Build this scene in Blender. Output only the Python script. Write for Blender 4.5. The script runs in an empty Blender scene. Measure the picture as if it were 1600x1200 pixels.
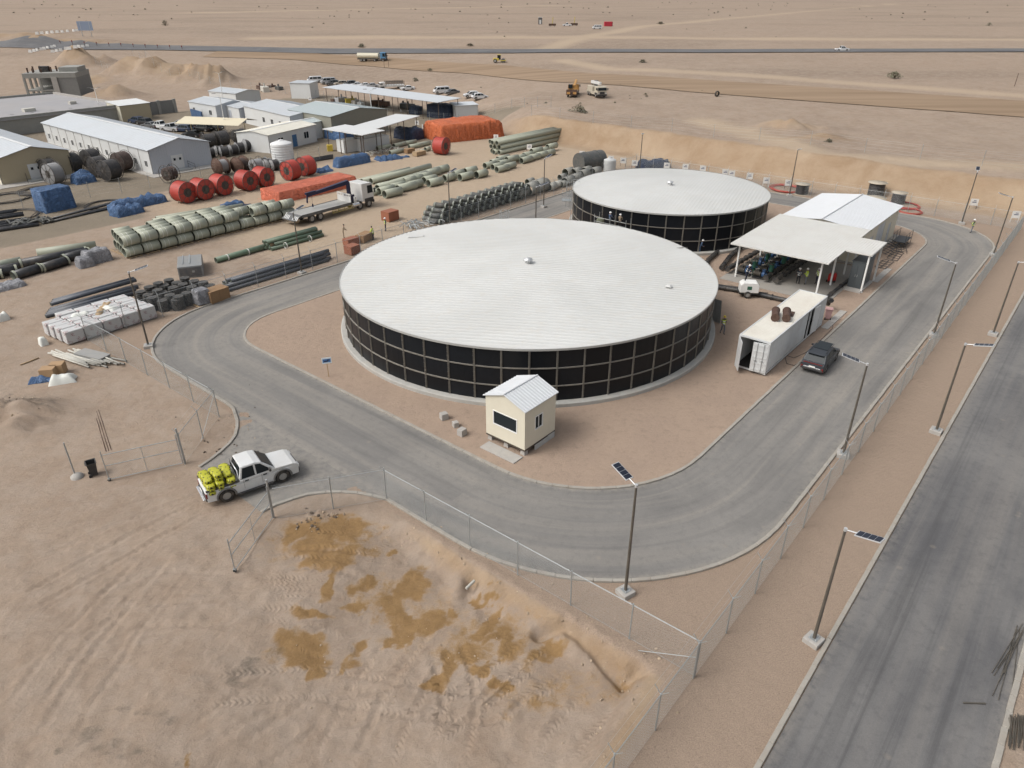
import bpy, bmesh, math, random
import numpy as np
from mathutils import Vector, Matrix
from math import sin, cos, pi, radians
S = bpy.context.scene
COL = S.collection
R = random.Random(7)
# ---------------------------------------------------------------- camera
CAM_H, PITCH, FPX = 27.0, radians(28.7), 1110.0
cd = bpy.data.cameras.new('camera'); cam = bpy.data.objects.new('camera', cd); COL.objects.link(cam)
cam.location = (0, 0, CAM_H); cam.rotation_euler = (pi/2-PITCH, 0, 0)
cd.sensor_width = 36; cd.lens = 36*FPX/1600; cd.clip_start = 0.5; cd.clip_end = 20000
S.camera = cam
# ---------------------------------------------------------------- sky, sun, exposure
SUN_AZ, SUN_EL = radians(200), radians(50)       # direction towards the sun, from +X counter-clockwise
wd = bpy.data.worlds.new('World'); S.world = wd; wd.use_nodes = True
nt = wd.node_tree; nt.nodes.clear()
sky = nt.nodes.new('ShaderNodeTexSky'); sky.sky_type = 'NISHITA'; sky.sun_disc = False
sky.sun_elevation = SUN_EL; sky.sun_rotation = pi/2-SUN_AZ; sky.dust_density = 6; sky.air_density = 1.0; sky.ozone_density = 1
hs = nt.nodes.new('ShaderNodeHueSaturation'); hs.inputs['Saturation'].default_value = 0.34
bg = nt.nodes.new('ShaderNodeBackground'); bg.inputs[1].default_value = 0.15
wo = nt.nodes.new('ShaderNodeOutputWorld')
nt.links.new(sky.outputs[0], hs.inputs['Color']); nt.links.new(hs.outputs[0], bg.inputs[0]); nt.links.new(bg.outputs[0], wo.inputs[0])
sd = bpy.data.lights.new('sun', 'SUN'); sd.energy = 1.0; sd.angle = radians(24); sd.color = (1, .985, .96)
so = bpy.data.objects.new('sun', sd); COL.objects.link(so)
so.rotation_euler = Vector((cos(SUN_AZ)*cos(SUN_EL), sin(SUN_AZ)*cos(SUN_EL), sin(SUN_EL))).to_track_quat('Z', 'Y').to_euler()
so.location = (-60, -30, 90)
S.view_settings.view_transform = 'Standard'; S.view_settings.look = 'None'
S.view_settings.gamma = 1; S.view_settings.use_curve_mapping = False
S.view_settings.exposure = 0.16
S.render.engine = 'CYCLES'
# ---------------------------------------------------------------- site frame: u along the long fence, v across it
AX = radians(50); CA, SA = cos(AX), sin(AX)
def W(u, v): return (u*CA-v*SA, u*SA+v*CA)
def UVof(x, y): return (x*CA+y*SA, -x*SA+y*CA)
def ray(px, py):
    dx, dy = (px-800)/FPX, -(py-600)/FPX
    return (dx, cos(PITCH)+dy*sin(PITCH), -sin(PITCH)+dy*cos(PITCH))
def P(px, py, z=0.0):
    d = ray(px, py); t = (z-CAM_H)/d[2]
    return (d[0]*t, d[1]*t)
def PUV(px, py, z=0.0): return UVof(*P(px, py, z))
def ss(t):
    t = np.clip(t, 0, 1); return t*t*(3-2*t)
# ---------------------------------------------------------------- materials
MATS = {}
class NG:
    def __init__(s, name):
        m = bpy.data.materials.new(name); m.use_nodes = True; s.m = m; s.t = m.node_tree
        s.b = s.t.nodes['Principled BSDF']; s.c = None
    def n(s, typ, **k):
        o = s.t.nodes.new('ShaderNode'+typ)
        for a, b in k.items(): setattr(o, a, b)
        return o
    def l(s, a, b): s.t.links.new(a, b)
    def co(s, kind='Object'):
        if s.c is None: s.c = s.n('TexCoord')
        return s.c.outputs[kind]
    def noise(s, scale, detail=4, rough=.6, dist=0, vec=None, out='Fac'):
        o = s.n('TexNoise'); o.inputs['Scale'].default_value = scale; o.inputs['Detail'].default_value = detail
        o.inputs['Roughness'].default_value = rough; o.inputs['Distortion'].default_value = dist
        s.l(vec if vec is not None else s.co(), o.inputs['Vector']); return o.outputs[out]
    def ramp(s, fac, *stops):
        o = s.n('ValToRGB'); e = o.color_ramp.elements
        while len(e) < len(stops): e.new(.5)
        for q, (p, c) in zip(e, stops):
            q.position = p; q.color = (c, c, c, 1) if not isinstance(c, tuple) else (*c, 1)
        s.l(fac, o.inputs[0]); return o.outputs[0]
    def mix(s, fac, a, b, typ='MIX'):
        o = s.n('Mix', data_type='RGBA', blend_type=typ)
        for i, x in ((0, fac), (6, a), (7, b)):
            if isinstance(x, (int, float)): o.inputs[i].default_value = x
            elif isinstance(x, tuple): o.inputs[i].default_value = (*x, 1)
            else: s.l(x, o.inputs[i])
        return o.outputs[2]
    def math(s, op, a, b=0.5, clamp=False):
        o = s.n('Math', operation=op, use_clamp=clamp)
        for i, x in ((0, a), (1, b)):
            if isinstance(x, (int, float)): o.inputs[i].default_value = x
            else: s.l(x, o.inputs[i])
        return o.outputs[0]
    def bump(s, h, strength=.3, dist=.02):
        o = s.n('Bump'); o.inputs['Strength'].default_value = strength; o.inputs['Distance'].default_value = dist
        s.l(h, o.inputs['Height']); s.l(o.outputs[0], s.b.inputs['Normal']); return o
    def mapped(s, sc, rz=0, kind='Object'):
        o = s.n('Mapping'); o.inputs['Scale'].default_value = sc; o.inputs['Rotation'].default_value = (0, 0, rz)
        s.l(s.co(kind), o.inputs[0]); return o.outputs[0]
    def attr(s, name):
        o = s.n('Attribute', attribute_name=name); return o.outputs
    def col(s, c): s.l(c, s.b.inputs['Base Color'])
def M(name, color=(.5, .5, .5), rough=.6, metal=0, var=.12, scale=3.0, dirt=.0, rnd=.0, bump=0.0, dirtcol=(.42, .35, .27), alpha=None):
    """plain painted / plastic / concrete surface with grain, wear and dust"""
    if name in MATS: return MATS[name]
    g = NG(name); b = g.b
    n1 = g.noise(scale, 5, .65); n2 = g.noise(scale*9, 3, .6)
    f = g.math('ADD', g.math('MULTIPLY', n1, .7), g.math('MULTIPLY', n2, .3))
    k = g.math('ADD', g.math('MULTIPLY', g.math('SUBTRACT', f, .5), 2.4*var), 1.0)
    if rnd:
        oi = g.n('ObjectInfo'); k = g.math('MULTIPLY', k, g.math('ADD', g.math('MULTIPLY', oi.outputs['Random'], rnd), 1-rnd*.5))
    c = g.mix(1.0, tuple(color), k, 'MULTIPLY')
    if dirt:
        d = g.ramp(g.noise(scale*.6, 6, .7, .4), (.42, 0.0), (.75, 1.0))
        c = g.mix(g.math('MULTIPLY', d, dirt), c, dirtcol)
    g.col(c); b.inputs['Roughness'].default_value = rough; b.inputs['Metallic'].default_value = metal
    if bump: g.bump(n2, bump, .01)
    MATS[name] = g.m; return g.m
# ---------------------------------------------------------------- mesh builder
class MB:
    def __init__(s): s.v = []; s.f = []; s.sm = []; s.mi = []
    def add(s, vs, fs, smooth=False, mi=0):
        o = len(s.v); s.v += [tuple(v) for v in vs]
        for f in fs: s.f.append(tuple(i+o for i in f)); s.sm.append(smooth); s.mi.append(mi)
        return s
    def box(s, cx, cy, cz, sx, sy, sz, rz=0, taper=1.0, mi=0):
        """centre cx,cy and BOTTOM cz"""
        c, n = cos(rz), sin(rz); vs = []
        for z, k in ((cz, 1), (cz+sz, taper)):
            for a, b in ((-1, -1), (1, -1), (1, 1), (-1, 1)):
                x, y = a*sx/2*k, b*sy/2*k; vs.append((cx+x*c-y*n, cy+x*n+y*c, z))
        return s.add(vs, [(3, 2, 1, 0), (4, 5, 6, 7), (0, 1, 5, 4), (1, 2, 6, 5), (2, 3, 7, 6), (3, 0, 4, 7)], mi=mi)
    def cyl(s, p0, p1, r0, r1=None, n=12, caps=True, smooth=True, mi=0):
        r1 = r0 if r1 is None else r1
        p0, p1 = Vector(p0), Vector(p1); d = (p1-p0).normalized()
        a = d.orthogonal().normalized(); b = d.cross(a); vs = []
        for p, r in ((p0, r0), (p1, r1)):
            for i in range(n): t = 2*pi*i/n; vs.append(p+(a*cos(t)+b*sin(t))*r)
        s.add(vs, [(i, (i+1) % n, n+(i+1) % n, n+i) for i in range(n)], smooth, mi)
        if caps: s.add(vs[:n], [tuple(reversed(range(n)))], mi=mi); s.add(vs[n:], [tuple(range(n))], mi=mi)
        return s
    def tube(s, path, r, n=6, closed=False, caps=True, mi=0):
        path = [Vector(p) for p in path]; m = len(path); vs = []
        prev = None
        for i, p in enumerate(path):
            if closed: d = path[(i+1) % m]-path[i-1]
            else: d = path[min(i+1, m-1)]-path[max(i-1, 0)]
            d.normalize()
            a = d.orthogonal().normalized() if prev is None else (prev-d*prev.dot(d)).normalized()
            prev = a; b = d.cross(a)
            rr = r[i] if isinstance(r, (list, tuple)) else r
            for k in range(n): t = 2*pi*k/n; vs.append(p+(a*cos(t)+b*sin(t))*rr)
        fs = []
        for i in range(m if closed else m-1):
            j = (i+1) % m
            for k in range(n): fs.append((i*n+k, i*n+(k+1) % n, j*n+(k+1) % n, j*n+k))
        s.add(vs, fs, True, mi)
        if caps and not closed:
            s.add(vs[:n], [tuple(reversed(range(n)))], mi=mi); s.add(vs[-n:], [tuple(range(n))], mi=mi)
        return s
    def prism(s, poly, z0, z1, mi=0):
        n = len(poly); vs = [(x, y, z0) for x, y in poly]+[(x, y, z1) for x, y in poly]
        return s.add(vs, [tuple(reversed(range(n))), tuple(range(n, 2*n))]+[(i, (i+1) % n, n+(i+1) % n, n+i) for i in range(n)], mi=mi)
    def extr(s, prof, hw, y0=None, mi=0):
        """side profile (x,z) extruded across y; hw is half width, number or f(x,z); y0 -> from y0(x,z) instead of -hw"""
        n = len(prof); h = hw if callable(hw) else (lambda x, z: hw)
        l = y0 if y0 is not None else (lambda x, z: -h(x, z))
        vs = [(x, l(x, z), z) for x, z in prof]+[(x, h(x, z), z) for x, z in prof]
        return s.add(vs, [tuple(range(n)), tuple(reversed(range(n, 2*n)))]+[((i+1) % n, i, n+i, n+(i+1) % n) for i in range(n)], mi=mi)
    def lathe(s, prof, n=24, c=(0, 0), smooth=True, mi=0):
        m = len(prof); vs = []
        for r, z in prof:
            for i in range(n): t = 2*pi*i/n; vs.append((c[0]+r*cos(t), c[1]+r*sin(t), z))
        fs = [(k*n+i, k*n+(i+1) % n, (k+1)*n+(i+1) % n, (k+1)*n+i) for k in range(m-1) for i in range(n)]
        return s.add(vs, fs, smooth, mi)
    def xform(s, mat):
        s.v = [tuple(mat @ Vector(v)) for v in s.v]; return s
    def mesh(s, name, mats):
        me = bpy.data.meshes.new(name); me.from_pydata(s.v, [], s.f)
        me.polygons.foreach_set('use_smooth', s.sm); me.polygons.foreach_set('material_index', s.mi)
        for m in (mats if isinstance(mats, (list, tuple)) else [mats]): me.materials.append(m)
        me.update(); return me
    def build(s, name, mats, parent=None, loc=None, rz=0, bevel=0, seg=2):
        o = bpy.data.objects.new(name, s.mesh(name, mats)); COL.objects.link(o)
        if parent: o.parent = parent
        if loc: o.location = loc
        if rz: o.rotation_euler[2] = rz
        if bevel:
            b = o.modifiers.new('bevel', 'BEVEL'); b.width = bevel; b.segments = seg; b.limit_method = 'ANGLE'; b.angle_limit = radians(40)
        return o
def tag(o, label, cat, group=None):
    o['label'] = label; o['category'] = cat
    if group: o['group'] = group
    return o
def thing(name, label, cat, loc=(0, 0, 0), rz=0, group=None):
    o = bpy.data.objects.new(name, None); COL.objects.link(o); o.empty_display_size = .3
    o.location = loc if len(loc) == 3 else (*loc, 0); o.rotation_euler = (0, 0, rz)
    return tag(o, label, cat, group)
def struct(o, kind='structure'): o['kind'] = kind; return o
def inst(name, mesh, loc, rot=(0, 0, 0), parent=None, scale=None):
    o = bpy.data.objects.new(name, mesh); COL.objects.link(o); o.location = loc; o.rotation_euler = rot
    if parent: o.parent = parent
    if scale: o.scale = scale
    return o
def dup(o, parent=None, label=None, loc=None, rz=None, group=None):
    c = o.copy(); COL.objects.link(c)
    if parent: c.parent = parent
    for ch in list(o.children): dup(ch, c)
    if label: c['label'] = label
    if group: c['group'] = group
    if loc is not None: c.location = loc if len(loc) == 3 else (*loc, 0)
    if rz is not None: c.rotation_euler[2] = rz
    return c
# ================================================================ TERRAIN
FOOT_V = [-400, 8, 25, 45, 72, 93, 111, 140, 600]; FOOT_U = [125, 120.8, 120, 120.8, 123.5, 123.7, 126.6, 132, 132]
def vn(x, y, sc, seed=0):
    x = np.asarray(x, float)/sc; y = np.asarray(y, float)/sc
    xi = np.floor(x).astype(np.int64); yi = np.floor(y).astype(np.int64); xf = ss(x-xi); yf = ss(y-yi)
    def h(a, b):
        q = (a*374761393+b*668265263+seed*974711) & 0x7fffffff
        q = ((q ^ (q >> 13))*1274126177) & 0x7fffffff
        return ((q ^ (q >> 16)) & 0xffff)/65535.0
    return (h(xi, yi)*(1-xf)+h(xi+1, yi)*xf)*(1-yf)+(h(xi, yi+1)*(1-xf)+h(xi+1, yi+1)*xf)*yf
def fbm(x, y, sc, o=4, seed=0):
    r = 0; a = .5
    for i in range(o): r = r+a*(vn(x, y, sc, seed+i*7)-.5); sc *= .5; a *= .55
    return r
MOUNDS = []; ROADLINES = []; CALM_ALL = [0]
def mound(px, py, h, ra, rb, ang=0, z=0): x, y = P(px, py, z); MOUNDS.append((x, y, h, ra, rb, ang))
mound(20, 660, 1.7, 3.0, 2.2, -.2); mound(60, 648, .8, 2.0, 1.4)
for q in ((215, 132, 6.5, 9, 7), (255, 134, 4.8, 8, 7), (300, 136, 5.6, 11, 7), (335, 137, 3.8, 6, 6), (135, 122, 6, 9, 7), (180, 154, 4.0, 7, 6), (150, 138, 3.5, 6, 5),
          (95, 105, 3.5, 26, 8), (30, 100, 4, 30, 8), (1240, 205, 0, 8, 5)): mound(*q)
MOUNDS.append((*W(146, 52), 1.8, 7, 4, 0)); MOUNDS.append((*W(138, 44), 1.0, 8, 3, .6))
def poly_d(x, y, pts):
    """distance to a polyline and signed side (left positive)"""
    bd = np.full(np.shape(x), 1e9); sg = np.zeros(np.shape(x)); tt = np.zeros(np.shape(x)); L = 0
    for (ax, ay), (bx, by) in zip(pts, pts[1:]):
        dx, dy = bx-ax, by-ay; q = dx*dx+dy*dy
        t = np.clip(((x-ax)*dx+(y-ay)*dy)/q, 0, 1); ex, ey = x-(ax+t*dx), y-(ay+t*dy)
        d = np.hypot(ex, ey); m = d < bd
        bd = np.where(m, d, bd); sg = np.where(m, np.sign(dx*(y-ay)-dy*(x-ax)), sg); tt = np.where(m, L+t*math.sqrt(q), tt); L += math.sqrt(q)
    return bd, sg, tt
EDGE = [P(*q) for q in ((430, 822), (470, 806), (545, 798), (600, 795), (650, 822), (720, 868), (800, 915), (860, 948), (930, 990), (1000, 1030), (1038, 1062), (1022, 1105), (985, 1165), (950, 1230), (900, 1330))]
def in_poly(x, y, poly):
    c = np.zeros(np.shape(x), bool)
    for (ax, ay), (bx, by) in zip(poly, poly[1:]+poly[:1]):
        if ay != by: c ^= ((ay > y) != (by > y)) & (x < (bx-ax)*(y-ay)/(by-ay)+ax)
    return c
LOWER = EDGE+[(-5, 0), (-60, 0), (-60, 30)]
GULLY = [P(*q) for q in ((842, 974), (880, 970), (905, 986), (935, 1012), (965, 1040), (978, 1052))]
GULLY2 = [P(*q) for q in ((995, 1042), (1018, 1052), (1032, 1070))]
RUTS = [[P(*q) for q in l] for l in (((395, 862), (470, 845), (560, 850)), ((390, 880), (480, 872), (600, 880)), ((400, 905), (500, 900), (590, 915)), ((385, 930), (480, 925), (540, 950)),
        ((0, 880), (200, 800), (330, 750)), ((0, 960), (220, 840), (345, 775)), ((60, 1200), (180, 1000), (300, 850)), ((20, 1130), (110, 1000), (250, 860)),
        ((560, 1190), (620, 1080), (700, 960)), ((500, 1200), (570, 1060), (640, 960)), ((690, 1200), (720, 1080), (690, 970)), ((300, 1080), (480, 1050), (760, 1090), (900, 1010)), ((400, 945), (470, 945), (520, 975)), ((395, 890), (450, 886), (545, 892)), ((420, 980), (480, 985), (540, 1005)), ((740, 1130), (800, 1060), (900, 990)), ((640, 1140), (760, 1060), (850, 985)), ((250, 1190), (400, 1080), (560, 1040), (640, 1030)), ((350, 1200), (480, 1100), (700, 1060)), ((560, 850), (600, 835), (640, 838)), ((580, 870), (620, 850), (670, 852)), ((100, 940), (260, 905), (380, 915)), ((60, 1040), (220, 960), (380, 950)), ((860, 1180), (900, 1110), (960, 1060)))]
def zt(x, y, detail=True):
    x = np.asarray(x, float); y = np.asarray(y, float); u = x*CA+y*SA; v = -x*SA+y*CA
    s = u-np.interp(v, FOOT_V, FOOT_U)
    w = 1-ss((v-98)/(24+2.6*np.clip(s-4, 0, 400)))
    rr = .035*np.clip(y-150, 0, 150)+.02*np.clip(y-300, 0, 120)+.012*np.clip(y-420, 0, 3000)
    left = (rr+4.0)*ss((y-215)/150)
    right = 4.0*ss(s/4.6)+rr*ss((s-3)/12)
    z = left*(1-w)+right*w
    far = ss((y-170)/60); calm = np.ones(x.shape)
    for ln in ROADLINES:
        m_ = y > 130; e_ = poly_d(x[m_], y[m_], ln)[0]; calm[m_] = np.minimum(calm[m_], .08+.92*ss((e_-9)/30))
    if CALM_ALL[0]: calm = calm*0
    far = far*calm
    z = z+far*(fbm(x, y, 60, 3, 3)*1.6)
    bw = w*ss(s/2)*(1-ss((s-9)/6)); z = z+bw*fbm(x, y, 7, 4, 9)*1.1
    top = calm*w*ss((s-5)/4)*(1-ss((s-90)/60)); z = z+top*(fbm(x, y, 9, 4, 5)*.55)
    for cx, cy, h, ra, rb, an in MOUNDS:
        dx, dy = x-cx, y-cy; a = (dx*cos(an)+dy*sin(an))/ra; b = (-dx*sin(an)+dy*cos(an))/rb
        q = np.exp(-(a*a+b*b)); z = z+h*q*np.clip(.75+2.2*fbm(x, y, max(1.0, ra*.55), 4, 11), .1, 2)
    if detail:
        ins = ss((u-21.5)/1.0)*ss((112-u)/1.0)*ss((v-8.3)/.6)*ss((66.5-v)/.6)
        strip = ss((v-2)/1.0)*(1-ss((v-9)/1.0))
        pub = 1-ss((v-4)/.5)
        flat = np.maximum(np.maximum(ins, strip), pub)*(u < 118)
        gate = ss((u-13.5)/2)*(1-ss((u-21.5)/1))*ss((v-31)/1.2)*(1-ss((v-41.5)/1.2)); flat = np.maximum(flat, gate)
        near = (y < 170)
        z = z+near*(1-flat)*(fbm(x, y, 3.2, 4, 21)*.10+fbm(x, y, .7, 3, 31)*.035)
        fg = (y < 52)&(x < 14)&(x > -60)
        if np.any(fg):
            X, Y = x[fg], y[fg]; dz = np.zeros(X.shape)
            d, sg, t = poly_d(X, Y, EDGE)
            inside = in_poly(X, Y, LOWER)                       # lower, rough side towards the camera
            g0 = P(430, 815); k = ss((np.hypot(X-g0[0], Y-g0[1])-4)/7)*ss((X+16)/9)   # no step close to the gate
            dz += -.85*k*np.where(inside, ss((d+fbm(X, Y, 1.5, 3, 2)*.8)/1.5), 0)
            rough = np.where(inside, ss(d/1.2), 0)*ss((Y-0)/1)
            dz += rough*(fbm(X, Y, 2.4, 5, 41)*(.26+.32*np.exp(-(d/5.0)**2)*k)+fbm(X, Y, .5, 2, 43)*.10)
            dz += .10*k*np.exp(-((d-.15)/.3)**2)*(vn(X, Y, .5, 5))
            for gl, dep in ((GULLY, .55), (GULLY2, .45)):
                e, _, tt = poly_d(X, Y, gl); wv = .20+.14*vn(X, Y, .6, 8)
                dz += -dep*np.exp(-(e/wv)**2)
            hx, hy = P(737, 898); dz += -.7*np.exp(-(((X-hx)/.42)**2+((Y-hy)/.55)**2)); hx, hy = P(716, 903); dz += .45*np.exp(-(((X-hx)/.5)**2+((Y-hy)/.5)**2))
            for r in RUTS:
                e, sg2, tt = poly_d(X, Y, r); Lr = sum(math.dist(a_, b_) for a_, b_ in zip(r, r[1:])); fade = ss((tt-.05)/2.5)*ss((Lr-tt-.05)/2.5)*(.35+vn(X, Y, 3, 77))
                for off in (-.75, .75):
                    q = e*sg2-off+fbm(X, Y, 5, 2, 3)*.8
                    dz += fade*((-.05+.035*np.sin(tt*14+np.abs(q)*9))*np.exp(-(q/.16)**2)+.035*np.exp(-((np.abs(q)-.27)/.09)**2))
            hm = np.exp(-(((X-P(490, 812)[0])/.9)**2+((Y-P(490, 812)[1])/.8)**2)); dz += .25*hm*vn(X, Y, .3, 6)
            z = z.copy(); keep = 1-flat[fg]; z[fg] += dz*keep
    return z
def Zg(x, y): return float(zt(np.array([x]), np.array([y]))[0])
def T(px, py):
    """pixel -> point on the terrain"""
    d = ray(px, py); ts = np.geomspace(40, 9000, 2500); X, Y, Z = d[0]*ts, d[1]*ts, CAM_H+d[2]*ts
    h = zt(X, Y, False)-Z; i = int(np.argmax(h > 0)) if np.any(h > 0) else len(ts)-1
    if i == 0: i = 1
    a = h[i-1]/(h[i-1]-h[i]); t = ts[i-1]+(ts[i]-ts[i-1])*a
    return (d[0]*t, d[1]*t, float(zt(np.array([d[0]*t]), np.array([d[1]*t]))[0]))
def axis(segs):
    out = [segs[0][0]]
    for a, b, st in segs:
        n = max(1, int(round((b-a)/st))); out += [a+(b-a)*(i+1)/n for i in range(n)]
    return np.array(out)
def geo(a, b, st, k=1.12):
    o = []; p = a
    while p < b: st *= k; p += st; o.append(p)
    return o
CALM_ALL[0] = 1
HWY = [T(x, y)[:2] for x, y in ((-160, 64), (0, 69), (120, 71), (250, 75), (400, 78), (600, 80), (800, 80.5), (1100, 80.5), (1350, 79.5), (1600, 79), (1800, 79))]
DIRT = [T(x, y)[:2] for x, y in ((330, 84), (470, 88), (600, 97), (760, 108), (900, 122), (1100, 135), (1300, 149), (1500, 163), (1700, 178), (1900, 194))]
CALM_ALL[0] = 0; ROADLINES += [HWY, DIRT]
xs = axis([(-250, -110, 2.5), (-110, -26, .7), (-26, 12, .13), (12, 90, .7), (90, 260, 2.5)]); xs = np.concatenate([[-q for q in reversed(geo(250, 5200, 2.8))], xs, geo(260, 5200, 2.8)])
ys = axis([(-30, 16, 2), (16, 46, .13), (46, 175, .6), (175, 300, 1.6)]); ys = np.concatenate([ys, geo(300, 7000, 1.8, 1.06)])
GX, GY = np.meshgrid(xs, ys); gx, gy = GX.ravel(), GY.ravel(); gz = zt(gx, gy)
gme = bpy.data.meshes.new('desert_ground'); nx, ny = len(xs), len(ys)
idx = np.arange(nx*ny).reshape(ny, nx); quads = np.stack([idx[:-1, :-1], idx[:-1, 1:], idx[1:, 1:], idx[1:, :-1]], -1).reshape(-1, 4)
gme.vertices.add(nx*ny); gme.vertices.foreach_set('co', np.stack([gx, gy, gz], 1).ravel())
gme.loops.add(quads.size); gme.loops.foreach_set('vertex_index', quads.ravel().astype(np.int32))
gme.polygons.add(len(quads)); gme.polygons.foreach_set('loop_start', np.arange(0, quads.size, 4, dtype=np.int32))
gme.update(); gme.polygons.foreach_set('use_smooth', np.ones(len(quads), bool))
# masks: what the soil is (damp clay, camp gravel, graded gravel, clay cut, pale graded tracks, dark rubble)
GWX, GWY = gx+fbm(gx, gy, 1.8, 5, 51)*2.3+fbm(gx, gy, .5, 3, 61)*.7, gy+fbm(gx, gy, 1.8, 5, 57)*2.8+fbm(gx, gy, .5, 3, 67)*.8
def blob(cx, cy, rx, ry):
    x, y = P(cx, cy); d = math.hypot(x, y, CAM_H); rx *= 1.2; ry *= 1.2; mx = rx*d/FPX; dep = math.asin(CAM_H/d); my = ry*d/FPX/math.sin(dep)
    return np.exp(-(((GWX-x)/mx)**2+((GWY-y)/my)**2)**2)
DAMP = ((525, 825, 48, 17), (490, 832, 40, 14), (500, 858, 28, 22), (540, 862, 30, 26), (525, 895, 12, 22), (650, 898, 22, 24), (580, 908, 16, 13), (648, 952, 48, 13), (622, 935, 18, 20), (672, 940, 22, 12),
        (490, 952, 30, 10), (455, 1003, 42, 20), (478, 1028, 16, 10), (535, 1010, 16, 12), (615, 972, 26, 12), (742, 962, 26, 14), (725, 1006, 24, 20), (775, 985, 22, 12), (686, 1028, 14, 26), (752, 1036, 18, 9), (800, 1008, 26, 18),
        (850, 1000, 20, 18), (560, 938, 20, 8), (595, 858, 14, 6), (760, 950, 12, 22), (665, 1065, 24, 12), (300, 1165, 11, 7), (780, 1060, 16, 8), (700, 930, 8, 6), (760, 915, 14, 5))
damp = np.zeros(nx*ny)
for q in DAMP: damp = np.maximum(damp, blob(*q))
for q in ((880, 1055, 75, 38), (950, 1060, 40, 26), (800, 1080, 60, 20), (500, 845, 90, 40), (640, 930, 90, 50), (740, 980, 110, 45)): damp = np.maximum(damp, .60*blob(*q))
gu, gv = gx*CA+gy*SA, -gx*SA+gy*CA
sdist = gu-np.interp(gv, FOOT_V, FOOT_U); wv_ = 1-ss((gv-98)/24)
clay = wv_*ss((sdist+4.5)/3)*(1-ss((sdist-4.6)/1.4))
ed, esg, et = poly_d(gx, gy, EDGE); near_ = (gy < 50)
clay = np.maximum(clay, near_*.9*np.exp(-((ed-.45)/.55)**2)*in_poly(gx, gy, LOWER)*ss((gx+8)/4))
for cx, cy, h, ra, rb, an in MOUNDS[2:]: clay = np.maximum(clay, .95*np.exp(-(((gx-cx)/ra)**2+((gy-cy)/rb)**2)*.8)*(h > 0))
camp = ss((gv-112)/3)*(1-ss((gv-190)/12))*ss((gu-8)/6)*(1-ss((gu-138)/8))
camp = np.maximum(camp, ss((gv-100)/2)*(1-ss((gv-115)/2))*ss((gu-20)/6)*(1-ss((gu-40)/6)))
grav = np.maximum(ss((gv-1)/1)*(1-ss((gv-8.4)/.5)), ss((gu-20.6)/.8)*(1-ss((gu-113)/.6))*ss((gv-7)/.6)*(1-ss((gv-65.5)/.6)))*(gu < 116)
dark = np.zeros(nx*ny)
for q in ((190, 1120, 22, 8), (160, 1185, 40, 14), (250, 1125, 18, 8), (110, 1160, 16, 6), (390, 1030, 26, 22), (5, 640, 50, 18), (60, 640, 30, 12), (262, 1185, 12, 8)): dark = np.maximum(dark, blob(*q))
for r in ([P(*q) for q in ((300, 720), (350, 690), (372, 662), (330, 648))], ): e, _, _ = poly_d(gx, gy, r); dark = np.maximum(dark, .5*np.exp(-(e/.5)**2)*near_)
pale = np.zeros(nx*ny)
def px_line(*q): return [T(*a)[:2] for a in q]
for ln, wd_ in ((px_line((850, 78), (900, 62), (1000, 42), (1150, 28), (1400, 5)), 7), (px_line((880, 95), (950, 108), (1200, 120), (1600, 150)), 5), (px_line((1100, 190), (1300, 250), (1600, 262)), 5), (px_line((400, 60), (800, 58), (1600, 62)), 9), (px_line((300, 20), (900, 8)), 16)):
    e, _, _ = poly_d(gx, gy, ln); pale = np.maximum(pale, np.exp(-(e/wd_)**2))
pale = np.maximum(pale, .9*ss((gv-67)/2)*(1-ss((gv-110)/4))*ss((gu-38)/10)*(1-ss((gu-122)/3)))
rt, rq, rm = np.zeros(nx*ny), np.ones(nx*ny), np.zeros(nx*ny); fgm = (gy < 46) & (gx < 14) & (gx > -40); fx, fy = gx[fgm], gy[fgm]; bt, bq, bm_, b2_ = np.zeros(fx.shape), np.ones(fx.shape)*9, np.zeros(fx.shape), np.zeros(fx.shape)
for ri_, r in enumerate(RUTS):
    if ri_ in (4, 5, 6, 7, 21, 22, 17, 18): continue
    e, sg2, tt = poly_d(fx, fy, r); Lr = sum(math.dist(a_, b_) for a_, b_ in zip(r, r[1:])); fade = ss((tt-.05)/2)*ss((Lr-tt-.05)/2)
    for off in (-.75, .75):
        q = np.abs(e*sg2-off+fbm(fx, fy, 5, 2, 3)*.8); mk = np.exp(-(q/.2)**4)*fade*np.clip(.2+1.3*vn(fx, fy, 2.5, 71), 0, 1); up = mk > bm_; b2_ = np.where(up, bm_, np.maximum(b2_, mk))
        bt = np.where(up, tt, bt); bq = np.where(up, q, bq); bm_ = np.maximum(bm_, mk)
rt[fgm], rq[fgm], rm[fgm] = bt/50, np.clip(bq, 0, 1), np.clip(bm_-2.5*b2_, 0, 1)*(1-(ss((fx*CA+fy*SA-20.8)/.8)*ss((-fx*SA+fy*CA-7)/.6)))
for nm, a, b, c in (('rut', rt, rq, rm), ('soil_a', damp, camp, grav), ('soil_b', clay, pale, dark)):
    at = gme.attributes.new(nm, 'FLOAT_COLOR', 'POINT'); at.data.foreach_set('color', np.stack([a, b, c, np.ones(nx*ny)], 1).astype(np.float32).ravel())
g = NG('desert soil')
n_big = g.noise(.012, 5, .6, .3); n_mid = g.noise(.16, 6, .65, .3); n_sm = g.noise(1.4, 6, .7, .2); n_fine = g.noise(17, 4, .75); n_band = g.noise(1, 5, .6, 0, g.mapped((0.008, 0.025, 0.012)))
c = g.mix(g.ramp(n_mid, (.36, 0.0), (.66, 1.0)), (0.287, 0.221, 0.167), (0.345, 0.273, 0.210))
c = g.mix(g.math('MULTIPLY', g.ramp(n_big, (.35, 0.0), (.65, 1.0)), .45), c, (0.319, 0.239, 0.177))
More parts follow.
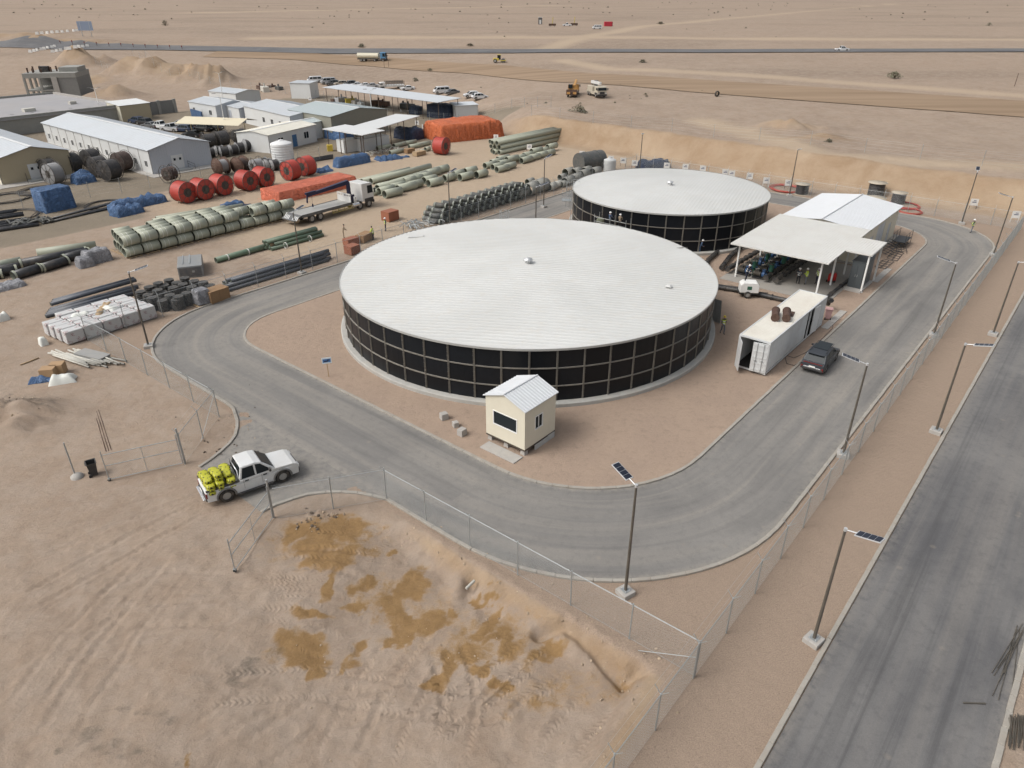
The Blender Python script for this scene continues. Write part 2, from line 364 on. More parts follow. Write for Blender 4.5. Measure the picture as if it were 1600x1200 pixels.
c = g.mix(g.math('MULTIPLY', g.ramp(n_band, (.5, 0.0), (.62, 1.0)), .62), c, (0.227, 0.176, 0.133))
c = g.mix(g.ramp(n_sm, (.3, .45), (.55, 0.0)), c, (0.205, 0.160, 0.122))
n_mot = g.noise(.55, 6, .7, .5); c = g.mix(g.math('MULTIPLY', g.ramp(n_mot, (.46, 0.0), (.60, 1.0)), .5), c, (0.343, 0.280, 0.225)); c = g.mix(g.math('MULTIPLY', g.ramp(n_mot, (.30, 1.0), (.42, 0.0)), .45), c, (0.265, 0.188, 0.131))
A_, B_ = g.attr('soil_a'), g.attr('soil_b')
sa = g.n('SeparateColor'); g.l(A_['Color'], sa.inputs[0]); sb = g.n('SeparateColor'); g.l(B_['Color'], sb.inputs[0])
def soft(f, amt=.5, lo=.42, hi=.58): return g.ramp(g.math('ADD', g.math('MULTIPLY', f, 1-amt*.5), g.math('MULTIPLY', g.math('SUBTRACT', n_sm, .5), amt*1.6)), (lo, 0.0), (hi, 1.0))
c = g.mix(g.math('MULTIPLY', soft(sb.outputs[1], .3, .25, .8), .75), c, (.415, .328, .235))
gr = g.mix(g.ramp(n_fine, (.35, 0.0), (.7, 1.0)), (0.253, 0.190, 0.143), (0.357, 0.277, 0.210))
c = g.mix(soft(sa.outputs[2], .15), c, gr)
c = g.mix(soft(sb.outputs[0], .35, .3, .75), c, g.mix(g.ramp(n_mid, (.35, 0.0), (.65, 1.0)), (.282, .198, .126), (.365, .278, .192)))
c = g.mix(soft(sa.outputs[1], .4, .35, .7), c, g.mix(n_mid, (0.157, 0.135, 0.103), (0.256, 0.213, 0.160)))
dmp = g.math('ADD', g.math('ADD', g.math('MULTIPLY', sa.outputs[0], .75), g.math('MULTIPLY', g.math('SUBTRACT', n_sm, .5), .75)), g.math('MULTIPLY', g.math('SUBTRACT', n_mot, .5), .9))
c = g.mix(g.math('MULTIPLY', g.ramp(dmp, (.30, 0.0), (.60, 1.0)), .65), c, (0.304, 0.191, 0.085)); c = g.mix(g.math('MULTIPLY', g.ramp(dmp, (.42, 0.0), (.66, 1.0)), .85), c, g.mix(g.ramp(n_sm, (.3, 0.0), (.7, 1.0)), (0.178, 0.103, 0.041), (0.266, 0.165, 0.072)))
c = g.mix(g.math('MULTIPLY', soft(sb.outputs[2], .9, .38, .72), .68), c, (0.110, 0.095, 0.076))
pb = g.n('TexVoronoi'); pb.inputs['Scale'].default_value = 4.5; g.l(g.co(), pb.inputs['Vector'])
c = g.mix(g.math('MULTIPLY', g.ramp(pb.outputs['Distance'], (.05, 1.0), (.09, 0.0)), .4), c, (0.428, 0.346, 0.269))
c = g.mix(g.ramp(n_fine, (.25, .35), (.5, 0.0)), c, (0.174, 0.132, 0.099))
g.col(c); g.b.inputs['Roughness'].default_value = .95; g.b.inputs['Specular IOR Level'].default_value = .15
wv = g.n('TexWave'); wv.inputs['Scale'].default_value = 1.1; wv.inputs['Distortion'].default_value = 5; wv.inputs['Detail'].default_value = 3; wv.inputs['Detail Scale'].default_value = 1.5; g.l(g.mapped((1, 1, 1), radians(62)), wv.inputs['Vector'])
hgt = g.math('ADD', g.math('ADD', g.math('MULTIPLY', n_sm, .7), g.math('MULTIPLY', n_fine, .22)), g.math('MULTIPLY', wv.outputs['Fac'], .05))
ra_ = g.attr('rut'); sr = g.n('SeparateColor'); g.l(ra_['Color'], sr.inputs[0])
tread = g.math('MULTIPLY', g.math('SINE', g.math('ADD', g.math('MULTIPLY', sr.outputs[0], 50*24.0), g.math('MULTIPLY', sr.outputs[1], 22.0))), sr.outputs[2])
hgt = g.math('ADD', hgt, g.math('MULTIPLY', tread, .10)); g.bump(hgt, .9, .17); SOIL = g.m
gme.materials.append(SOIL); ground = bpy.data.objects.new('desert_ground', gme); COL.objects.link(ground); struct(ground)
# ================================================================ ROADS
def asphalt(name, a, b, dust, sc=1.0, dusts=.8, dk=.5, al=.045):
    g = NG(name); at = g.attr('lane'); sp = g.n('SeparateColor'); g.l(at['Color'], sp.inputs[0])   # r: metres along /100, g: metres across /20
    cb = g.n('CombineXYZ'); g.l(g.math('MULTIPLY', sp.outputs[0], 100*al), cb.inputs[0]); g.l(g.math('MULTIPLY', sp.outputs[1], 20*.75), cb.inputs[1])
    st = g.noise(1, 5, .62, .6, cb.outputs[0]); bigp = g.noise(.11, 5, .6, .5); fine = g.noise(26, 3, .8); mid = g.noise(2.2, 5, .65)
    c = g.mix(g.ramp(bigp, (.35, 0.0), (.65, 1.0)), a, b)
    c = g.mix(g.math('MULTIPLY', g.ramp(st, (.46, 0.0), (.72, 1.0)), dusts), c, dust)
    c = g.mix(g.math('MULTIPLY', g.ramp(st, (.28, 1.0), (.45, 0.0)), dk), c, tuple(q*.62 for q in a))
    c = g.mix(g.ramp(mid, (.28, .35), (.5, 0.0)), c, tuple(q*.75 for q in a))
    vo = g.n('TexVoronoi'); vo.inputs['Scale'].default_value = .55; g.l(g.co(), vo.inputs['Vector'])
    c = g.mix(g.math('MULTIPLY', g.ramp(vo.outputs['Distance'], (.05, 1.0), (.11, 0.0)), g.math('MULTIPLY', mid, .3)), c, (.36, .30, .23))
    edge = g.ramp(sp.outputs[2], (0.0, 1.0), (.30, 0.0)); ed2 = g.math('MULTIPLY', edge, g.ramp(mid, (.35, 0.0), (.6, 1.0)))
    c = g.mix(g.math('MULTIPLY', ed2, .75), c, dust)
    c = g.mix(1, c, g.ramp(fine, (.2, .80), (.8, 1.16)), 'MULTIPLY')
    g.col(c); g.b.inputs['Roughness'].default_value = .9; g.b.inputs['Specular IOR Level'].default_value = .25; g.bump(fine, .5, .012); return g.m
ASPH = asphalt('site asphalt', (.168, .162, .153), (.222, .212, .196), (.285, .262, .228), dusts=.8)
ASPH2 = asphalt('public road asphalt', (.105, .104, .106), (.178, .173, .166), (.215, .20, .18), dusts=.55, dk=.85, al=.018)
KERB = M('kerb concrete', (.315, .295, .258), .85, var=.25, scale=2, dirt=.45, bump=.3, dirtcol=(.26, .21, .16))
GRAVEL = NG('graded gravel'); g = GRAVEL
nf = g.noise(16, 4, .8); nm_ = g.noise(.35, 5, .65); n2 = g.noise(2.0, 5, .7)
c = g.mix(nf, (0.205, 0.150, 0.114), (0.431, 0.333, 0.259)); c = g.mix(g.math('MULTIPLY', g.ramp(nm_, (.35, 0.0), (.65, 1.0)), .4), c, (0.394, 0.298, 0.221)); c = g.mix(g.ramp(n2, (.3, .4), (.5, 0.0)), c, (0.211, 0.160, 0.122))
g.col(c); g.b.inputs['Roughness'].default_value = .95; g.b.inputs['Specular IOR Level'].default_value = .15; g.bump(g.math('ADD', nf, g.math('MULTIPLY', n2, 1.5)), .7, .05); GRAVEL = g.m
def rrect(u0, u1, v0, v1, r00, r10, r11, r01, st=.6):
    """rounded rectangle, counter-clockwise in (u,v); r00 is the corner at (u0,v0)"""
    pts = []
    for cx, cy, r, a0 in ((u0+r00, v0+r00, r00, 180), (u1-r10, v0+r10, r10, 270), (u1-r11, v1-r11, r11, 0), (u0+r01, v1-r01, r01, 90)):
        n = max(6, int(r*1.57/st))
        for i in range(n+1): t = radians(a0+90*i/n); pts.append((cx+r*cos(t), cy+r*sin(t)))
    return pts
def resample(pts, step, closed=False):
    q = list(pts)+([pts[0]] if closed else []); out = []; acc = 0
    L = [0]
    for a, b in zip(q, q[1:]): L.append(L[-1]+math.dist(a, b))
    n = max(2, int(round(L[-1]/step)))
    for i in range(n+(0 if closed else 1)):
        s_ = L[-1]*i/n; k = min(max(int(np.searchsorted(L, s_)), 1), len(q)-1); d = L[k]-L[k-1] or 1; t = (s_-L[k-1])/d
        out.append(tuple(q[k-1][j]+(q[k][j]-q[k-1][j])*t for j in range(len(q[0]))))
    return out
INNER = resample(rrect(28.4, 104.8, 15.6, 58.5, 9.5, 7.5, 7, 5.2), .6, True)
OUT_RAW = rrect(21.6, 111.2, 8.8, 65.2, 13.5, 11, 10, 9.5)
def strip_mesh(name, rows, mat, z, lane):
    """rows: list of stations, each a list of (u,v); lane: (along, across, edge distance) per vertex"""
    m = len(rows[0]); vs = [(*W(*p), z) for r in rows for p in r]
    fs = [(i*m+j, (i+1)*m+j, (i+1)*m+j+1, i*m+j+1) for i in range(len(rows)-1) for j in range(m-1)]
    me = bpy.data.meshes.new(name); me.from_pydata(vs, [], fs); me.materials.append(mat)
    at = me.attributes.new('lane', 'FLOAT_COLOR', 'POINT'); at.data.foreach_set('color', np.array(lane, np.float32).ravel()); me.update()
    bm = bmesh.new(); bm.from_mesh(me); bmesh.ops.recalc_face_normals(bm, faces=bm.faces)
    if sum(f.normal.z for f in bm.faces) < 0: bmesh.ops.reverse_faces(bm, faces=bm.faces)
    bm.to_mesh(me); bm.free()
    o = bpy.data.objects.new(name, me); COL.objects.link(o); return struct(o)
def hit(p, d, poly):
    best = 1e9
    for a, b in zip(poly, poly[1:]+poly[:1]):
        ex, ey = b[0]-a[0], b[1]-a[1]; den = d[0]*ey-d[1]*ex
        if abs(den) < 1e-9: continue
        t = ((a[0]-p[0])*ey-(a[1]-p[1])*ex)/den; s_ = ((a[0]-p[0])*d[1]-(a[1]-p[1])*d[0])/den
        if t > .01 and -1e-6 <= s_ <= 1+1e-6: best = min(best, t)
    return best
rows, lane, al = [], [], 0; NI = len(INNER)
for i in range(NI+1):
    p = INNER[i % NI]; a, b = INNER[(i-2) % NI], INNER[(i+2) % NI]; d = (b[1]-a[1], -(b[0]-a[0])); L = math.hypot(*d); d = (d[0]/L, d[1]/L)
    t = hit(p, d, OUT_RAW); K = 10; rows.append([(p[0]+d[0]*t*k/K, p[1]+d[1]*t*k/K) for k in range(K+1)])
    lane += [(al/100, t*k/K/20, min(k/K, 1-k/K)*t/2, 1) for k in range(K+1)]; al += .6
site_road = strip_mesh('site_road', rows, ASPH, .022, lane)
# gate mouth, flaring out of the loop
fl = [(16.0, 32.9), (17.2, 32.8), (18.8, 32.2), (20.0, 31.2), (20.9, 29.9), (21.62, 28.2)]; fr = [(16.0, 40.0), (17.2, 40.3), (18.6, 40.9), (19.8, 41.8), (20.7, 43.2), (21.62, 45.4)]
fl, fr = resample(fl, .5), resample(fr, .5); n = min(len(fl), len(fr)); fl = resample(fl, 9e9)[:0] or [fl[int(i*(len(fl)-1)/(n-1))] for i in range(n)]; fr = [fr[int(i*(len(fr)-1)/(n-1))] for i in range(n)]
rows = []; lane = []
for i in range(n):
    rows.append([(fl[i][0]+(fr[i][0]-fl[i][0])*k/10, fl[i][1]+(fr[i][1]-fl[i][1])*k/10) for k in range(11)]); lane += [(i*.5/100, k/20, .16*i/n, 1) for k in range(11)]
strip_mesh('gate_apron_road', rows, ASPH, .018, lane)
def kerb(name, pts, closed, w=.22, h=.13, z=0):
    """cast kerb stones one metre long with open joints"""
    q = resample(pts, 1.0, closed); m = MB(); N = len(q)
    for i in range(N if closed else N-1):
        a, b = q[i], q[(i+1) % N]; d = (b[0]-a[0], b[1]-a[1]); L = math.hypot(*d)
        if L < .05: continue
        c = W((a[0]+b[0])/2, (a[1]+b[1])/2); an = math.atan2(d[1], d[0])+AX
        m.box(c[0]+R.uniform(-.008, .008), c[1]+R.uniform(-.008, .008), z-.05, L-.012, w, h+.05+R.uniform(-.008, .008), an+R.uniform(-.006, .006))
    return struct(m.build(name, KERB, bevel=.02, seg=1))
kerb('island_kerb', [(p[0], p[1]) for p in INNER], True)
# outer kerb, open at the gate
oc = resample(OUT_RAW, .6, True); k0 = [p for p in oc if not (p[0] < 22 and 28.0 < p[1] < 45.6)]
i0 = max(range(len(k0)), key=lambda i: math.dist(k0[i], k0[(i+1) % len(k0)])); k0 = k0[i0+1:]+k0[:i0+1]
kerb('outer_kerb', [*fl, *k0, *reversed(fr)] if math.dist(fl[-1], k0[0]) < math.dist(fr[-1], k0[0]) else [*fr, *k0, *reversed(fl)], False)
isl = MB(); ip = [W(*p) for p in INNER]; isl.add([(x, y, .085) for x, y in ip], [tuple(range(len(ip)))]); struct(isl.build('gravel_island', GRAVEL))
# public road beside the fence
rows = []; lane = []
for i in range(90):
    u = -30+i*4
    if u > 330: break
    rows.append([(u, 3.6-7.0*k/10) for k in range(11)]); lane += [(i*4/100, .7*k/20, min(k, 10-k)*.35, 1) for k in range(11)]
strip_mesh('public_road', rows[:36], ASPH2, .020, lane[:36*11])
kerb('public_road_kerb', [(-10, 3.75), (112, 3.75)], False); kerb('far_public_kerb', [(0, -3.5), (112, -3.5)], False, .25, .10)
# far roads draped over the desert
def drape(name, pts, w, mat, dz, cross=4, step=8):
    q = resample(pts, step); rows = []; al = 0; vs = []; lane = []; m = cross+1
    for i, p in enumerate(q):
        a, b = q[max(i-1, 0)], q[min(i+1, len(q)-1)]; d = (b[0]-a[0], b[1]-a[1]); L = math.hypot(*d) or 1; nx_, ny_ = -d[1]/L, d[0]/L
        zs = []
        ww = w(p) if callable(w) else w
        for k in range(m): t = (k/cross-.5)*ww; X, Y = p[0]+nx_*t, p[1]+ny_*t; vs.append([X, Y, Zg(X, Y)+dz]); lane.append((al/100, k*ww/cross/20, min(k, cross-k)*ww/cross/2, 1))
        al += step
    fs = [(i*m+j, i*m+j+1, (i+1)*m+j+1, (i+1)*m+j) for i in range(len(q)-1) for j in range(m-1)]
    me = bpy.data.meshes.new(name); me.from_pydata(vs, [], fs); me.materials.append(mat)
    at = me.attributes.new('lane', 'FLOAT_COLOR', 'POINT'); at.data.foreach_set('color', np.array(lane, np.float32).ravel()); me.update()
    if me.polygons[0].normal.z < 0: me.flip_normals()
    o = bpy.data.objects.new(name, me); COL.objects.link(o); return struct(o)
ASPH3 = asphalt('highway asphalt', (.115, .115, .118), (.15, .15, .152), (.2, .185, .17), dusts=.3)
drape('highway', HWY, 11, ASPH3, .25)
g = NG('graded clay'); n1 = g.noise(.05, 5, .6); n2 = g.noise(1, 4, .6, 0, g.mapped((.02, .3, .1)))
g.col(g.mix(g.ramp(n2, (.35, 0.0), (.65, 1.0)), (.215, .148, .090), (.285, .202, .130))); g.b.inputs['Roughness'].default_value = .95; CLAYROAD = g.m
drape('graded_dirt_road', DIRT, lambda p: 14+10*float(ss((p[0]+40)/120)), CLAYROAD, .14, 8)
# ================================================================ FENCES, GATES, LAMPS
GALV = M('galvanised steel', (.40, .42, .42), .45, .55, var=.2, scale=4)
WIRE = M('fence wire', (.42, .45, .45), .5, .4, var=.1)
DKSTEEL = M('dark bronze pole paint', (.095, .085, .07), .5, .2, var=.2, scale=1.5, dirt=.2)
CONC = M('cast concrete', (.36, .345, .32), .85, var=.25, scale=2.5, dirt=.3, bump=.3)
PANELM = M('solar cell', (.018, .022, .035), .15, .1, var=.3, scale=6)
ALU = M('aluminium frame', (.62, .63, .63), .4, .5)
def wire_mesh(L, h, pitch=.1, w=.0015):
    m = MB(); vs = []; fs = []
    for sgn in (1, -1):
        k = -h
        while k < L+h:
            # line x = k + sgn*z clipped to 0..L, 0..h
            z0, z1 = 0.0, h
            if sgn > 0: z0, z1 = max(z0, -k), min(z1, L-k)
            else: z0, z1 = max(z0, k-L), min(z1, k)
            if z1-z0 > .02:
                a = (k+sgn*z0, z0); b = (k+sgn*z1, z1); o = len(vs); dx, dz = w*.71*-sgn, w*.71
                for x, z in (a, b): vs += [(x+dx, 0, z+dz), (x-dx, w*.9, z-dz), (x-dx, -w*.9, z-dz)]
                fs += [(o, o+1, o+4, o+3), (o+1, o+2, o+5, o+4), (o+2, o, o+3, o+5)]
            k += pitch
    return m.add(vs, fs)
FH = 2.25
post_me = MB().cyl((0, 0, -.3), (0, 0, FH+.05), .036, n=8).cyl((0, 0, FH+.05), (0, 0, FH+.09), .045, .02, 8).mesh('post', GALV)
arm_me = {s_: MB().cyl((0, 0, FH), (0, s_*.32, FH+.38), .017, n=5).mesh('barb_arm', GALV) for s_ in (1, -1)}
def fence(label, a, b, arm=1, n=None, vee=False, brace=(), z=0.0, mesh=True, group=None, name='chain_link_fence', skip_last=False, h=FH, mw=.0015):
    """straight run in site coordinates from a to b"""
    L = math.dist(a, b); an = math.atan2(b[1]-a[1], b[0]-a[0])+AX; n = n or max(1, round(L/3.4)); t = thing(name, label, 'fence', (*W(*a), z), an, group)
    for i in range(n+(0 if skip_last else 1)):
        p = inst('post', post_me, (L*i/n, 0, 0), (R.uniform(-.01, .01), R.uniform(-.01, .01), 0), t)
        if arm: inst('barb_arm', arm_me[arm], (0, 0, 0), (0, 0, 0), p)
        if vee: inst('barb_arm', arm_me[-arm], (0, 0, 0), (0, 0, 0), p)
    MB().cyl((0, 0, FH-.03), (L, 0, FH-.03), .021, n=6).build('top_rail', GALV, t)
    MB().cyl((0, 0, .08), (L, 0, .08), .006, n=4).build('tension_wire', GALV, t)
    for x0, d in brace: MB().cyl((x0, 0, 1.9), (x0+d, 0, .05), .022, n=6).build('brace', GALV, t)
    if mesh: o = wire_mesh(L, FH-.08, w=mw).build('wire_mesh', WIRE, t, (0, .03, .04)); o['kind'] = 'stuff'
    if arm:
        m = MB()
        for f in (.35, .95): m.cyl((0, arm*.32*f, FH+.38*f), (L, arm*.32*f, FH+.38*f), .004, n=3, caps=False)
        m.build('barbed_wire', WIRE, t)
    return t
fence('chain-link fence run between the damp clay ground and the curved road', (22.0, 7.7), (21.6, 28.1), 1, 6)
fence('short chain-link fence run beside the gate leaf on the damp clay', (21.6, 28.1), (16.3, 31.6), 1, 2, skip_last=True)
fence('short chain-link fence run slanting to the gate post near the wheeled bin', (15.7, 41.2), (20.2, 44.8), 1, 2, brace=((5.7, -3.2),))
fence('chain-link fence run in front of the heaped white pipes', (20.2, 44.8), (19.7, 65.8), 1, 6)
fence('chain-link fence run beside the stacked black rings and dark pipes', (19.7, 65.9), (112.8, 66.0), 1, 27, brace=((0, 2.2),))
fence('chain-link fence run at the foot of the earth bank', (112.8, 66.0), (112.8, 7.7), 1, 17)
fence('long chain-link fence run between site road and public road', (8.4, 7.7), (112.8, 7.7), 1, 31, vee=True, mw=.0026)
MB().cyl((0, 0, 1.2), (2.6, .6, .05), .02, n=6).build('brace_pipe', GALV, None, (*W(22.0, 7.75), 0), AX+1.5).parent = None
bpy.data.objects['brace_pipe'].name = 'fence_brace'; tag(bpy.data.objects['fence_brace'], 'slanting steel brace at the fence corner above the clay gully', 'brace')
def gate_leaf(label, a, b):
    L = math.dist(a, b); an = math.atan2(b[1]-a[1], b[0]-a[0])+AX; t = thing('gate_leaf', label, 'gate', (*W(*a), 0), an)
    MB().cyl((0, 0, -.2), (0, 0, 2.75), .06, n=10).build('gate_post', GALV, t)
    for x in (.12, L): MB().cyl((x, 0, .1), (x, 0, 2.25 if x > 1 else 2.35), .032, n=8).build('stile', GALV, t)
    for z in (.12, 1.15, 1.95): MB().cyl((.12, 0, z), (L, 0, z), .026, n=8).build('rail', GALV, t)
    MB().cyl((L*.5, 0, .12), (L*.5, 0, 1.95), .018, n=6).build('mullion', GALV, t)
    w = MB().cyl((L, -.06, .1), (L, .06, .1), .1, n=12).build('caster_wheel', M('black rubber', (.02, .02, .02), .8), t)
    MB().box(L, 0, .1, .12, .16, .12).build('caster_fork', GALV, w)
    o = wire_mesh(L-.14, 1.8, .13, .0016).build('wire_mesh', WIRE, t, (.13, .0, .13)); o['kind'] = 'stuff'
gate_leaf('open gate leaf standing beside the black wheeled bin', (15.6, 41.1), (11.6, 43.0))
gate_leaf('open gate leaf standing on the damp brown clay', (16.2, 31.9), (12.3, 29.6))
tag(MB().cyl((0, 0, -.2), (0, 0, 2.6), .045, n=8).build('bollard_post', GALV, None, (*W(10.4, 45.1), 0)), 'single grey steel post in a concrete lump near the bin', 'post')
tag(MB().lathe([(0, .3), (.18, .27), (.38, .12), (.42, -.1)], 9).build('concrete_footing', CONC, None, (*W(10.45, 45.0), 0)), 'rough concrete lump round the foot of a lone post', 'footing')
# wheeled bin
BINM = M('bin plastic', (.028, .03, .032), .5, var=.2, dirt=.15)
def wheelie(label, loc, rz, mat=BINM, lid=True, h=1.0):
    t = thing('wheeled_bin', label, 'bin', loc, rz)
    m = MB(); k = [(-.2, -.22), (.2, -.22), (.2, .22), (-.2, .22)]; o = [(-.27, -.30), (.27, -.30), (.27, .30), (-.27, .30)]
    vs = [(x, y, .1) for x, y in k]+[(x, y, h) for x, y in o]+[(x*.9, y*.9, h) for x, y in o]+[(x*.9, y*.9, .2) for x, y in k]
    m.add(vs, [(3, 2, 1, 0)]+[(i, (i+1) % 4, 4+(i+1) % 4, 4+i) for i in range(4)]+[(4+i, 4+(i+1) % 4, 8+(i+1) % 4, 8+i) for i in range(4)]+[(8+i, 8+(i+1) % 4, 12+(i+1) % 4, 12+i) for i in range(4)]+[(12, 13, 14, 15)]); m.build('bin_body', mat, t, bevel=.02)
    MB().box(0, 0, h-.04, .62, .68, .06).box(0, 0, h-.05, .50, .56, .09).build('rim', mat, t, bevel=.01) if lid else MB().tube([(-.29, -.32, h), (.29, -.32, h), (.29, .32, h), (-.29, .32, h)], .03, 6, True).build('rim', mat, t)
    for s_ in (-1, 1): MB().cyl((-.22, s_*.2, .11), (-.22, s_*.28, .11), .11, n=12).build('wheel', M('black rubber'), t)
    MB().cyl((-.33, -.2, h-.03), (-.33, .2, h-.03), .02, n=6).build('handle', mat, t)
wheelie('black wheeled bin standing open by the gate leaf', (*P(148, 742), .0), .6, lid=False)
# solar street lamps
def lamp_proto():
    t = thing('solar_street_lamp', '', 'street lamp')
    MB().box(0, 0, -.3, .75, .75, .58).build('concrete_base', CONC, t, bevel=.03)
    MB().box(0, 0, .28, .4, .4, .025).build('base_plate', GALV, t)
    m = MB()
    for a in (-1, 1):
        for b in (-1, 1): m.cyl((a*.15, b*.15, .3), (a*.15, b*.15, .4), .018, n=6)
    m.build('anchor_bolts', ALU, t)
    MB().cyl((0, 0, .3), (0, 0, 6.9), .085, .055, 10).build('pole', DKSTEEL, t)
    MB().cyl((-.05, 0, 6.85), (.50, 0, 7.0), .03, n=8).cyl((0, 0, 6.8), (0, 0, 6.95), .075, n=10).build('arm', ALU, t)
    m = MB().box(0, 0, -.03, 1.1, .46, .05); m.xform(Matrix.Translation((1.0, 0, 7.13)) @ Matrix.Rotation(radians(-15), 4, 'Y'))
    h = m.build('solar_luminaire', ALU, t, bevel=.01)
    for k in range(4):
        m = MB().box(-.385+k*.257, 0, .022, .24, .40, .006); m.xform(Matrix.Translation((1.0, 0, 7.13)) @ Matrix.Rotation(radians(-15), 4, 'Y')); m.build('solar_cell', PANELM, h)
    m = MB().box(.1, 0, -.06, .6, .3, .03); m.xform(Matrix.Translation((1.0, 0, 7.13)) @ Matrix.Rotation(radians(-15), 4, 'Y')); m.build('led_plate', M('led lens', (.75, .75, .72), .3), h)
    return t
lp = lamp_proto(); first = True
def put_lamp(label, u, v, rz):
    global first
    o = lp if first else dup(lp); first = False
    x, y = W(u, v); o.location = (x, y, max(0, Zg(x, y))); o.rotation_euler[2] = rz; o['label'] = label; o['group'] = 'solar street lamps round the site'
def topuv(px, py, z=6.95): return PUV(px, py, z)
for lb, u, v, rz in (('solar street lamp on the gravel verge, across from the damp clay', 27.4, 4.3, AX-1.75), ('solar street lamp on the gravel verge across from the parked grey car', 51.5, 4.3, AX-1.6), ('solar street lamp on the gravel verge across from the canopy columns', 72.8, 4.3, AX-1.6),
        ('solar street lamp inside the fence across from the parked grey car', 44.3, 8.35, AX+1.85), ('solar street lamp inside the fence across from the shipping container doors', 69.1, 8.35, AX+1.85), ('solar street lamp inside the fence corner, beyond the black handrail frames', 98.5, 8.45, AX+2.0),
        ('solar street lamp with square base between the road bend and the gully fence', 24.3, 12.8, AX+1.3), ('solar street lamp near the wrapped white blocks', 22.5, 60.3, AX-.5), ('solar street lamp beside the dark blue-grey pipe bundle', 42.3, 65.75, AX+.1),
        ('solar street lamp behind the worker at the road corner', 110.9, 14.2, AX+.2)): put_lamp(lb, u, v, rz)
for lb, q, rz in (('solar street lamp between the two water tanks and the green-rimmed duct pile', (838, 291), AX-.5), ('solar street lamp behind the smaller tank, before the earth bank', (1004, 209), AX-2.6), ('solar street lamp behind the pump house, before the earth bank', (1247, 233), AX-2.6), ('solar street lamp by the grey concrete pipe rings', (851, 247), AX), ('solar street lamp standing before the dark duct pile', (700, 270), AX)):
    u, v = topuv(*q); put_lamp(lb, u, v, rz)
# ================================================================ WATER TANKS
ROOFW = NG('white roof sheet'); g = ROOFW
n1 = g.noise(.12, 5, .6, .4); n2 = g.noise(1.2, 5, .7, .3)
c = g.mix(g.ramp(n1, (.35, 0.0), (.65, 1.0)), (.56, .565, .545), (.50, .505, .485)); c = g.mix(g.math('MULTIPLY', g.ramp(n2, (.52, 0.0), (.75, 1.0)), .35), c, (.52, .47, .39))
stv = g.noise(1, 5, .65, .3, g.mapped((.25, 2.2, 1), 0)); c = g.mix(g.math('MULTIPLY', g.ramp(stv, (.5, 0.0), (.7, 1.0)), .28), c, (.50, .46, .40))
c = g.mix(g.ramp(g.noise(5, 4, .7), (.3, .22), (.5, 0.0)), c, (.42, .40, .36))
g.col(c); g.b.inputs['Roughness'].default_value = .55; ROOFW = g.m
PANB = M('black liner panel', (.0085, .010, .0125), .34, var=.4, scale=1.2, dirt=.0, rnd=.5); PANB.node_tree.nodes['Principled BSDF'].inputs['Specular IOR Level'].default_value = .22
FLG = M('galvanised flange', (.235, .222, .195), .6, .25, var=.3, scale=3, dirt=.3)
SPLASH = M('splash blue-white plinth', (.36, .355, .33), .8, var=.25, scale=1.5, dirt=.35)
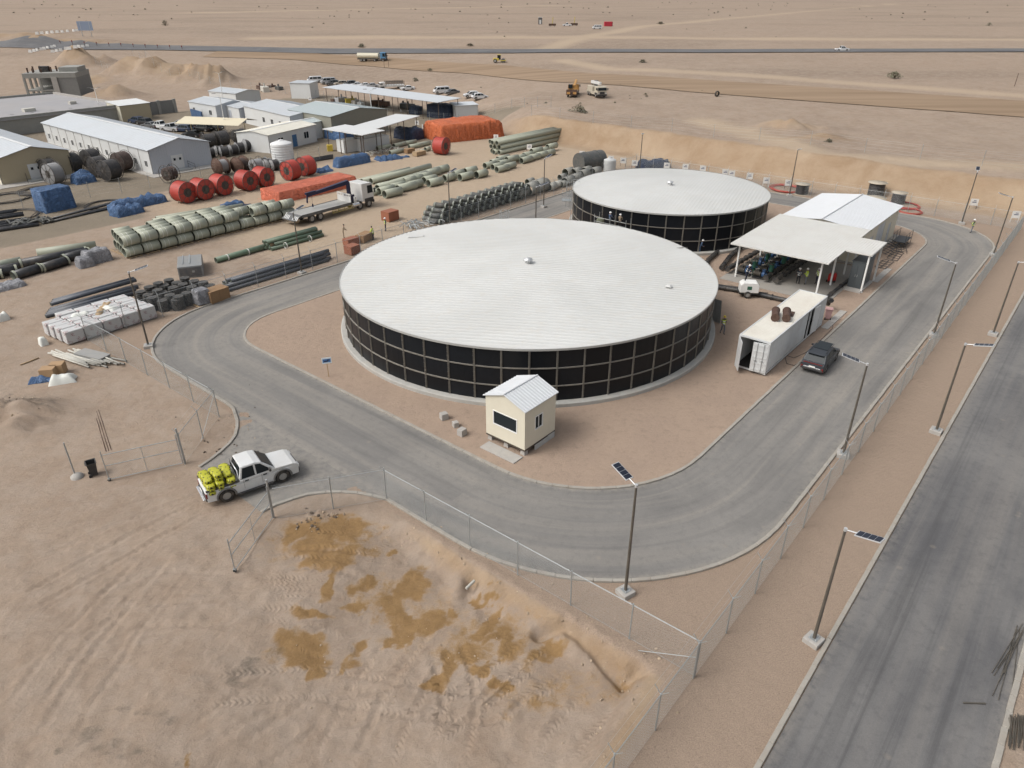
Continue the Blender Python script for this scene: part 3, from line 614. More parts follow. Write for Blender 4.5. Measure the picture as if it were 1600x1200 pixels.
def tank(label, cx, cy, Rr, n, hgt, rise, ang0, cor, cp=.5, ca=.036):
    t = thing('water_tank', label, 'water tank', (cx, cy, .085), ang0, 'round panelled water tanks')
    rowh = (hgt-.1)/3; da = 2*pi/n; K = 3
    for r in range(3):
        m = MB(); z0, z1 = .1+r*rowh+.045, .1+(r+1)*rowh-.045; vs = []
        for k in range(K+1):
            a = (da-.075/Rr*2)*(k/K-.5)
            for rr in (Rr, Rr-.06):
                for z in (z0, z1): vs.append((rr*cos(a), rr*sin(a), z))
        fs = []
        for k in range(K):
            o = k*4; fs += [(o, o+4, o+5, o+1), (o+2, o+3, o+7, o+6), (o+1, o+5, o+7, o+3), (o, o+2, o+6, o+4)]
        fs += [(0, 1, 3, 2), (K*4, K*4+2, K*4+3, K*4+1)]
        me = m.add(vs, fs).mesh('panel', PANB)
        for i in range(n): inst('panel', me, (0, 0, 0), (0, 0, da*(i+.5)), t)
    # paired vertical flanges with bolts
    m = MB()
    for s_ in (-1, 1): m.box(Rr+.03, s_*.038, .1, .10, .013, hgt-.1)
    m.box(Rr-.02, 0, .1, .03, .15, hgt-.1)
    for k in range(14): m.cyl((Rr+.06, -.075, .25+k*.33), (Rr+.06, .075, .25+k*.33), .014, n=5)
    fme = m.mesh('flange', FLG)
    for i in range(n): inst('flange', fme, (0, 0, 0), (0, 0, da*i), t)
    N = n*3
    for r in range(4):
        z = .1+r*rowh; rb = MB().lathe([(Rr-.03, z-.05), (Rr+.08, z-.035), (Rr+.08, z-.02), (Rr+.02, z-.015), (Rr+.02, z+.015), (Rr+.08, z+.02), (Rr+.08, z+.035), (Rr-.03, z+.05)], N, smooth=False)
        rb.build('ring_flange', FLG, t)
    MB().lathe([(Rr-.4, -.09), (Rr+.52, -.09), (Rr+.52, .28), (Rr+.42, .33), (Rr+.18, .345), (Rr-.4, .345)], N, smooth=False).build('plinth', SPLASH, t)
    # corrugated shallow dome roof, sheets laid one way across the circle
    pitch = cp; RO = Rr+.16; vs, fs, cnt = [], [], 0; lines = []
    nl = int(2*RO/(pitch/4)); c0, s0 = cos(cor), sin(cor)
    for i in range(nl+1):
        d = -RO+.02+(2*RO-.04)*i/nl; hl = math.sqrt(max(RO*RO-d*d, 1e-4)); ph = (d/pitch) % 1; cz = ca if ph < .30 else 0
        for k in range(17):
            a = -hl+2*hl*k/16; r_ = min(math.hypot(a, d)/RO, 1); vs.append((a*c0-d*s0, a*s0+d*c0, hgt+.12+rise*(1-r_**1.5)+cz))
    for i in range(nl):
        for k in range(16): fs.append((i*17+k, i*17+k+1, (i+1)*17+k+1, (i+1)*17+k))
    rf = MB().add(vs, fs).build('roof', ROOFW, t)
    MB().lathe([(RO-.02, hgt+.17), (RO+.03, hgt+.16), (RO+.03, hgt+.0), (RO+.01, hgt+.0), (RO+.01, hgt+.06), (RO-.25, hgt+.06)], N, smooth=False).build('eave_trim', M('eave trim', (.40, .40, .38), .5, .2), rf)
    zt_ = hgt+.12+rise
    MB().lathe([(.30, zt_-.1), (.30, zt_+.25), (.42, zt_+.28), (.42, zt_+.42), (.0, zt_+.55)], 16).build('roof_vent', ALU, rf)
    return t, hgt
T1, TH = tank('larger round water tank of black panels with white corrugated roof, nearer the guard cabin', 1.465, 62.8, 16.9, 52, 4.55, .55, .35, -.15-.35)
T2, _ = tank('smaller round water tank of black panels with white roof, beside the pump house', 20.5, 93.4, 12.4, 38, 4.65, .5, .2, .95, .42, .018)
def ladder(t, ang, Rr, label=None):
    q = MB()
    for s_ in (-.25, .25): q.cyl((Rr+.3, s_, .2), (Rr+.3, s_, TH+1.2), .025, n=6)
    for k in range(17): q.cyl((Rr+.3, -.25, .5+k*.3), (Rr+.3, .25, .5+k*.3), .014, n=5)
    q.xform(Matrix.Rotation(ang, 4, 'Z')); l = q.build('ladder', GALV, t)
    q = MB()
    for k in range(6):
        z = 2.2+k*.65; q.tube([(Rr+.3+.75*sin(a), .38*cos(a)*1.0, z) for a in np.linspace(0, pi, 9)], .014, 5)
    for a in (0.3, 1.1, 2.0, 2.8): q.cyl((Rr+.3+.75*sin(a), .38*cos(a), 2.2), (Rr+.3+.75*sin(a), .38*cos(a), TH+1.0), .012, n=5)
    q.xform(Matrix.Rotation(ang, 4, 'Z')); q.build('safety_cage', GALV, l)
    q = MB().box(Rr+.9, 0, TH-1.5, 1.3, 1.3, .06)
    for x, y in ((.3, -.62), (1.5, -.62), (1.5, .62), (.3, .62)): q.cyl((Rr+x, y, TH-1.5), (Rr+x, y, TH-.4), .02, n=6)
    for z in (TH-1.0, TH-.4): q.tube([(Rr+.3, -.62, z), (Rr+1.5, -.62, z), (Rr+1.5, .62, z), (Rr+.3, .62, z)], .018, 5)
    q.xform(Matrix.Rotation(ang, 4, 'Z')); q.build('landing', GALV, t)
    q = MB().tube([(Rr-.8, -.5, TH+1.1), (Rr+.1, -.5, TH+1.1), (Rr+.1, -.5, TH+.1)], .02, 6).tube([(Rr-.8, .5, TH+1.1), (Rr+.1, .5, TH+1.1), (Rr+.1, .5, TH+.1)], .02, 6)
    q.xform(Matrix.Rotation(ang, 4, 'Z')); q.build('grab_rail', GALV, t)
ladder(T2, radians(176)-.2, 12.4); ladder(T1, radians(98)-.35, 16.9)
MB().box(0, 0, .08, 1.6, .9, .12).build('roof_hatch', ROOFW, T1, (-7.5, 13.0, TH+.15), -.2)
MB().box(0, 0, 0, .55, .55, .12, .3, .3).build('roof_patch', ROOFW, T1, (9.5, -9.0, TH+.42), .4)
MB().tube([(16.2, .5, TH+.1), (17.3, .5, TH+.1), (17.35, .5, 1.0), (17.6, .5, .4)], .12, 8).build('outlet_pipe', DKSTEEL, T1)
# corrugated sheets leaning at the tank side
def corr(m, w, h, pitch=.08, amp=.018, th=0):
    n = int(w/pitch*4); vs = []
    for i in range(n+1):
        x = w*i/n-w/2; y = amp*(1 if (i % 4) < 2 else -1)
        vs += [(x, y, 0), (x, y, h)]
    return m.add(vs, [(2*i, 2*i+2, 2*i+3, 2*i+1) for i in range(n)])
tl = corr(MB(), .9, 2.4).build('steel_sheet', GALV, None, (*P(1119, 505), .1), 2.4); tl.rotation_euler = (-.15, 0, 2.3); tag(tl, 'corrugated steel sheet leaning on the larger tank near the worker', 'sheet')
# ================================================================ GUARD CABIN
CREAM = M('cream sandwich panel', (.64, .60, .485), .55, var=.06, scale=1.0, dirt=.10)
FRAMEW = M('white window frame', (.74, .74, .72), .45, var=.05)
GLASS = NG('dark window glass'); GLASS.b.inputs['Base Color'].default_value = (.022, .027, .03, 1); GLASS.b.inputs['Roughness'].default_value = .12; GLASS.b.inputs['Specular IOR Level'].default_value = .10; GLASS = GLASS.m
BLUEW = M('white ribbed roof sheet', (.56, .58, .595), .45, var=.06, scale=1.5, dirt=.08)
def ribroof(m, x0, x1, y0, z0, y1, z1, pitch=.3, rib=.035, th=.05):
    """sloping sheet from eave y0,z0 to ridge y1,z1 with standing ribs running up the slope"""
    m.add([(x0, y0, z0), (x1, y0, z0), (x1, y1, z1), (x0, y1, z1), (x0, y0, z0-th), (x1, y0, z0-th), (x1, y1, z1-th), (x0, y1, z1-th)], [(0, 1, 2, 3), (7, 6, 5, 4), (0, 4, 5, 1), (1, 5, 6, 2), (2, 6, 7, 3), (3, 7, 4, 0)])
    n = int(round((x1-x0)/pitch))
    for i in range(n+1):
        x = x0+.03+(x1-x0-.06)*i/n; vs = []
        for y, z in ((y0, z0), (y1, z1)): vs += [(x-.035, y, z+.002), (x-.015, y, z+rib), (x+.015, y, z+rib), (x+.035, y, z+.002)]
        m.add(vs, [(0, 1, 5, 4), (1, 2, 6, 5), (2, 3, 7, 6), (0, 3, 2, 1), (4, 5, 6, 7)])
    return m
def wall_open(m, L, h, th, ops, top=None, y=0):
    """wall along x from 0..L, thickness th inwards (+y), with rectangular openings (x0,x1,z0,z1); top(x) optional gable height"""
    xs_ = sorted({0, L, *([L/2] if top else []), *[o[0] for o in ops], *[o[1] for o in ops]}); top = top or (lambda x: h)
    for a, b in zip(xs_, xs_[1:]):
        blk = sorted([(o[2], o[3]) for o in ops if o[0] <= a+1e-6 and o[1] >= b-1e-6]); z = 0
        segs = []
        for z0, z1 in blk: segs.append((z, z0)); z = z1
        segs.append((z, None))
        for s0, s1 in segs:
            t0, t1 = (s1, s1) if s1 is not None else (top(a), top(b))
            if t0-s0 < 1e-4: continue
            m.add([(a, y, s0), (b, y, s0), (b, y, t1), (a, y, t0), (a, y+th, s0), (b, y+th, s0), (b, y+th, t1), (a, y+th, t0)], [(0, 1, 2, 3), (5, 4, 7, 6), (3, 2, 6, 7), (1, 0, 4, 5), (0, 3, 7, 4), (2, 1, 5, 6)])
    return m
def window(t, x, z, w, h, xf, panes=2, fr=.06, glass=GLASS, depth=.05, frame=FRAMEW):
    """window in a wall whose outside is -y at y=0, lower left corner x,z; xf puts it on the wall"""
    m = MB()
    for cx, cz, sx, sz in ((w/2, 0, w, fr), (w/2, h-fr, w, fr), (fr/2, fr, fr, h-2*fr), (w-fr/2, fr, fr, h-2*fr)): m.box(x+cx, .02, z+cz, sx, depth+.04, sz)
    for k in range(1, panes): m.box(x+w*k/panes, .02, z+fr, fr*.8, depth, h-2*fr)
    f = m.xform(xf).build('window', frame, t)
    for k in range(panes): MB().box(x+fr/2+(w-fr)*(k+.5)/panes, .045, z+fr, (w-fr)/panes-fr*.8, .012, h-2*fr).xform(xf).build('pane', glass, f)
    return f
RZ = lambda a, x=0, y=0, z=0: Matrix.Translation((x, y, z)) @ Matrix.Rotation(a, 4, 'Z')
def cabin():
    t = thing('guard_cabin', 'cream guard cabin with white ribbed gable roof on concrete blocks by the kerb', 'cabin', (*W(30.5, 24.5), .085), AX)
    w, d, h, z0 = 3.3, 3.4, 2.98, .5       # local: x towards +u, y towards +v; front faces -u
    rdg = lambda y: h+.62*(1-abs(y-d/2)/(d/2))
    # front wall (faces -u) : its own x runs along -v
    F = RZ(-pi/2, 0, d, z0); SR = RZ(0, 0, 0, z0); B = RZ(pi/2, w, 0, z0); SL = RZ(pi, w, d, z0)
    MB_ = lambda ops, L, top=None: wall_open(MB(), L, h, .08, ops, top)
    MB_([(.65, 2.75, 1.0, 2.1)], d, rdg).xform(F).build('wall', CREAM, t)
    MB_([(.97, 1.82, 1.05, 2.10)], w-.16).xform(SR @ Matrix.Translation((.08, 0, 0))).build('wall', CREAM, t)
    MB_([(1.2, 2.1, 0, 2.1)], d, rdg).xform(B).build('wall', CREAM, t)
    MB_([], w-.16).xform(SL @ Matrix.Translation((.08, 0, 0))).build('wall', CREAM, t)
    window(t, .65, 1.0, 2.1, 1.1, F, 1); window(t, 1.05, 1.05, .85, 1.05, SR, 2)
    dr = MB().box(1.65, .04, 0, .88, .05, 2.1).xform(B).build('door', FRAMEW, t); MB().cyl((1.3, -.02, 1.0), (1.42, -.02, 1.0), .02, n=6).xform(B).build('handle', GALV, dr)
    m = MB(); e = .13; zt_ = z0+h+.03; rz_ = z0+h+.62+.06
    ribroof(m, -e, w+e, -e, zt_-.02, d/2, rz_, .28); m2 = MB(); ribroof(m2, -e, w+e, d+e, zt_-.02, d/2, rz_, .28)
    m.v += []; rf = m.build('roof', BLUEW, t); m2.build('roof', BLUEW, t); MB().cyl((-e, d/2, rz_+.0), (w+e, d/2, rz_+.0), .07, n=6).build('ridge_cap', BLUEW, rf)
    MB().box(w/2, d/2, z0-.12, w+.02, d+.02, .12).build('floor_frame', M('rusty base frame', (.09, .07, .055), .7, .3, var=.4, scale=5), t)
    MB().box(w/2, d/2, z0, w-.2, d-.2, .03).build('floor_board', M('grey vinyl', (.22, .21, .2), .6), t)
    for x in (.25, w/2, w-.25):
        for y in (.25, d/2, d-.25): MB().box(x, y, -.1, .42, .42, z0-.02, taper=.75).build('support_block', CONC, t, bevel=.02)
    MB().box(1.75, -.03, -.1, 1.4, .06, .46).box(2.85, -.02, -.1, .75, .06, .52).build('skirt_panel', M('grey cement board', (.42, .42, .40), .8, var=.15), t)
    MB().box(.8, 1.7, z0+.03, .6, 1.4, .72).box(.8, 1.7, z0+.75, .5, .5, .35).build('desk', M('dark desk wood', (.10, .065, .04), .6), t)
cabin()
tag(MB().box(0, 0, -.05, .95, 3.0, .12).build('step_slab', CONC, None, (*W(29.85, 26.0), .085), AX, bevel=.02), 'flat concrete slab lying before the guard cabin', 'slab')
for i, (q, lb) in enumerate((((694, 656), 'concrete cube standing at the tank foot, furthest from the guard cabin'), ((712, 668), 'small pale concrete cube between two others left of the cabin'), ((722, 681), 'concrete cube at the kerb near the dark stain'))):
    tag(MB().box(0, 0, 0, .55 if i != 1 else .42, .5 if i != 1 else .42, .5 if i != 1 else .4, R.random(), .94).build('concrete_cube', CONC, None, (*P(*q), .085), 0, bevel=.03), lb, 'concrete block', 'loose concrete cubes on the gravel')
t = thing('stake_sign', 'small blue and white board on a wooden stake beside the larger tank', 'sign', (*P(514, 590), .085), .3)
MB().box(0, 0, -.2, .06, .05, 1.6).xform(Matrix.Rotation(-.12, 4, 'X')).build('stake', M('raw timber', (.40, .27, .14), .8, var=.25, scale=6), t)
b_ = MB().box(0, -.19, 1.2, .75, .03, .5).xform(Matrix.Rotation(-.12, 4, 'X')).build('board', M('pale board', (.62, .68, .70), .5), t)
MB().box(0, -.208, 1.3, .62, .004, .28).xform(Matrix.Rotation(-.12, 4, 'X')).build('blue_field', M('sign blue', (.06, .16, .36), .5), b_); MB().box(-.06, -.212, 1.36, .3, .004, .09).box(.13, -.212, 1.43, .16, .004, .09).xform(Matrix.Rotation(-.12, 4, 'X')).build('dark_arrow', M('sign ink', (.02, .02, .03), .5), b_)
# ================================================================ PUMP HOUSE AND CANOPY
WPAINT = M('white steel paint', (.74, .74, .71), .45, var=.06, scale=2, dirt=.1)
CANW = M('off-white canopy sheet', (.60, .595, .56), .55, var=.07, scale=.6, dirt=.18)
CSLAB = M('trowelled concrete floor', (.29, .275, .25), .75, var=.2, scale=.7, dirt=.35, bump=.1)
ph = thing('pump_house', 'cream pump house with white gabled roof behind the open canopy', 'building', (*W(84.7, 19.7), .085), AX)
Lp, Wp, hp, rp = 14.2, 9.5, 3.8, 4.4       # x along u, y along v
def gab(y): return hp+(rp-hp)*(1-abs(y-Wp/2)/(Wp/2))
wall_open(MB(), Lp, hp, .12, [(3.0, 4.2, 0, 2.4), (5.6, 8.6, 0, 3.2), (10.4, 11.6, 0, 2.4)]).build('wall', CREAM, ph)
wall_open(MB(), Wp, hp, .12, [(5, 7.4, 0, 3.0)], gab).xform(RZ(-pi/2, 0, Wp)).build('wall', CREAM, ph)
wall_open(MB(), Wp, hp, .12, [], gab).xform(RZ(pi/2, Lp, 0)).build('wall', CREAM, ph); wall_open(MB(), Lp, hp, .12, []).xform(RZ(pi, Lp, Wp)).build('wall', CREAM, ph)
LOUV = M('pale louvre grey', (.52, .55, .57), .5, .2)
for x0, x1, z1 in ((3.0, 4.2, 2.4), (5.6, 8.6, 3.2), (10.4, 11.6, 2.4)):
    n = 2 if x1-x0 > 2 else 1
    for k in range(n):
        w_ = (x1-x0)/n; d_ = MB().box(x0+w_*(k+.5), .05, .03, w_-.06, .05, z1-.06).build('door', LOUV, ph)
        m = MB()
        for j in range(8): m.box(x0+w_*(k+.5), .02, .5+j*.2, w_*.7, .03, .06)
        m.build('louvre', LOUV, d_); MB().cyl((x0+w_*k+.15, 0, 1.0), (x0+w_*k+.15, 0, 1.2), .02, n=6).build('handle', GALV, d_)
for x in (2.5, 9.5, 13): MB().box(x, -.08, 3.3, .3, .16, .2).build('bulkhead_light', M('lamp cover', (.75, .73, .6), .4), ph)
r1 = ribroof(MB(), -.3, Lp+.3, -.3, hp+.02, Wp/2, rp+.06, .45, .03).build('roof', BLUEW, ph); r2 = ribroof(MB(), -.3, Lp+.3, Wp+.3, hp+.02, Wp/2, rp+.06, .45, .03).build('roof', BLUEW, ph)
MB().cyl((-.3, Wp/2, rp+.07), (Lp+.3, Wp/2, rp+.07), .1, n=6).build('ridge_cap', BLUEW, r1)
MB().box(Lp/2, Wp/2, -.05, Lp+1.2, Wp+1.2, .14).build('floor_slab', CSLAB, ph)
cn = thing('pump_canopy', 'open white sheet canopy on white columns over the pump rows', 'canopy', (*W(70.7, 19.0), .085), AX)
cz = 3.95
def canopy_sheet(m, poly, z0, slope):
    zf = lambda x, y: z0+slope*x; n = len(poly)
    m.add([(x, y, zf(x, y)) for x, y in poly]+[(x, y, zf(x, y)-.13) for x, y in poly], [tuple(range(n)), tuple(reversed(range(n, 2*n)))]+[(i, n+i, n+(i+1) % n, (i+1) % n) for i in range(n)])
    return m
rf = canopy_sheet(MB(), [(0, 0), (4.9, 0), (4.9, -2.6), (9.9, -2.6), (9.9, 0), (13.2, 0), (13.2, 10.2), (0, 10.2)], cz, .028).build('canopy_roof', CANW, cn)
m = MB()
for i in range(46):
    y = -2.5+i*.28
    if y < 10.15: x0, x1 = ((4.9, 9.9) if y < 0 else (0, 13.2)); m.box((x0+x1)/2, y, cz, x1-x0, .05, .022).v
for i in range(len(m.v)): x, y, z = m.v[i]; m.v[i] = (x, y, z+.028*x)
m.build('sheet_rib', CANW, rf)
for (x, y) in ((1.2, .9), (1.2, 9.6), (5.2, -2.3), (9.5, -2.3), (9.5, .8), (5.2, .8), (7.5, 9.6), (12.8, .8), (12.8, 9.6)): c_ = MB().box(x, y, -.1, .16, .16, cz+.028*x-.02).build('column', WPAINT, cn); MB().box(x, y, .0, .3, .3, .04).build('foot_plate', WPAINT, c_)
for a, b in (((1.2, .9), (12.8, .8)), ((1.2, 9.6), (12.8, 9.6)), ((5.2, -2.3), (9.5, -2.3)), ((5.2, -2.3), (5.2, .8)), ((9.5, -2.3), (9.5, .8)), ((1.2, .9), (1.2, 9.6))): MB().cyl((a[0], a[1], cz-.2+.028*a[0]), (b[0], b[1], cz-.2+.028*b[0]), .07, n=4).build('beam', WPAINT, cn)
tag(MB().box(0, 0, -.05, 1.7, 4.3, .22).build('cabinet_plinth', CONC, None, (*W(77.6, 17.5), .085), AX-pi/2, bevel=.02), 'grey concrete plinth under the tall electrical cabinet', 'plinth')
ft = MB().box(6.5, 5.6, -.04, 13.4, 11.4, .09).build('pump_floor_slab', CSLAB, None, (*W(70.5, 18.4), .085), AX); struct(ft); ft.name = 'pump_floor'
CABG = M('dark grey cabinet paint', (.085, .098, .105), .4, .2, var=.1, scale=1)
cb_ = thing('electrical_cabinet', 'tall dark grey electrical cabinet under the small canopy wing', 'cabinet', (*W(77.9, 17.6), .25), AX)
MB().box(0, 0, 0, 3.2, 1.3, 2.75).build('cabinet_body', CABG, cb_, bevel=.03)
for k in range(3): d_ = MB().box(-1.05+k*1.05, -.66, .1, .98, .03, 2.55).build('door', CABG, cb_); MB().box(-.7+k*1.05, -.69, 1.2, .04, .05, .25).build('handle', GALV, d_)
for k in range(2): d_ = MB().box(-1.61, -.32+k*.64, .1, .03, .6, 2.55).build('door', CABG, cb_); MB().box(-1.64, -.1+k*.2, 1.2, .05, .04, .25).build('handle', GALV, d_)
MB().box(0, 0, 2.75, 3.3, 1.4, .07).build('cap', CABG, cb_)
# pumps: rows of blue sets with green motors on black headers
BLUEP = M('pump blue paint', (.028, .085, .20), .5, .1, var=.2, scale=3, dirt=.12); GREENP = M('motor green paint', (.02, .11, .07), .5, .1, var=.2, scale=3, dirt=.1); BLKP = M('black pipe', (.025, .026, .028), .5, .1, var=.3, scale=2, dirt=.25)
pp = thing('pump_set', '', 'pump', (0, 0, 0), AX, 'pump sets under the canopy')
MB().box(0, 0, 0, 1.5, .62, .16).build('skid', BLKP, pp)
pc = MB().cyl((-.55, 0, .55), (-.25, 0, .55), .33, .33, 16).cyl((-.4, 0, .55), (-.4, 0, 1.0), .13, n=10).cyl((-.8, 0, .55), (-.5, 0, .55), .14, n=10).build('pump_casing', BLUEP, pp); MB().cyl((-.4, 0, 1.0), (-.4, 0, 1.06), .22, n=12).build('pump_flange', BLUEP, pc)
mo = MB().cyl((-.1, 0, .5), (.7, 0, .5), .27, .27, 16).build('motor', DKSTEEL, pp); m = MB()
for k in range(10): a = pi*k/9; m.box(.3, .29*cos(a), .5+.29*sin(a)-.02, .62, .03, .05)
m.build('cooling_fin', DKSTEEL, mo); MB().box(.25, 0, .76, .3, .24, .2).build('terminal_box', BLKP, mo)
vp = thing('valve_actuator', '', 'valve', (0, 0, 0), AX, 'green valve actuators above the pump rows')
MB().cyl((0, 0, 0), (0, 0, .9), .09, n=8).build('spindle', GREENP, vp); MB().cyl((0, 0, .9), (0, 0, 1.5), .24, .20, 12).box(.3, 0, 1.0, .4, .3, .35).build('actuator_head', GREENP, vp); MB().tube([(.4*cos(a), .4*sin(a), 1.62) for a in np.linspace(0, 2*pi, 14)[:-1]], .03, 5, True).cyl((0, 0, 1.5), (0, 0, 1.62), .05, n=6).build('hand_wheel', GREENP, vp)
k = 0
for r in range(2):
    for i in range(5):
        u, v = 73.0+i*1.75, 28.2-r*1.85; o = pp if k == 0 else dup(pp); o.location = (*W(u, v), .14); o.rotation_euler[2] = AX+pi/2; o['label'] = 'blue pump set on a black skid, in the %s row of pumps under the canopy' % ('tank-side', 'inner')[r]; k += 1
        if i % 2 == 0:
            q = vp if not vp.get('label') else dup(vp); q.location = (*W(u+.5, v-.9), .14); q['label'] = 'green valve actuator with hand wheel beside the %s pump row' % ('tank-side', 'inner')[r]
def header(label, pts, r, fl=1.2):
    t = thing('header_pipe', label, 'pipe'); pp_ = [(*W(u, v), z) for u, v, z in pts]; MB().tube(pp_, r, 12).build('pipe_run', BLKP, t); m = MB()
    q = resample(pp_, fl)
    for a, b in zip(q, q[1:]): d = (Vector(b)-Vector(a)).normalized()*.05; MB().cyl(Vector(a)-d, Vector(a)+d, r*1.35, n=12).build('flange', BLKP, t)
for lb, v in (('black header pipe beside the open pump floor', 24.3), ('black header pipe beside the inner pump row', 25.4), ('black header pipe along the outer pump row', 29.7)): header(lb, ((72.2, v, .65), (83.0, v, .65)), .24)
header('black branch pipe running from pump rows towards the smaller tank', ((72.6, 30.6, .5), (77, 31.6, .5), (82, 32.2, .5)), .2, .7); header('second black branch pipe curving past the smaller tank foot', ((71.2, 31.6, .4), (74, 33.0, .4), (78, 33.6, .4)), .2, .7)
header('long dark pipe on the gravel between container and pump floor', ((66.3, 32.3, .33), (67.9, 25.4, .33), (68.2, 20.6, .33)), .24, 2.4); header('dark pipe along the kerb side of the pump floor', ((66.9, 18.9, .3), (74, 18.75, .3), (79, 18.7, .3)), .17, 3); header('thin grey pipe lying beside the long dark pipe', ((67.0, 32.2, .2), (69.2, 25.6, .2)), .09, 3)
for lb, u, v, L in (('grey trench cover along the kerb by the container end', 67.3, 16.4, 6.2), ('grey trench cover along the kerb beside the cabinet plinth', 82.7, 16.5, 5.5)):
    t = thing('trench_cover', lb, 'cover', (*W(u, v), .085), AX)
    for k in range(int(L/.9)): MB().box(-L/2+.45+k*.9, 0, 0, .87, .62, .06+R.uniform(0, .015)).build('cover_slab', CONC, t)
# black handrail frames stacked by the pump house
BLKF = M('black handrail paint', (.03, .032, .034), .45, .3, var=.2)
for i, (u, v, L, rz, tz) in enumerate(((86.5, 17.3, 3.4, .0, .12), (90.5, 17.2, 3.6, .06, .1), (90.8, 17.9, 3.2, -.1, .45), (93.6, 17.4, 3.0, .3, .2), (94.2, 17.9, 2.6, -.35, .5), (92.0, 18.3, 4.0, .05, .8))):
    t = thing('handrail_frame', 'black welded handrail frame heaped beside the pump house doors', 'frame', (*W(u, v), .1+tz), AX+rz, 'black handrail frames by the pump house'); t.rotation_euler[0] = .12*(i % 3)
    for y in (-.55, 0, .55): MB().cyl((-L/2, y, 0), (L/2, y, 0), .035, n=6).build('rail', BLKF, t)
    for k in range(5): MB().cyl((-L/2+L*k/4, -.55, 0), (-L/2+L*k/4, .55, 0), .03, n=6).build('upright', BLKF, t)
t = thing('stair_landing', 'black steel landing with thin railings beside the pump house', 'landing', (*W(95.5, 17.9), .1), AX)
MB().box(0, 0, .7, 3.0, 1.4, .06).build('grating', BLKF, t)
for x in (-1.5, 0, 1.5):
    for y in (-.7, .7): MB().cyl((x, y, 0), (x, y, 1.7), .025, n=6).build('post', BLKF, t)
for y in (-.7, .7): MB().cyl((-1.5, y, 1.7), (1.5, y, 1.7), .025, n=6).cyl((-1.5, y, 1.25), (1.5, y, 1.25), .018, n=6).build('railing', BLKF, t)
# ================================================================ SHIPPING CONTAINER
CONTW = M('scuffed white container paint', (.60, .62, .62), .5, .1, var=.12, scale=1.2, dirt=.30, dirtcol=(.35, .30, .25)); CONTR = M('chalky container roof', (.62, .60, .54), .65, var=.1, scale=.8, dirt=.3)
DARKIN = M('container interior', (.03, .028, .026), .8, var=.3); RUST = M('rust brown', (.085, .045, .032), .75, .3, var=.45, scale=4, dirt=.2)
ct = thing('shipping_container', 'long white shipping container with open end doors beside the kerb', 'container', (*W(51.7, 16.85), .2), AX)
CL, CW, CH = 13.0, 2.6, 2.85
corr(MB(), CL-.2-4.4, CH-.28, .28, .036).xform(RZ(0, (CL-4.4)/2, .06, .14)).build('side_wall', CONTW, ct)
corr(MB(), 2.8, CH-.28, .28, .036).xform(RZ(0, CL-1.5, .06, .14)).build('side_wall', CONTW, ct); corr(MB(), CL-.2, CH-.28, .28, .036).xform(RZ(0, CL/2, CW-.06, .14)).build('side_wall', CONTW, ct); corr(MB(), CW-.2, CH-.28, .28, .036).xform(RZ(pi/2, CL-.06, CW/2, .14)).build('end_wall', CONTW, ct)
m = MB().box(CL/2, CW/2, CH-.09, CL-.1, CW-.1, .06)
for k in range(44): m.box(.35+k*(CL-.7)/43, CW/2, CH-.03, .14, CW-.3, .025)
m.build('roof', CONTR, ct); MB().box(CL/2, CW/2, 0, CL-.05, CW-.05, .16).build('floor', DARKIN, ct)
m = MB()
for x in (.08, CL-.08):
    for y in (.08, CW-.08): m.box(x, y, 0, .16, .16, CH)
for y in (.05, CW-.05): m.box(CL/2, y, 0, CL-.3, .1, .15).box(CL/2, y, CH-.13, CL-.3, .1, .13)
for x in (.06, CL-.06): m.box(x, CW/2, CH-.14, .12, CW-.3, .14).box(x, CW/2, 0, .12, CW-.3, .15)
m.build('frame', CONTW, ct)
def cdoor(hx, hy, ang, w=1.22):
    d_ = MB().box(w/2, 0, .16, w, .05, CH-.32)
    for k in range(5): d_.box(w/2, .035, .32+k*.52, w-.16, .03, .12)
    d_ = d_.xform(RZ(ang, hx, hy)).build('end_door', CONTW, ct); m = MB()
    for x in (w*.3, w*.72): m.cyl((x, .075, .2), (x, .075, CH-.2), .022, n=6); m.box(x, .07, 1.1, .22, .05, .05)
    m.xform(RZ(ang, hx, hy)).build('lock_rod', GALV, d_)
cdoor(-.02, CW-.02, radians(-90-55)); cdoor(-.02, .05, radians(90+14))
for x, an in ((CL-4.35, 0), (CL-2.95, radians(-18))): pass
MB().box(CL-3.5, 1.0, .15, 1.2, .04, CH-.3).build('partition', DARKIN, ct)
d_ = MB().box(.55, 0, .16, 1.1, .05, CH-.34).xform(RZ(radians(-7), CL-3.15, .0)).build('side_door', CONTW, ct)
w_ = window(ct, CL-2.3, 1.1, .95, 1.0, RZ(0, 0, .02), 1)
MB().box(CL-4.0, .03, .14, .1, .1, CH-.26).box(CL-2.95, .03, .14, .1, .1, CH-.26).build('door_jamb', CONTW, ct)
for i, (x, y) in enumerate(((5.1, 1.75), (5.6, 1.0))):
    t = thing('steel_flue', 'rusty brown steel cylinder lying on the container roof', 'cylinder', (*W(51.7+x, 16.85+y), .2+CH), AX+.35, 'rusty cylinders on the container roof')
    MB().cyl((-.85, 0, .32), (.85, 0, .32), .32, n=18).build('shell', RUST, t); MB().cyl((-.9, 0, .32), (-.82, 0, .32), .35, n=18).cyl((.82, 0, .32), (.9, 0, .32), .35, n=18).build('end_flange', RUST, t)
tag(MB().box(0, 0, 0, 1.1, .5, .05).build('steel_plate', RUST, None, (*W(51.7+6.7, 16.85+1.0), .2+CH), AX+.2), 'flat rusty plate lying beside the cylinders on the container roof', 'plate')
PINK = M('faded pink plastic', (.50, .30, .29), .6, var=.12, dirt=.25)
wheelie('faded pink wheeled bin at the container end', (*P(1292, 500), .085), AX+.4, PINK, True, 1.1)
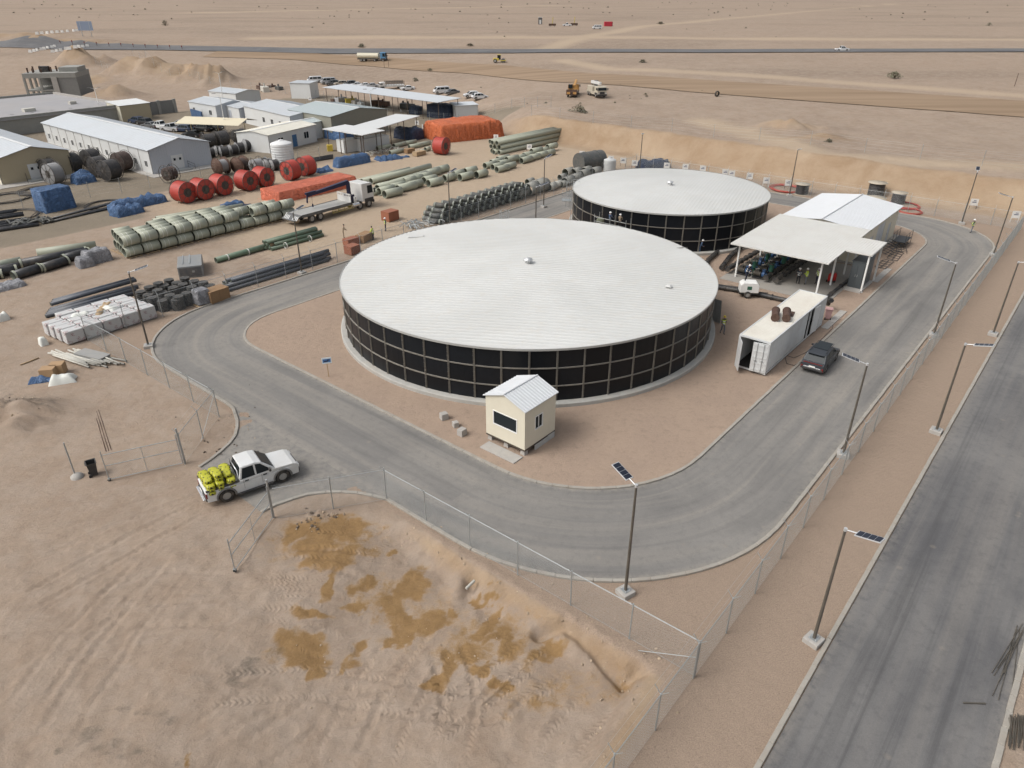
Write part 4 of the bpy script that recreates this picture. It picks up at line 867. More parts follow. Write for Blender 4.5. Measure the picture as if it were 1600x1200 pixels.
tag(MB().tube([(1.0*cos(a), 0, .3+.9*sin(a)) for a in np.linspace(.1, 1.6, 8)], .22, 10).build('duct_elbow', BLKP, None, (*W(68.4, 17.4), .1), AX+.5), 'black bent duct elbow behind the container end', 'duct')
for i, (lb, pts) in enumerate((('black cable looping from the container to the grey car', ((1225, 556), (1240, 561), (1258, 553), (1275, 540), (1300, 515), (1302, 500))), ('thin black cable lying in a loop by the container wall', ((1226, 558), (1229, 570), (1240, 573), (1255, 566))))):
    tag(MB().tube([(*P(*q), .11) for q in pts], .025, 5).build('cable', BLKP), lb, 'cable')
# ================================================================ VEHICLES
RUB = M('tyre rubber', (.028, .027, .026), .85, var=.3, scale=6, dirt=.35); RIMS = M('steel rim', (.35, .35, .34), .5, .4, dirt=.3); BLACKP = M('black plastic trim', (.03, .03, .032), .6, var=.2, dirt=.12)
REDL = M('red lamp lens', (.16, .012, .01), .35); CLEARL = M('clear lamp lens', (.6, .6, .58), .2); CHROME = M('bright metal', (.7, .7, .7), .25, .8); PLATE = M('number plate white', (.75, .75, .72), .5)
def cpaint(name, col, dirt=.12): return M('car paint '+name, col, .28, .05, var=.05, scale=1, dirt=dirt)
def arch(cx, r, n=8): return [(cx+r*cos(a), .36+r*sin(a)) for a in np.linspace(pi+.25, -.25, n)][::1]
def wheel(t, x, y, r, w=.24, rim=True):
    s_ = 1 if y > 0 else -1; k = MB().lathe([(r*.58, -w/2), (r*.9, -w/2), (r, -w*.34), (r, w*.34), (r*.9, w/2), (r*.58, w/2)], 20).xform(Matrix.Translation((x, y, r)) @ Matrix.Rotation(pi/2, 4, 'X')).build('wheel', RUB, t)
    if rim: MB().cyl((x, y-.06, r), (x, y+s_*(w/2-.03), r), r*.6, r*.56, 16).cyl((x, y, r), (x, y+s_*w*.5, r), r*.2, n=10).build('rim', RIMS, k)
    return k
def car(label, loc, rz, col, prof, cab, L, W_, H, r, ax, small=False, group=None, name='parked_car', cat='car', glassm=GLASS, belt=None, wins=None, detail=None):
    """prof: lower body side profile (x forward, z) given as top line front->rear; cab: greenhouse trapezoid points"""
    t = thing(name, label, cat, loc, rz, group); hw = W_/2
    bot = .28*(r/.36)
    front, rear = ax
    ra = r*1.17
    def ar(cx): return [(cx+ra*cos(a), r*.98+ra*sin(a)) for a in np.linspace(0, pi, 9)]
    lower = [(prof[0][0]-.03, bot)]+[(front+ra, bot)]+ar(front)+[(front-ra, bot), (rear+ra, bot)]+ar(rear)+[(rear-ra, bot), (prof[-1][0]+.03, bot+.04)]
    pts = list(prof)+list(reversed(lower))
    zb = prof[len(prof)//2][1]
    hwf = lambda x, z: hw*(1-.07*max(0, (z-.75*zb))/zb)*(1-.06*max(0, abs(x)/(L/2)-.75)/.25)
    MB().extr(pts, hwf).build('body', col, t, bevel=.05 if not small else .04, seg=3 if not small else 1)
    MB().box((front+rear)/2, 0, bot-.02, front-rear+2*ra, W_*.8, .5).build('underbody', BLACKP, t)
    z0, z1 = cab[0][1], max(p[1] for p in cab); cw = lambda x, z: hw*(.965-.17*(z-z0)/(z1-z0))
    cb = MB().extr(cab, cw).build('cabin', col, t, bevel=.05 if not small else .03, seg=2 if not small else 1)
    for q in wins:   # side glass, both sides
        for s_ in (-1, 1):
            m = MB(); n = len(q); vs = [(x, s_*(cw(x, z)-.01), z) for x, z in q]+[(x, s_*(cw(x, z)+.012), z) for x, z in q]
            m.add(vs, [tuple(range(n)), tuple(reversed(range(n, 2*n)))]+[(i, n+i, n+(i+1) % n, (i+1) % n) for i in range(n)]).build('side_window', glassm, cb)
    # windscreen and rear glass lie on the first and last cabin edges
    for nm, (a, b) in (('windscreen', (cab[0], cab[1])), ('rear_window', (cab[-1], cab[-2]))):
        d = (b[0]-a[0], b[1]-a[1]); Ld = math.hypot(*d); nrm = (d[1]/Ld, -d[0]/Ld)
        if nm == 'rear_window': nrm = (-d[1]/Ld, d[0]/Ld)
        p0 = (a[0]+d[0]*.1, a[1]+d[1]*.1); p1 = (a[0]+d[0]*.92, a[1]+d[1]*.92); vs = []
        for o in (-.01, .016):
            for p in (p0, p1):
                w_ = cw(*p)-.09
                for s_ in (-1, 1): vs.append((p[0]+nrm[0]*o, s_*w_, p[1]+nrm[1]*o))
        MB().add(vs, [(0, 1, 3, 2), (4, 6, 7, 5), (0, 4, 5, 1), (2, 3, 7, 6), (0, 2, 6, 4), (1, 5, 7, 3)]).build(nm, glassm, cb)
    for x in ax:
        for s_ in (-1, 1): wheel(t, x, s_*(hw-.11), r, .22, True)
    zf = prof[0][1]; xf, xr = prof[0][0], prof[-1][0]
    for s_ in (-1, 1):
        MB().box(xf-.06, s_*(hw*.72), zf-.05, .2, .36, .16).build('headlight', CLEARL, t, bevel=.02)
        MB().box(xr+.03, s_*(hw*.86), prof[-1][1]-.32, .1, .16, .3).build('tail_light', REDL, t, bevel=.02)
    MB().box(xf-.02, 0, bot+.05, .14, W_*.9, .22).build('bumper', BLACKP, t, bevel=.04); MB().box(xr+.02, 0, bot+.08, .14, W_*.9, .2).build('bumper', BLACKP, t, bevel=.04)
    MB().box(xr-.06, 0, bot+.35, .02, .5, .13).build('number_plate', PLATE, t)
    if not small:
        for s_ in (-1, 1): MB().box(cab[0][0]-.35, s_*(hw+.1), z0+.05, .12, .22, .16).build('mirror', BLACKP, t, bevel=.03)
    if detail: detail(t, hw)
    return t
# --- white crew-cab pickup with yellow sacks
PW = cpaint('dusty white', (.62, .63, .62), .35)
def pick_detail(t, hw):
    for s_ in (-1, 1):
        for x, w_ in ((.95, 1.0), (-.05, .95)):
            m = MB().tube([(x-w_/2, s_*(hw+.004), .5), (x-w_/2, s_*(hw-.005), 1.02)], .008, 4); m.build('door_seam', BLACKP, t)
            MB().box(x-w_*.32, s_*(hw+.01), .93, .2, .05, .05).build('door_handle', BLACKP, t)
        for cx in (1.55, -1.5): MB().tube([(cx+.49*cos(a), s_*(hw+.015), .38+.49*sin(a)) for a in np.linspace(-.1, pi+.1, 12)], .055, 6).build('arch_flare', M('grey flare', (.12, .12, .118), .6, dirt=.3), t)
        MB().box(-1.6, s_*(hw-.05), 1.0, 1.75, .09, .09).build('bed_rail', BLACKP, t)
        MB().box(.0, s_*(hw+.06), .3, 1.9, .18, .05).build('side_step', BLACKP, t)
    MB().box(-1.65, 0, .62, 1.75, 1.5, .04).build('bed_floor', BLACKP, t)
    MB().tube([(-.72, -.72, 1.0), (-.72, -.68, 1.62), (-.72, .68, 1.62), (-.72, .72, 1.0)], .03, 6).build('roll_bar', CHROME, t)
    MB().box(2.5, 0, .62, .05, 1.1, .2).build('grille', BLACKP, t); MB().box(-2.6, 0, .42, .15, 1.5, .12).build('step_bumper', CHROME, t, bevel=.03)
pk = [(2.5, .72), (2.45, .92), (2.2, 1.02), (1.15, 1.1), (.9, 1.1), (-.75, 1.06), (-.75, .95), (-2.45, .95), (-2.5, .9)]
pcab = [(1.25, 1.08), (.55, 1.70), (.22, 1.78), (-.52, 1.76), (-.74, 1.08)]
pr = P(365, 773); pf_ = P(450, 742); prz = math.atan2(pf_[1]-pr[1], pf_[0]-pr[0])
pickup_xy = (W(17.9, 36.25)[0]-.12, W(17.9, 36.25)[1]-.85)
pickup = car('dusty white crew-cab pickup loaded with yellow sacks driving in at the gate', (*pickup_xy, .02), AX-.26, PW, pk, pcab, 5.1, 1.78, 1.72, .385, (1.55, -1.5), name='pickup_truck', cat='pickup', wins=[[(1.02, 1.11), (.50, 1.62), (.22, 1.67), (.22, 1.11)], [(.12, 1.11), (.12, 1.67), (-.44, 1.67), (-.60, 1.11)]], detail=pick_detail)
pickup.scale = (1.13, 1.13, 1.13)
YEL = NG('yellow printed sack'); g = YEL; g.col(g.mix(g.ramp(g.noise(6.5, 2, .5, .2), (.56, 0.0), (.60, 1.0)), g.mix(g.noise(3), (.34, .345, .018), (.46, .45, .03)), (.02, .02, .02))); g.b.inputs['Roughness'].default_value = .45; YEL = g.m
def sack(L, w, h, seed=0):
    m = MB(); n, k = 9, 10; vs = []
    rr = random.Random(seed)
    for i in range(n):
        x = -L/2+L*i/(n-1); e = math.sin(pi*min(max(i/(n-1), .03), .97))**.22
        for j in range(k): a = 2*pi*j/k; vs.append((x+rr.uniform(-.01, .01), w/2*e*(abs(cos(a))**.45*(1 if cos(a) > 0 else -1))*1.0+rr.uniform(-.012, .012), h/2+h/2*e*(abs(sin(a))**.55*(1 if sin(a) > 0 else -1))+rr.uniform(-.012, .012)))
    fs = [(i*k+j, i*k+(j+1) % k, (i+1)*k+(j+1) % k, (i+1)*k+j) for i in range(n-1) for j in range(k)]+[tuple(reversed(range(k))), tuple(range((n-1)*k, n*k))]
    return m.add(vs, fs, True)
sk = [sack(.86, .56, .26, i).mesh('yellow_sack', YEL) for i in range(4)]
PM = Matrix.Translation((*pickup_xy, .02)) @ Matrix.Rotation(AX-.26, 4, 'Z')
q = 0
for lay in range(5):
    for i in range(3 if lay < 3 else 2):
        for j in range(3):
            if lay == 4 and (j != 1 or i != 0): continue
            p = PM @ Vector(((-1.12-j*.53+R.uniform(-.05, .05))*1.13, (-.52+i*.52+R.uniform(-.04, .04)+(.26 if lay > 2 else 0))*1.13, (.74+lay*.19)*1.13+R.uniform(-.02, .02))); o = inst('yellow_sack', sk[q % 4], p, (R.uniform(-.08, .08), R.uniform(-.08, .08), AX-.26+pi/2+R.uniform(-.09, .09)))
            tag(o, 'yellow sack with black print heaped in the pickup bed', 'sack', 'yellow sacks in the pickup bed'); q += 1
# --- grey SUV seen from behind
SG = cpaint('graphite grey', (.036, .041, .048), .03); SG.node_tree.nodes['Principled BSDF'].inputs['Specular IOR Level'].default_value = .25
def suv_detail(t, hw):
    MB().box(-2.26, 0, .93, .06, 1.5, .05).build('light_bar', REDL, t); MB().box(-2.28, 0, .50, .1, 1.35, .14).build('rear_diffuser', CHROME, t, bevel=.02); MB().box(-2.22, 0, .78, .1, 1.45, .07).build('trim_strip', CHROME, t, bevel=.01)
    MB().box(.1, 0, 1.655, 1.6, 1.1, .02).build('roof_glass', GLASS, t); MB().box(-1.72, 0, 1.58, .3, 1.25, .04).build('spoiler', SG, t)
    for s_ in (-1, 1): MB().cyl((.9, s_*.62, 1.66), (-1.3, s_*.62, 1.66), .025, n=6).build('roof_rail', BLACKP, t); MB().box(.2, s_*(hw+.005), .9, .2, .04, .04).build('door_handle', CHROME, t); MB().box(-.75, s_*(hw+.005), .9, .2, .04, .04).build('door_handle', CHROME, t)
sv = [(2.25, .62), (2.2, .82), (1.9, .93), (1.1, 1.02), (.8, 1.02), (-1.6, 1.03), (-2.1, 1.02), (-2.26, .9), (-2.3, .7)]
scab = [(1.35, 1.0), (.45, 1.58), (-.2, 1.66), (-1.6, 1.6), (-2.12, 1.02)]
swin = [[(1.0, 1.04), (.45, 1.48), (.05, 1.55), (.05, 1.04)], [(-.05, 1.04), (-.05, 1.55), (-.95, 1.54), (-.95, 1.04)], [(-1.05, 1.04), (-1.05, 1.53), (-1.45, 1.5), (-1.75, 1.04)]]
car('dark grey sport utility car parked at the kerb beside the container', (*W(56.9, 14.3), .02), AX+.04, SG, sv, scab, 4.6, 1.88, 1.66, .36, (1.4, -1.4), name='parked_car', wins=swin, detail=suv_detail)
# --- simple kinds for the far cars
KINDS = {
 'sedan': dict(prof=[(2.3, .6), (2.25, .75), (1.2, .9), (.9, .92), (-1.3, .95), (-2.2, .95), (-2.3, .7)], cab=[(1.1, .92), (.3, 1.38), (-.2, 1.44), (-.9, 1.4), (-1.6, .95)], L=4.6, W_=1.8, H=1.44, r=.33, ax=(1.4, -1.35), wins=[[(.8, .96), (.25, 1.32), (-.25, 1.36), (-.25, .96)], [(-.33, .96), (-.33, 1.36), (-.85, 1.33), (-1.25, .96)]]),
 'suv': dict(prof=sv, cab=scab, L=4.6, W_=1.88, H=1.66, r=.37, ax=(1.4, -1.4), wins=swin),
 'van': dict(prof=[(2.4, .6), (2.38, .95), (2.2, 1.1), (1.6, 1.15), (0, 1.15), (-2.3, 1.15), (-2.45, 1.0), (-2.45, .6)], cab=[(2.2, 1.1), (1.5, 1.88), (1.1, 1.98), (-2.2, 1.98), (-2.42, 1.12)], L=4.9, W_=1.85, H=1.98, r=.34, ax=(1.6, -1.4), wins=[[(1.85, 1.2), (1.4, 1.75), (.75, 1.75), (.75, 1.2)], [(.6, 1.2), (.6, 1.75), (-.7, 1.75), (-.7, 1.2)], [(-.85, 1.2), (-.85, 1.75), (-2.0, 1.75), (-2.1, 1.2)]]),
 'pickup': dict(prof=pk, cab=pcab, L=5.1, W_=1.78, H=1.72, r=.37, ax=(1.55, -1.5), wins=[[(1.02, 1.11), (.50, 1.62), (.22, 1.67), (.22, 1.11)], [(.12, 1.11), (.12, 1.67), (-.44, 1.67), (-.60, 1.11)]])}
WHT = cpaint('white', (.66, .67, .67), .15); SIL = cpaint('silver', (.42, .43, .44), .15); BLK = cpaint('black', (.018, .02, .024), .05); GRY = cpaint('grey', (.12, .125, .13), .1); NAVY = cpaint('navy', (.025, .04, .08), .05); BEIG = cpaint('beige', (.42, .37, .30), .15)
def fcar(kind, col, px, py, rz, label, group=None):
    k = KINDS[kind]; x, y, z = T(px, py); return car(label, (x, y, z), rz, col, small=True, group=group, name={'van': 'minivan', 'pickup': 'pickup_truck'}.get(kind, 'parked_car'), cat={'van': 'van', 'pickup': 'pickup'}.get(kind, 'car'), **k)
D = radians
for a in (('van', WHT, 492, 129, D(205), 'white van at the outer end of the line of parked vehicles beyond the steel shelter'), ('van', SIL, 513, 131, D(205), 'silver van with long side windows parked second in the desert line'), ('suv', GRY, 520, 133, D(200), 'grey car squeezed beside the silver van in the desert line'), ('suv', BEIG, 533, 134, D(200), 'beige car facing the shelter in the desert line'), ('suv', GRY, 547, 134, D(205), 'dark grey car between beige and white cars in the desert line'),
          ('sedan', WHT, 557, 135.5, D(195), 'low white car parked behind the shelter roof edge'), ('sedan', WHT, 570, 136.5, D(195), 'white car beside the flat cab truck behind the shelter'), ('sedan', SIL, 581, 137, D(195), 'silver car half hidden by the shelter roof'), ('sedan', WHT, 637, 141, D(200), 'white car beside the stake-bed truck'), ('van', WHT, 690, 146, D(205), 'white van with dark windows parked beside a grey car'), ('sedan', GRY, 706, 147, D(205), 'grey low car parked against the white van'),
          ('suv', WHT, 737, 152, D(195), 'white car half behind another white one by the shelter end'), ('suv', WHT, 750, 155, D(20), 'white car seen from behind by the shelter end'), ('pickup', WHT, 1315, 80, D(1), 'white pickup driving along the far highway'), ('van', WHT, 933, 45.5, D(185), 'white van parked far out near a red box'), ('pickup', WHT, 886, 41, D(180), 'white pickup parked far out by drilling gear')): fcar(*a, group='vehicles parked in the open desert' if a[2] < 800 else None)
for a in (('suv', NAVY, 215, 193, D(150), 'dark blue car nearest the cream cabin'), ('suv', BLK, 226, 195, D(150), 'black car beside the dark blue one near the cream cabin'), ('sedan', GRY, 236, 200, D(155), 'grey car beside the white pickup'), ('pickup', WHT, 252, 201, D(160), 'white pickup parked behind the long white building'), ('sedan', SIL, 283, 197, D(160), 'silver car under the sun shade'), ('pickup', SIL, 268, 205, D(160), 'silver pickup between white pickup and black cars'), ('suv', NAVY, 288, 206, D(165), 'dark blue car between pickup and sun shade post'), ('sedan', BLK, 302, 214, D(165), 'low black car by the long white building'), ('suv', BLK, 318, 205, D(160), 'black car under the shade canopy'), ('suv', BLK, 334, 204, D(165), 'black car at the outer end of the shade canopy'), ('sedan', BLK, 296, 200, D(160), 'black car parked behind the sun shade post')): fcar(*a, group='cars parked in the camp yard')
# --- flatbed crane truck
TWH = M('truck white', (.62, .62, .60), .4, .05, dirt=.2); TNAVY = M('crane navy', (.02, .022, .06), .35, .1, var=.15); TGREY = M('truck chassis grey', (.10, .105, .11), .6, .2, dirt=.3); BEDM = M('bed plate', (.36, .36, .34), .6, .2, var=.2, dirt=.35); YELF = M('faded yellow frame', (.45, .36, .09), .6, dirt=.2); WOOD = M('weathered timber', (.30, .22, .14), .85, var=.3, scale=5)
def rig_wheels(t, xs_, w, r=.5, small=False):
    for x in xs_:
        for s_ in (-1, 1): wheel(t, x, s_*(w/2-.2), r, .34)
def truck_cab(t, x, w, h, mat, z0=.75, d=2.0):
    pr_ = [(x+d/2, z0), (x+d/2+.05, z0+.8), (x+d/2-.12, z0+h-.1), (x+d/2-.35, z0+h), (x-d/2, z0+h+.05), (x-d/2, z0)]
    c = MB().extr(pr_, w/2).build('cab', mat, t, bevel=.06); MB().extr([(x+d/2+.055, z0+.85), (x+d/2+.065, z0+.9), (x+d/2-.07, z0+h-.22), (x+d/2-.13, z0+h-.22)], w/2-.12).build('windscreen', GLASS, c)
    for s_ in (-1, 1):
        MB().extr([(x+d/2-.1, z0+.9), (x+d/2-.2, z0+h-.3), (x-.05, z0+h-.3), (x-.05, z0+.9)], lambda a, b: s_*(w/2+.012), lambda a, b: s_*(w/2-.01)).build('side_window', GLASS, c)
        MB().box(x+d/2+.1, s_*(w/2+.15), z0+.9, .12, .2, .5).build('mirror', BLACKP, c); MB().box(x+d/2+.04, s_*(w/2-.3), z0+.12, .08, .35, .2).build('headlight', CLEARL, c)
        MB().extr([(x+d/2-.1, z0-.1), (x+d/2-.1, z0+.35), (x-d/2+.35, z0+.35), (x-d/2+.35, z0-.1)], lambda a, b: s_*(w/2+.03), lambda a, b: s_*(w/2-.02)).build('wheel_arch', BLACKP, c)
    MB().box(x+d/2, 0, z0-.35, .25, w*.98, .38).build('bumper', BLACKP, t, bevel=.04); MB().box(x+d/2+.03, 0, z0+.1, .06, w*.5, .5).build('grille', BLACKP, c)
a_, b_ = P(474, 352), P(578, 323); trz = math.atan2(b_[1]-a_[1], b_[0]-a_[0])
t = thing('crane_truck', 'white flatbed truck with navy loader crane beside the low orange tarpaulin block', 'truck', (a_[0]*.5+b_[0]*.5-.75, a_[1]*.5+b_[1]*.5+1.0, 0), trz); t.scale = (1.06, 1.12, 1.16)
MB().box(0, 0, .62, 11.6, .9, .3).build('chassis', TGREY, t); truck_cab(t, 5.0, 2.5, 2.15, TWH, .85)
MB().box(-2.1, 0, 1.05, 8.0, 2.55, .12).build('bed', BEDM, t)
m = MB()
for s_ in (-1, 1): m.box(-2.1, s_*1.27, .9, 8.0, .06, .32)
m.build('bed_side', TGREY, t)
hb = MB().box(1.95, 0, 1.15, .08, 2.5, .7).build('headboard', TWH, t); m = MB().box(1.95, 0, 2.05, .08, 2.5, .12)
for k in range(9): m.box(1.95, -1.2+k*.3, 1.85, .07, .1, .22)
m.build('headboard_slat', TWH, hb)
rp_ = MB().extr([(-6.1, 1.15), (-6.15, 1.2), (-7.3, .75), (-7.3, .68)], 1.25).build('tail_ramp', TGREY, t)
for k in range(10):
    if k not in (4, 5): m = MB(); m.box(0, 0, 0, 1.2, .12, .015); m.xform(Matrix.Translation((-6.7, -1.15+k*.255, .97)) @ Matrix.Rotation(radians(-21), 4, 'Y') @ Matrix.Rotation(.5, 4, 'Z')).build('ramp_stripe', TWH, rp_)
MB().box(-6.9, 0, .55, .5, 2.5, .14).build('rear_beam', WOOD, t, bevel=.02)
for s_ in (-1, 1):
    m = MB()
    for z in (.45, .62, .8): m.box(.6, s_*1.2, z, 3.6, .05, .05)
    for x in (-1.2, -.2, .8, 1.6, 2.4): m.box(x, s_*1.2, .45, .05, .05, .4)
    m.build('side_guard', YELF, t)
rig_wheels(t, (-3.2, -4.55, 5.15, 3.55), 2.5)
cr = MB().box(2.85, 0, 1.0, .9, 1.0, .8).cyl((2.85, 0, 1.7), (2.85, 0, 3.35), .3, .26, 10).build('crane_column', TNAVY, t)
def beam(m, p0, p1, w0, w1): return m.cyl(p0, p1, w0, w1, 4, smooth=False)
beam(MB(), (2.9, .1, 3.3), (-3.3, .7, 2.7), .34, .22).build('crane_boom', TNAVY, t); beam(MB(), (-2.1, .6, 2.95), (-3.6, .72, 2.9), .2, .18).build('boom_tip', TNAVY, t)
beam(MB(), (-3.35, .7, 2.85), (-3.5, .7, 1.85), .12, .1).build('boom_jib', TNAVY, t); hk = MB().cyl((-3.1, .2, 2.7), (-3.1, .2, 1.75), .015, n=4).build('hook_cable', BLACKP, t); MB().box(-3.1, .2, 1.4, .18, .14, .35, 0, .6).build('hook_block', TNAVY, hk)
for s_ in (-1, 1): MB().box(2.85, s_*1.05, .5, .25, .25, 1.2).build('outrigger', TWH, t)
MB().cyl((2.2, -1.15, .75), (3.3, -1.15, .75), .25, n=12).build('fuel_tank', CHROME, t)
# --- far trucks
def ftruck(label, px, py, rz, name='truck'): x, y, z = T(px, py); return thing(name, label, 'truck', (x, y, z), rz)
BLUEC = M('blue cab paint', (.06, .19, .34), .4, dirt=.15); CREAMT = M('cream tank paint', (.56, .52, .40), .5, dirt=.2)
t = ftruck('water tanker truck with blue cab and cream tank on the graded dirt road', 583, 96, D(-8), 'tanker_truck')
MB().box(-1, 0, .7, 10, .9, .3).build('chassis', TGREY, t); truck_cab(t, 4.2, 2.5, 2.3, BLUEC, .85)
MB().cyl((-5.8, 0, 2.0), (2.4, 0, 2.0), 1.05, n=18).build('water_vessel', CREAMT, t).scale = (1, 1.1, .95); rig_wheels(t, (-4.3, -3.1, 1.0, 4.2), 2.4); MB().box(-1.8, 0, .9, 7.6, 2.2, .12).build('side_skirt', TGREY, t)
t = ftruck('stake-bed truck with dark rails parked behind the steel shelter', 613, 139, D(200), 'stake_truck'); truck_cab(t, 3.2, 2.2, 1.5, TWH, .6, 1.7); MB().box(-.8, 0, .75, 6, 2.3, .5).build('bed', TWH, t); m = MB()
for s_ in (-1, 1):
    for z in (1.5, 1.9, 2.25): m.box(-.8, s_*1.12, z, 6, .05, .12)
    for k in range(8): m.box(-3.7+k*.83, s_*1.12, 1.2, .08, .06, 1.2)
m.build('stake_rail', BLACKP, t); rig_wheels(t, (3.0, -2.2), 2.1, .42)
ORG = M('faded orange machine paint', (.42, .22, .06), .5, dirt=.25); SANDP = M('sand machine paint', (.44, .40, .32), .5, dirt=.25)
t = ftruck('mobile crane with orange boom seen from behind on the desert', 895, 150, D(80), 'mobile_crane'); MB().box(0, 0, .6, 7, 2.2, .5).build('chassis', TGREY, t); MB().box(-3.3, 0, .6, .4, 2.6, 1.2).build('rear_panel', RUST, t); m = MB()
for s_ in (-1, 1): m.box(-3.52, s_*.75, .8, .02, .8, .5)
m.build('warning_plate', ORG, t); truck_cab(t, 3.4, 2.3, 1.6, ORG, .8, 1.8); MB().box(-.8, .5, 1.1, 1.8, 1.2, 1.6).build('crane_house', ORG, t); beam(MB(), (-1.6, -.4, 2.4), (3.6, -.4, 3.3), .4, .3).build('boom', ORG, t); MB().box(-1.4, .5, 2.0, 1.2, 1.0, .8).build('operator_cab', GLASS, t); rig_wheels(t, (-2.4, -1.2, 3.2), 2.4)
t = ftruck('sand coloured crane truck facing the earth bank on the desert', 931, 150, D(-75), 'mobile_crane'); MB().box(0, 0, .6, 7, 2.3, .6).build('chassis', SANDP, t); truck_cab(t, 3.0, 2.4, 1.7, SANDP, .8, 2.2); MB().box(-1.5, 0, 1.2, 3.5, 2.2, 1.0).build('deck_box', SANDP, t); beam(MB(), (-3.0, 0, 3.0), (2.6, 0, 3.1), .45, .4).build('boom', TWH, t); MB().cyl((-1.5, .5, 2.2), (-1.5, .5, 3.4), .5, n=10).build('crane_column', TGREY, t); rig_wheels(t, (-2.4, -1.2, 2.8), 2.5)
YELM = M('roller yellow', (.50, .40, .06), .5, dirt=.15)
t = ftruck('yellow road roller on the graded dirt road', 779, 98, D(-5), 'road_roller'); MB().cyl((1.6, -.95, .7), (1.6, .95, .7), .7, n=18).build('drum', TGREY, t); MB().box(1.6, 0, .65, 1.9, 2.2, .25).build('drum_frame', YELM, t); MB().box(-.8, 0, .7, 2.0, 1.5, .8).build('engine_hood', YELM, t, bevel=.08); MB().box(.2, 0, 1.0, 1.1, 1.4, 1.5).build('operator_cab', GLASS, t); MB().box(.2, 0, 2.5, 1.3, 1.6, .1).build('cab_roof', YELM, t); rig_wheels(t, (-1.1,), 1.9, .65)
# ================================================================ PIPE YARD
GRP = M('pale green fibreglass pipe', (.345, .365, .285), .55, var=.14, scale=1.5, dirt=.22, rnd=.22); GRPD = M('pipe bore', (.12, .13, .10), .8, var=.2); BLPIPE = M('black polyethylene pipe', (.022, .024, .028), .4, var=.25, scale=2, dirt=.15, rnd=.3)
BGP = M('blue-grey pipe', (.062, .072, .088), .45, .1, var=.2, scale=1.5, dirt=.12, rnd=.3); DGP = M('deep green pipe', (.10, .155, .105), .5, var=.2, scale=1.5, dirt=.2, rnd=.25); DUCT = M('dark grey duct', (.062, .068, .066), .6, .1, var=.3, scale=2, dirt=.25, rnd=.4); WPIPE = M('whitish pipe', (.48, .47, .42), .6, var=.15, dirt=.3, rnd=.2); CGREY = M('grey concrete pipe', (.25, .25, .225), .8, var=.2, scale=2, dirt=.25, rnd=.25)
PIPE = {}
def pipe_me(L, r, mat, th=None, n=18, collar=None, name='pipe_section'):
    k = (round(L, 2), round(r, 3), mat.name, collar.name if collar else 0, n, name)
    if k in PIPE: return PIPE[k]
    th = th or r*.12; m = MB(); vs = []
    for x, rr in ((-L/2, r), (L/2, r), (L/2, r-th), (-L/2, r-th)):
        for i in range(n): a = 2*pi*i/n; vs.append((x, rr*cos(a), rr*sin(a)))
    for q in range(4):
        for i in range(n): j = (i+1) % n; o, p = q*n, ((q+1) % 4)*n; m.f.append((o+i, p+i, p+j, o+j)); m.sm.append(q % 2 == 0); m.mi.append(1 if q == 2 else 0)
    m.v = vs
    if collar:
        for s_ in (-1, 1): m.cyl((s_*(L/2-.04)-s_*.22, 0, 0), (s_*(L/2-.04), 0, 0), r*1.06, n=n, caps=False, mi=2)
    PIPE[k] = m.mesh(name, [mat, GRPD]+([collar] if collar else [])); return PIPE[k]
def pipe(u, v, z, L, r, mat, rz=0, label='', group=None, collar=None, name='pipe_section', n=18, tilt=0):
    o = inst(name, pipe_me(L, r, mat, None, n, collar, name), (*W(u, v), z+r), (0, tilt, AX+rz)); o.rotation_euler = (R.uniform(0, 6.28), tilt, AX+rz); return tag(o, label, 'pipe', group)
STRAP = M('white strap', (.62, .63, .58), .6); PAL = M('pallet timber', (.36, .26, .155), .85, var=.3, scale=5)
pal_me = None
def pallet(u, v, L=1.2, w=1.2, rz=0, label='timber pallet under pipe sections', group=None, h=.14):
    global pal_me
    t = thing('pallet', label, 'pallet', (*W(u, v), 0), AX+rz, group)
    for k in range(5): MB().box(0, -w/2+.07+k*(w-.14)/4, h-.03, L, .12, .03).build('deck_board', PAL, t)
    for k in range(3): MB().box(-L/2+.06+k*(L-.12)/2, 0, 0, .1, w, h-.03).build('runner', PAL, t)
# double tier of fibreglass pipes on pallets
u0, v0 = PUV(196, 404); u1, v1 = PUV(452, 346); vr = (v0+v1)/2; cl = 2.12; r_ = .60; nc = int((u1-u0)/cl)
for c_ in range(nc+1):
    rowsN = (4, 4, 4, 4, 4, 4, 4, 3, 2, 2, 2, 2)[min(c_, 11)]
    if not rowsN: continue
    for w_ in range(rowsN):
        for tier in range(2):
            if tier and w_ == rowsN-1 and c_ % 3 == 1: continue
            if tier and c_ == 7 and w_ == 0: continue
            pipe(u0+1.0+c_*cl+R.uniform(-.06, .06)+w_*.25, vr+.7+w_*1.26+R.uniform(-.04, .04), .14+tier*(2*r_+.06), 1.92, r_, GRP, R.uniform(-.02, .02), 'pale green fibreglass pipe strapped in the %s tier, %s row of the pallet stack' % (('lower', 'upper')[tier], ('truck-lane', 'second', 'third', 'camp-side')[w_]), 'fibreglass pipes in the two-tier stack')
            if w_ < 2:
                for s_ in (-.55, .5):
                    o = inst('strap', PIPE.setdefault('strap', MB().lathe([(r_+.008, -.025), (r_+.016, -.025), (r_+.016, .025), (r_+.008, .025)], 18).xform(Matrix.Rotation(pi/2, 4, 'Y')).mesh('strap', STRAP)), (s_, 0, 0), (0, 0, 0), bpy.data.objects[-1] if False else COL.objects[-1])
    pallet(u0+1.0+c_*cl, vr+.7+.63*(rowsN-1), 1.5, 1.26*rowsN, label='timber pallet under the two-tier fibreglass pipe stack', group='pallets under the pipe stack')
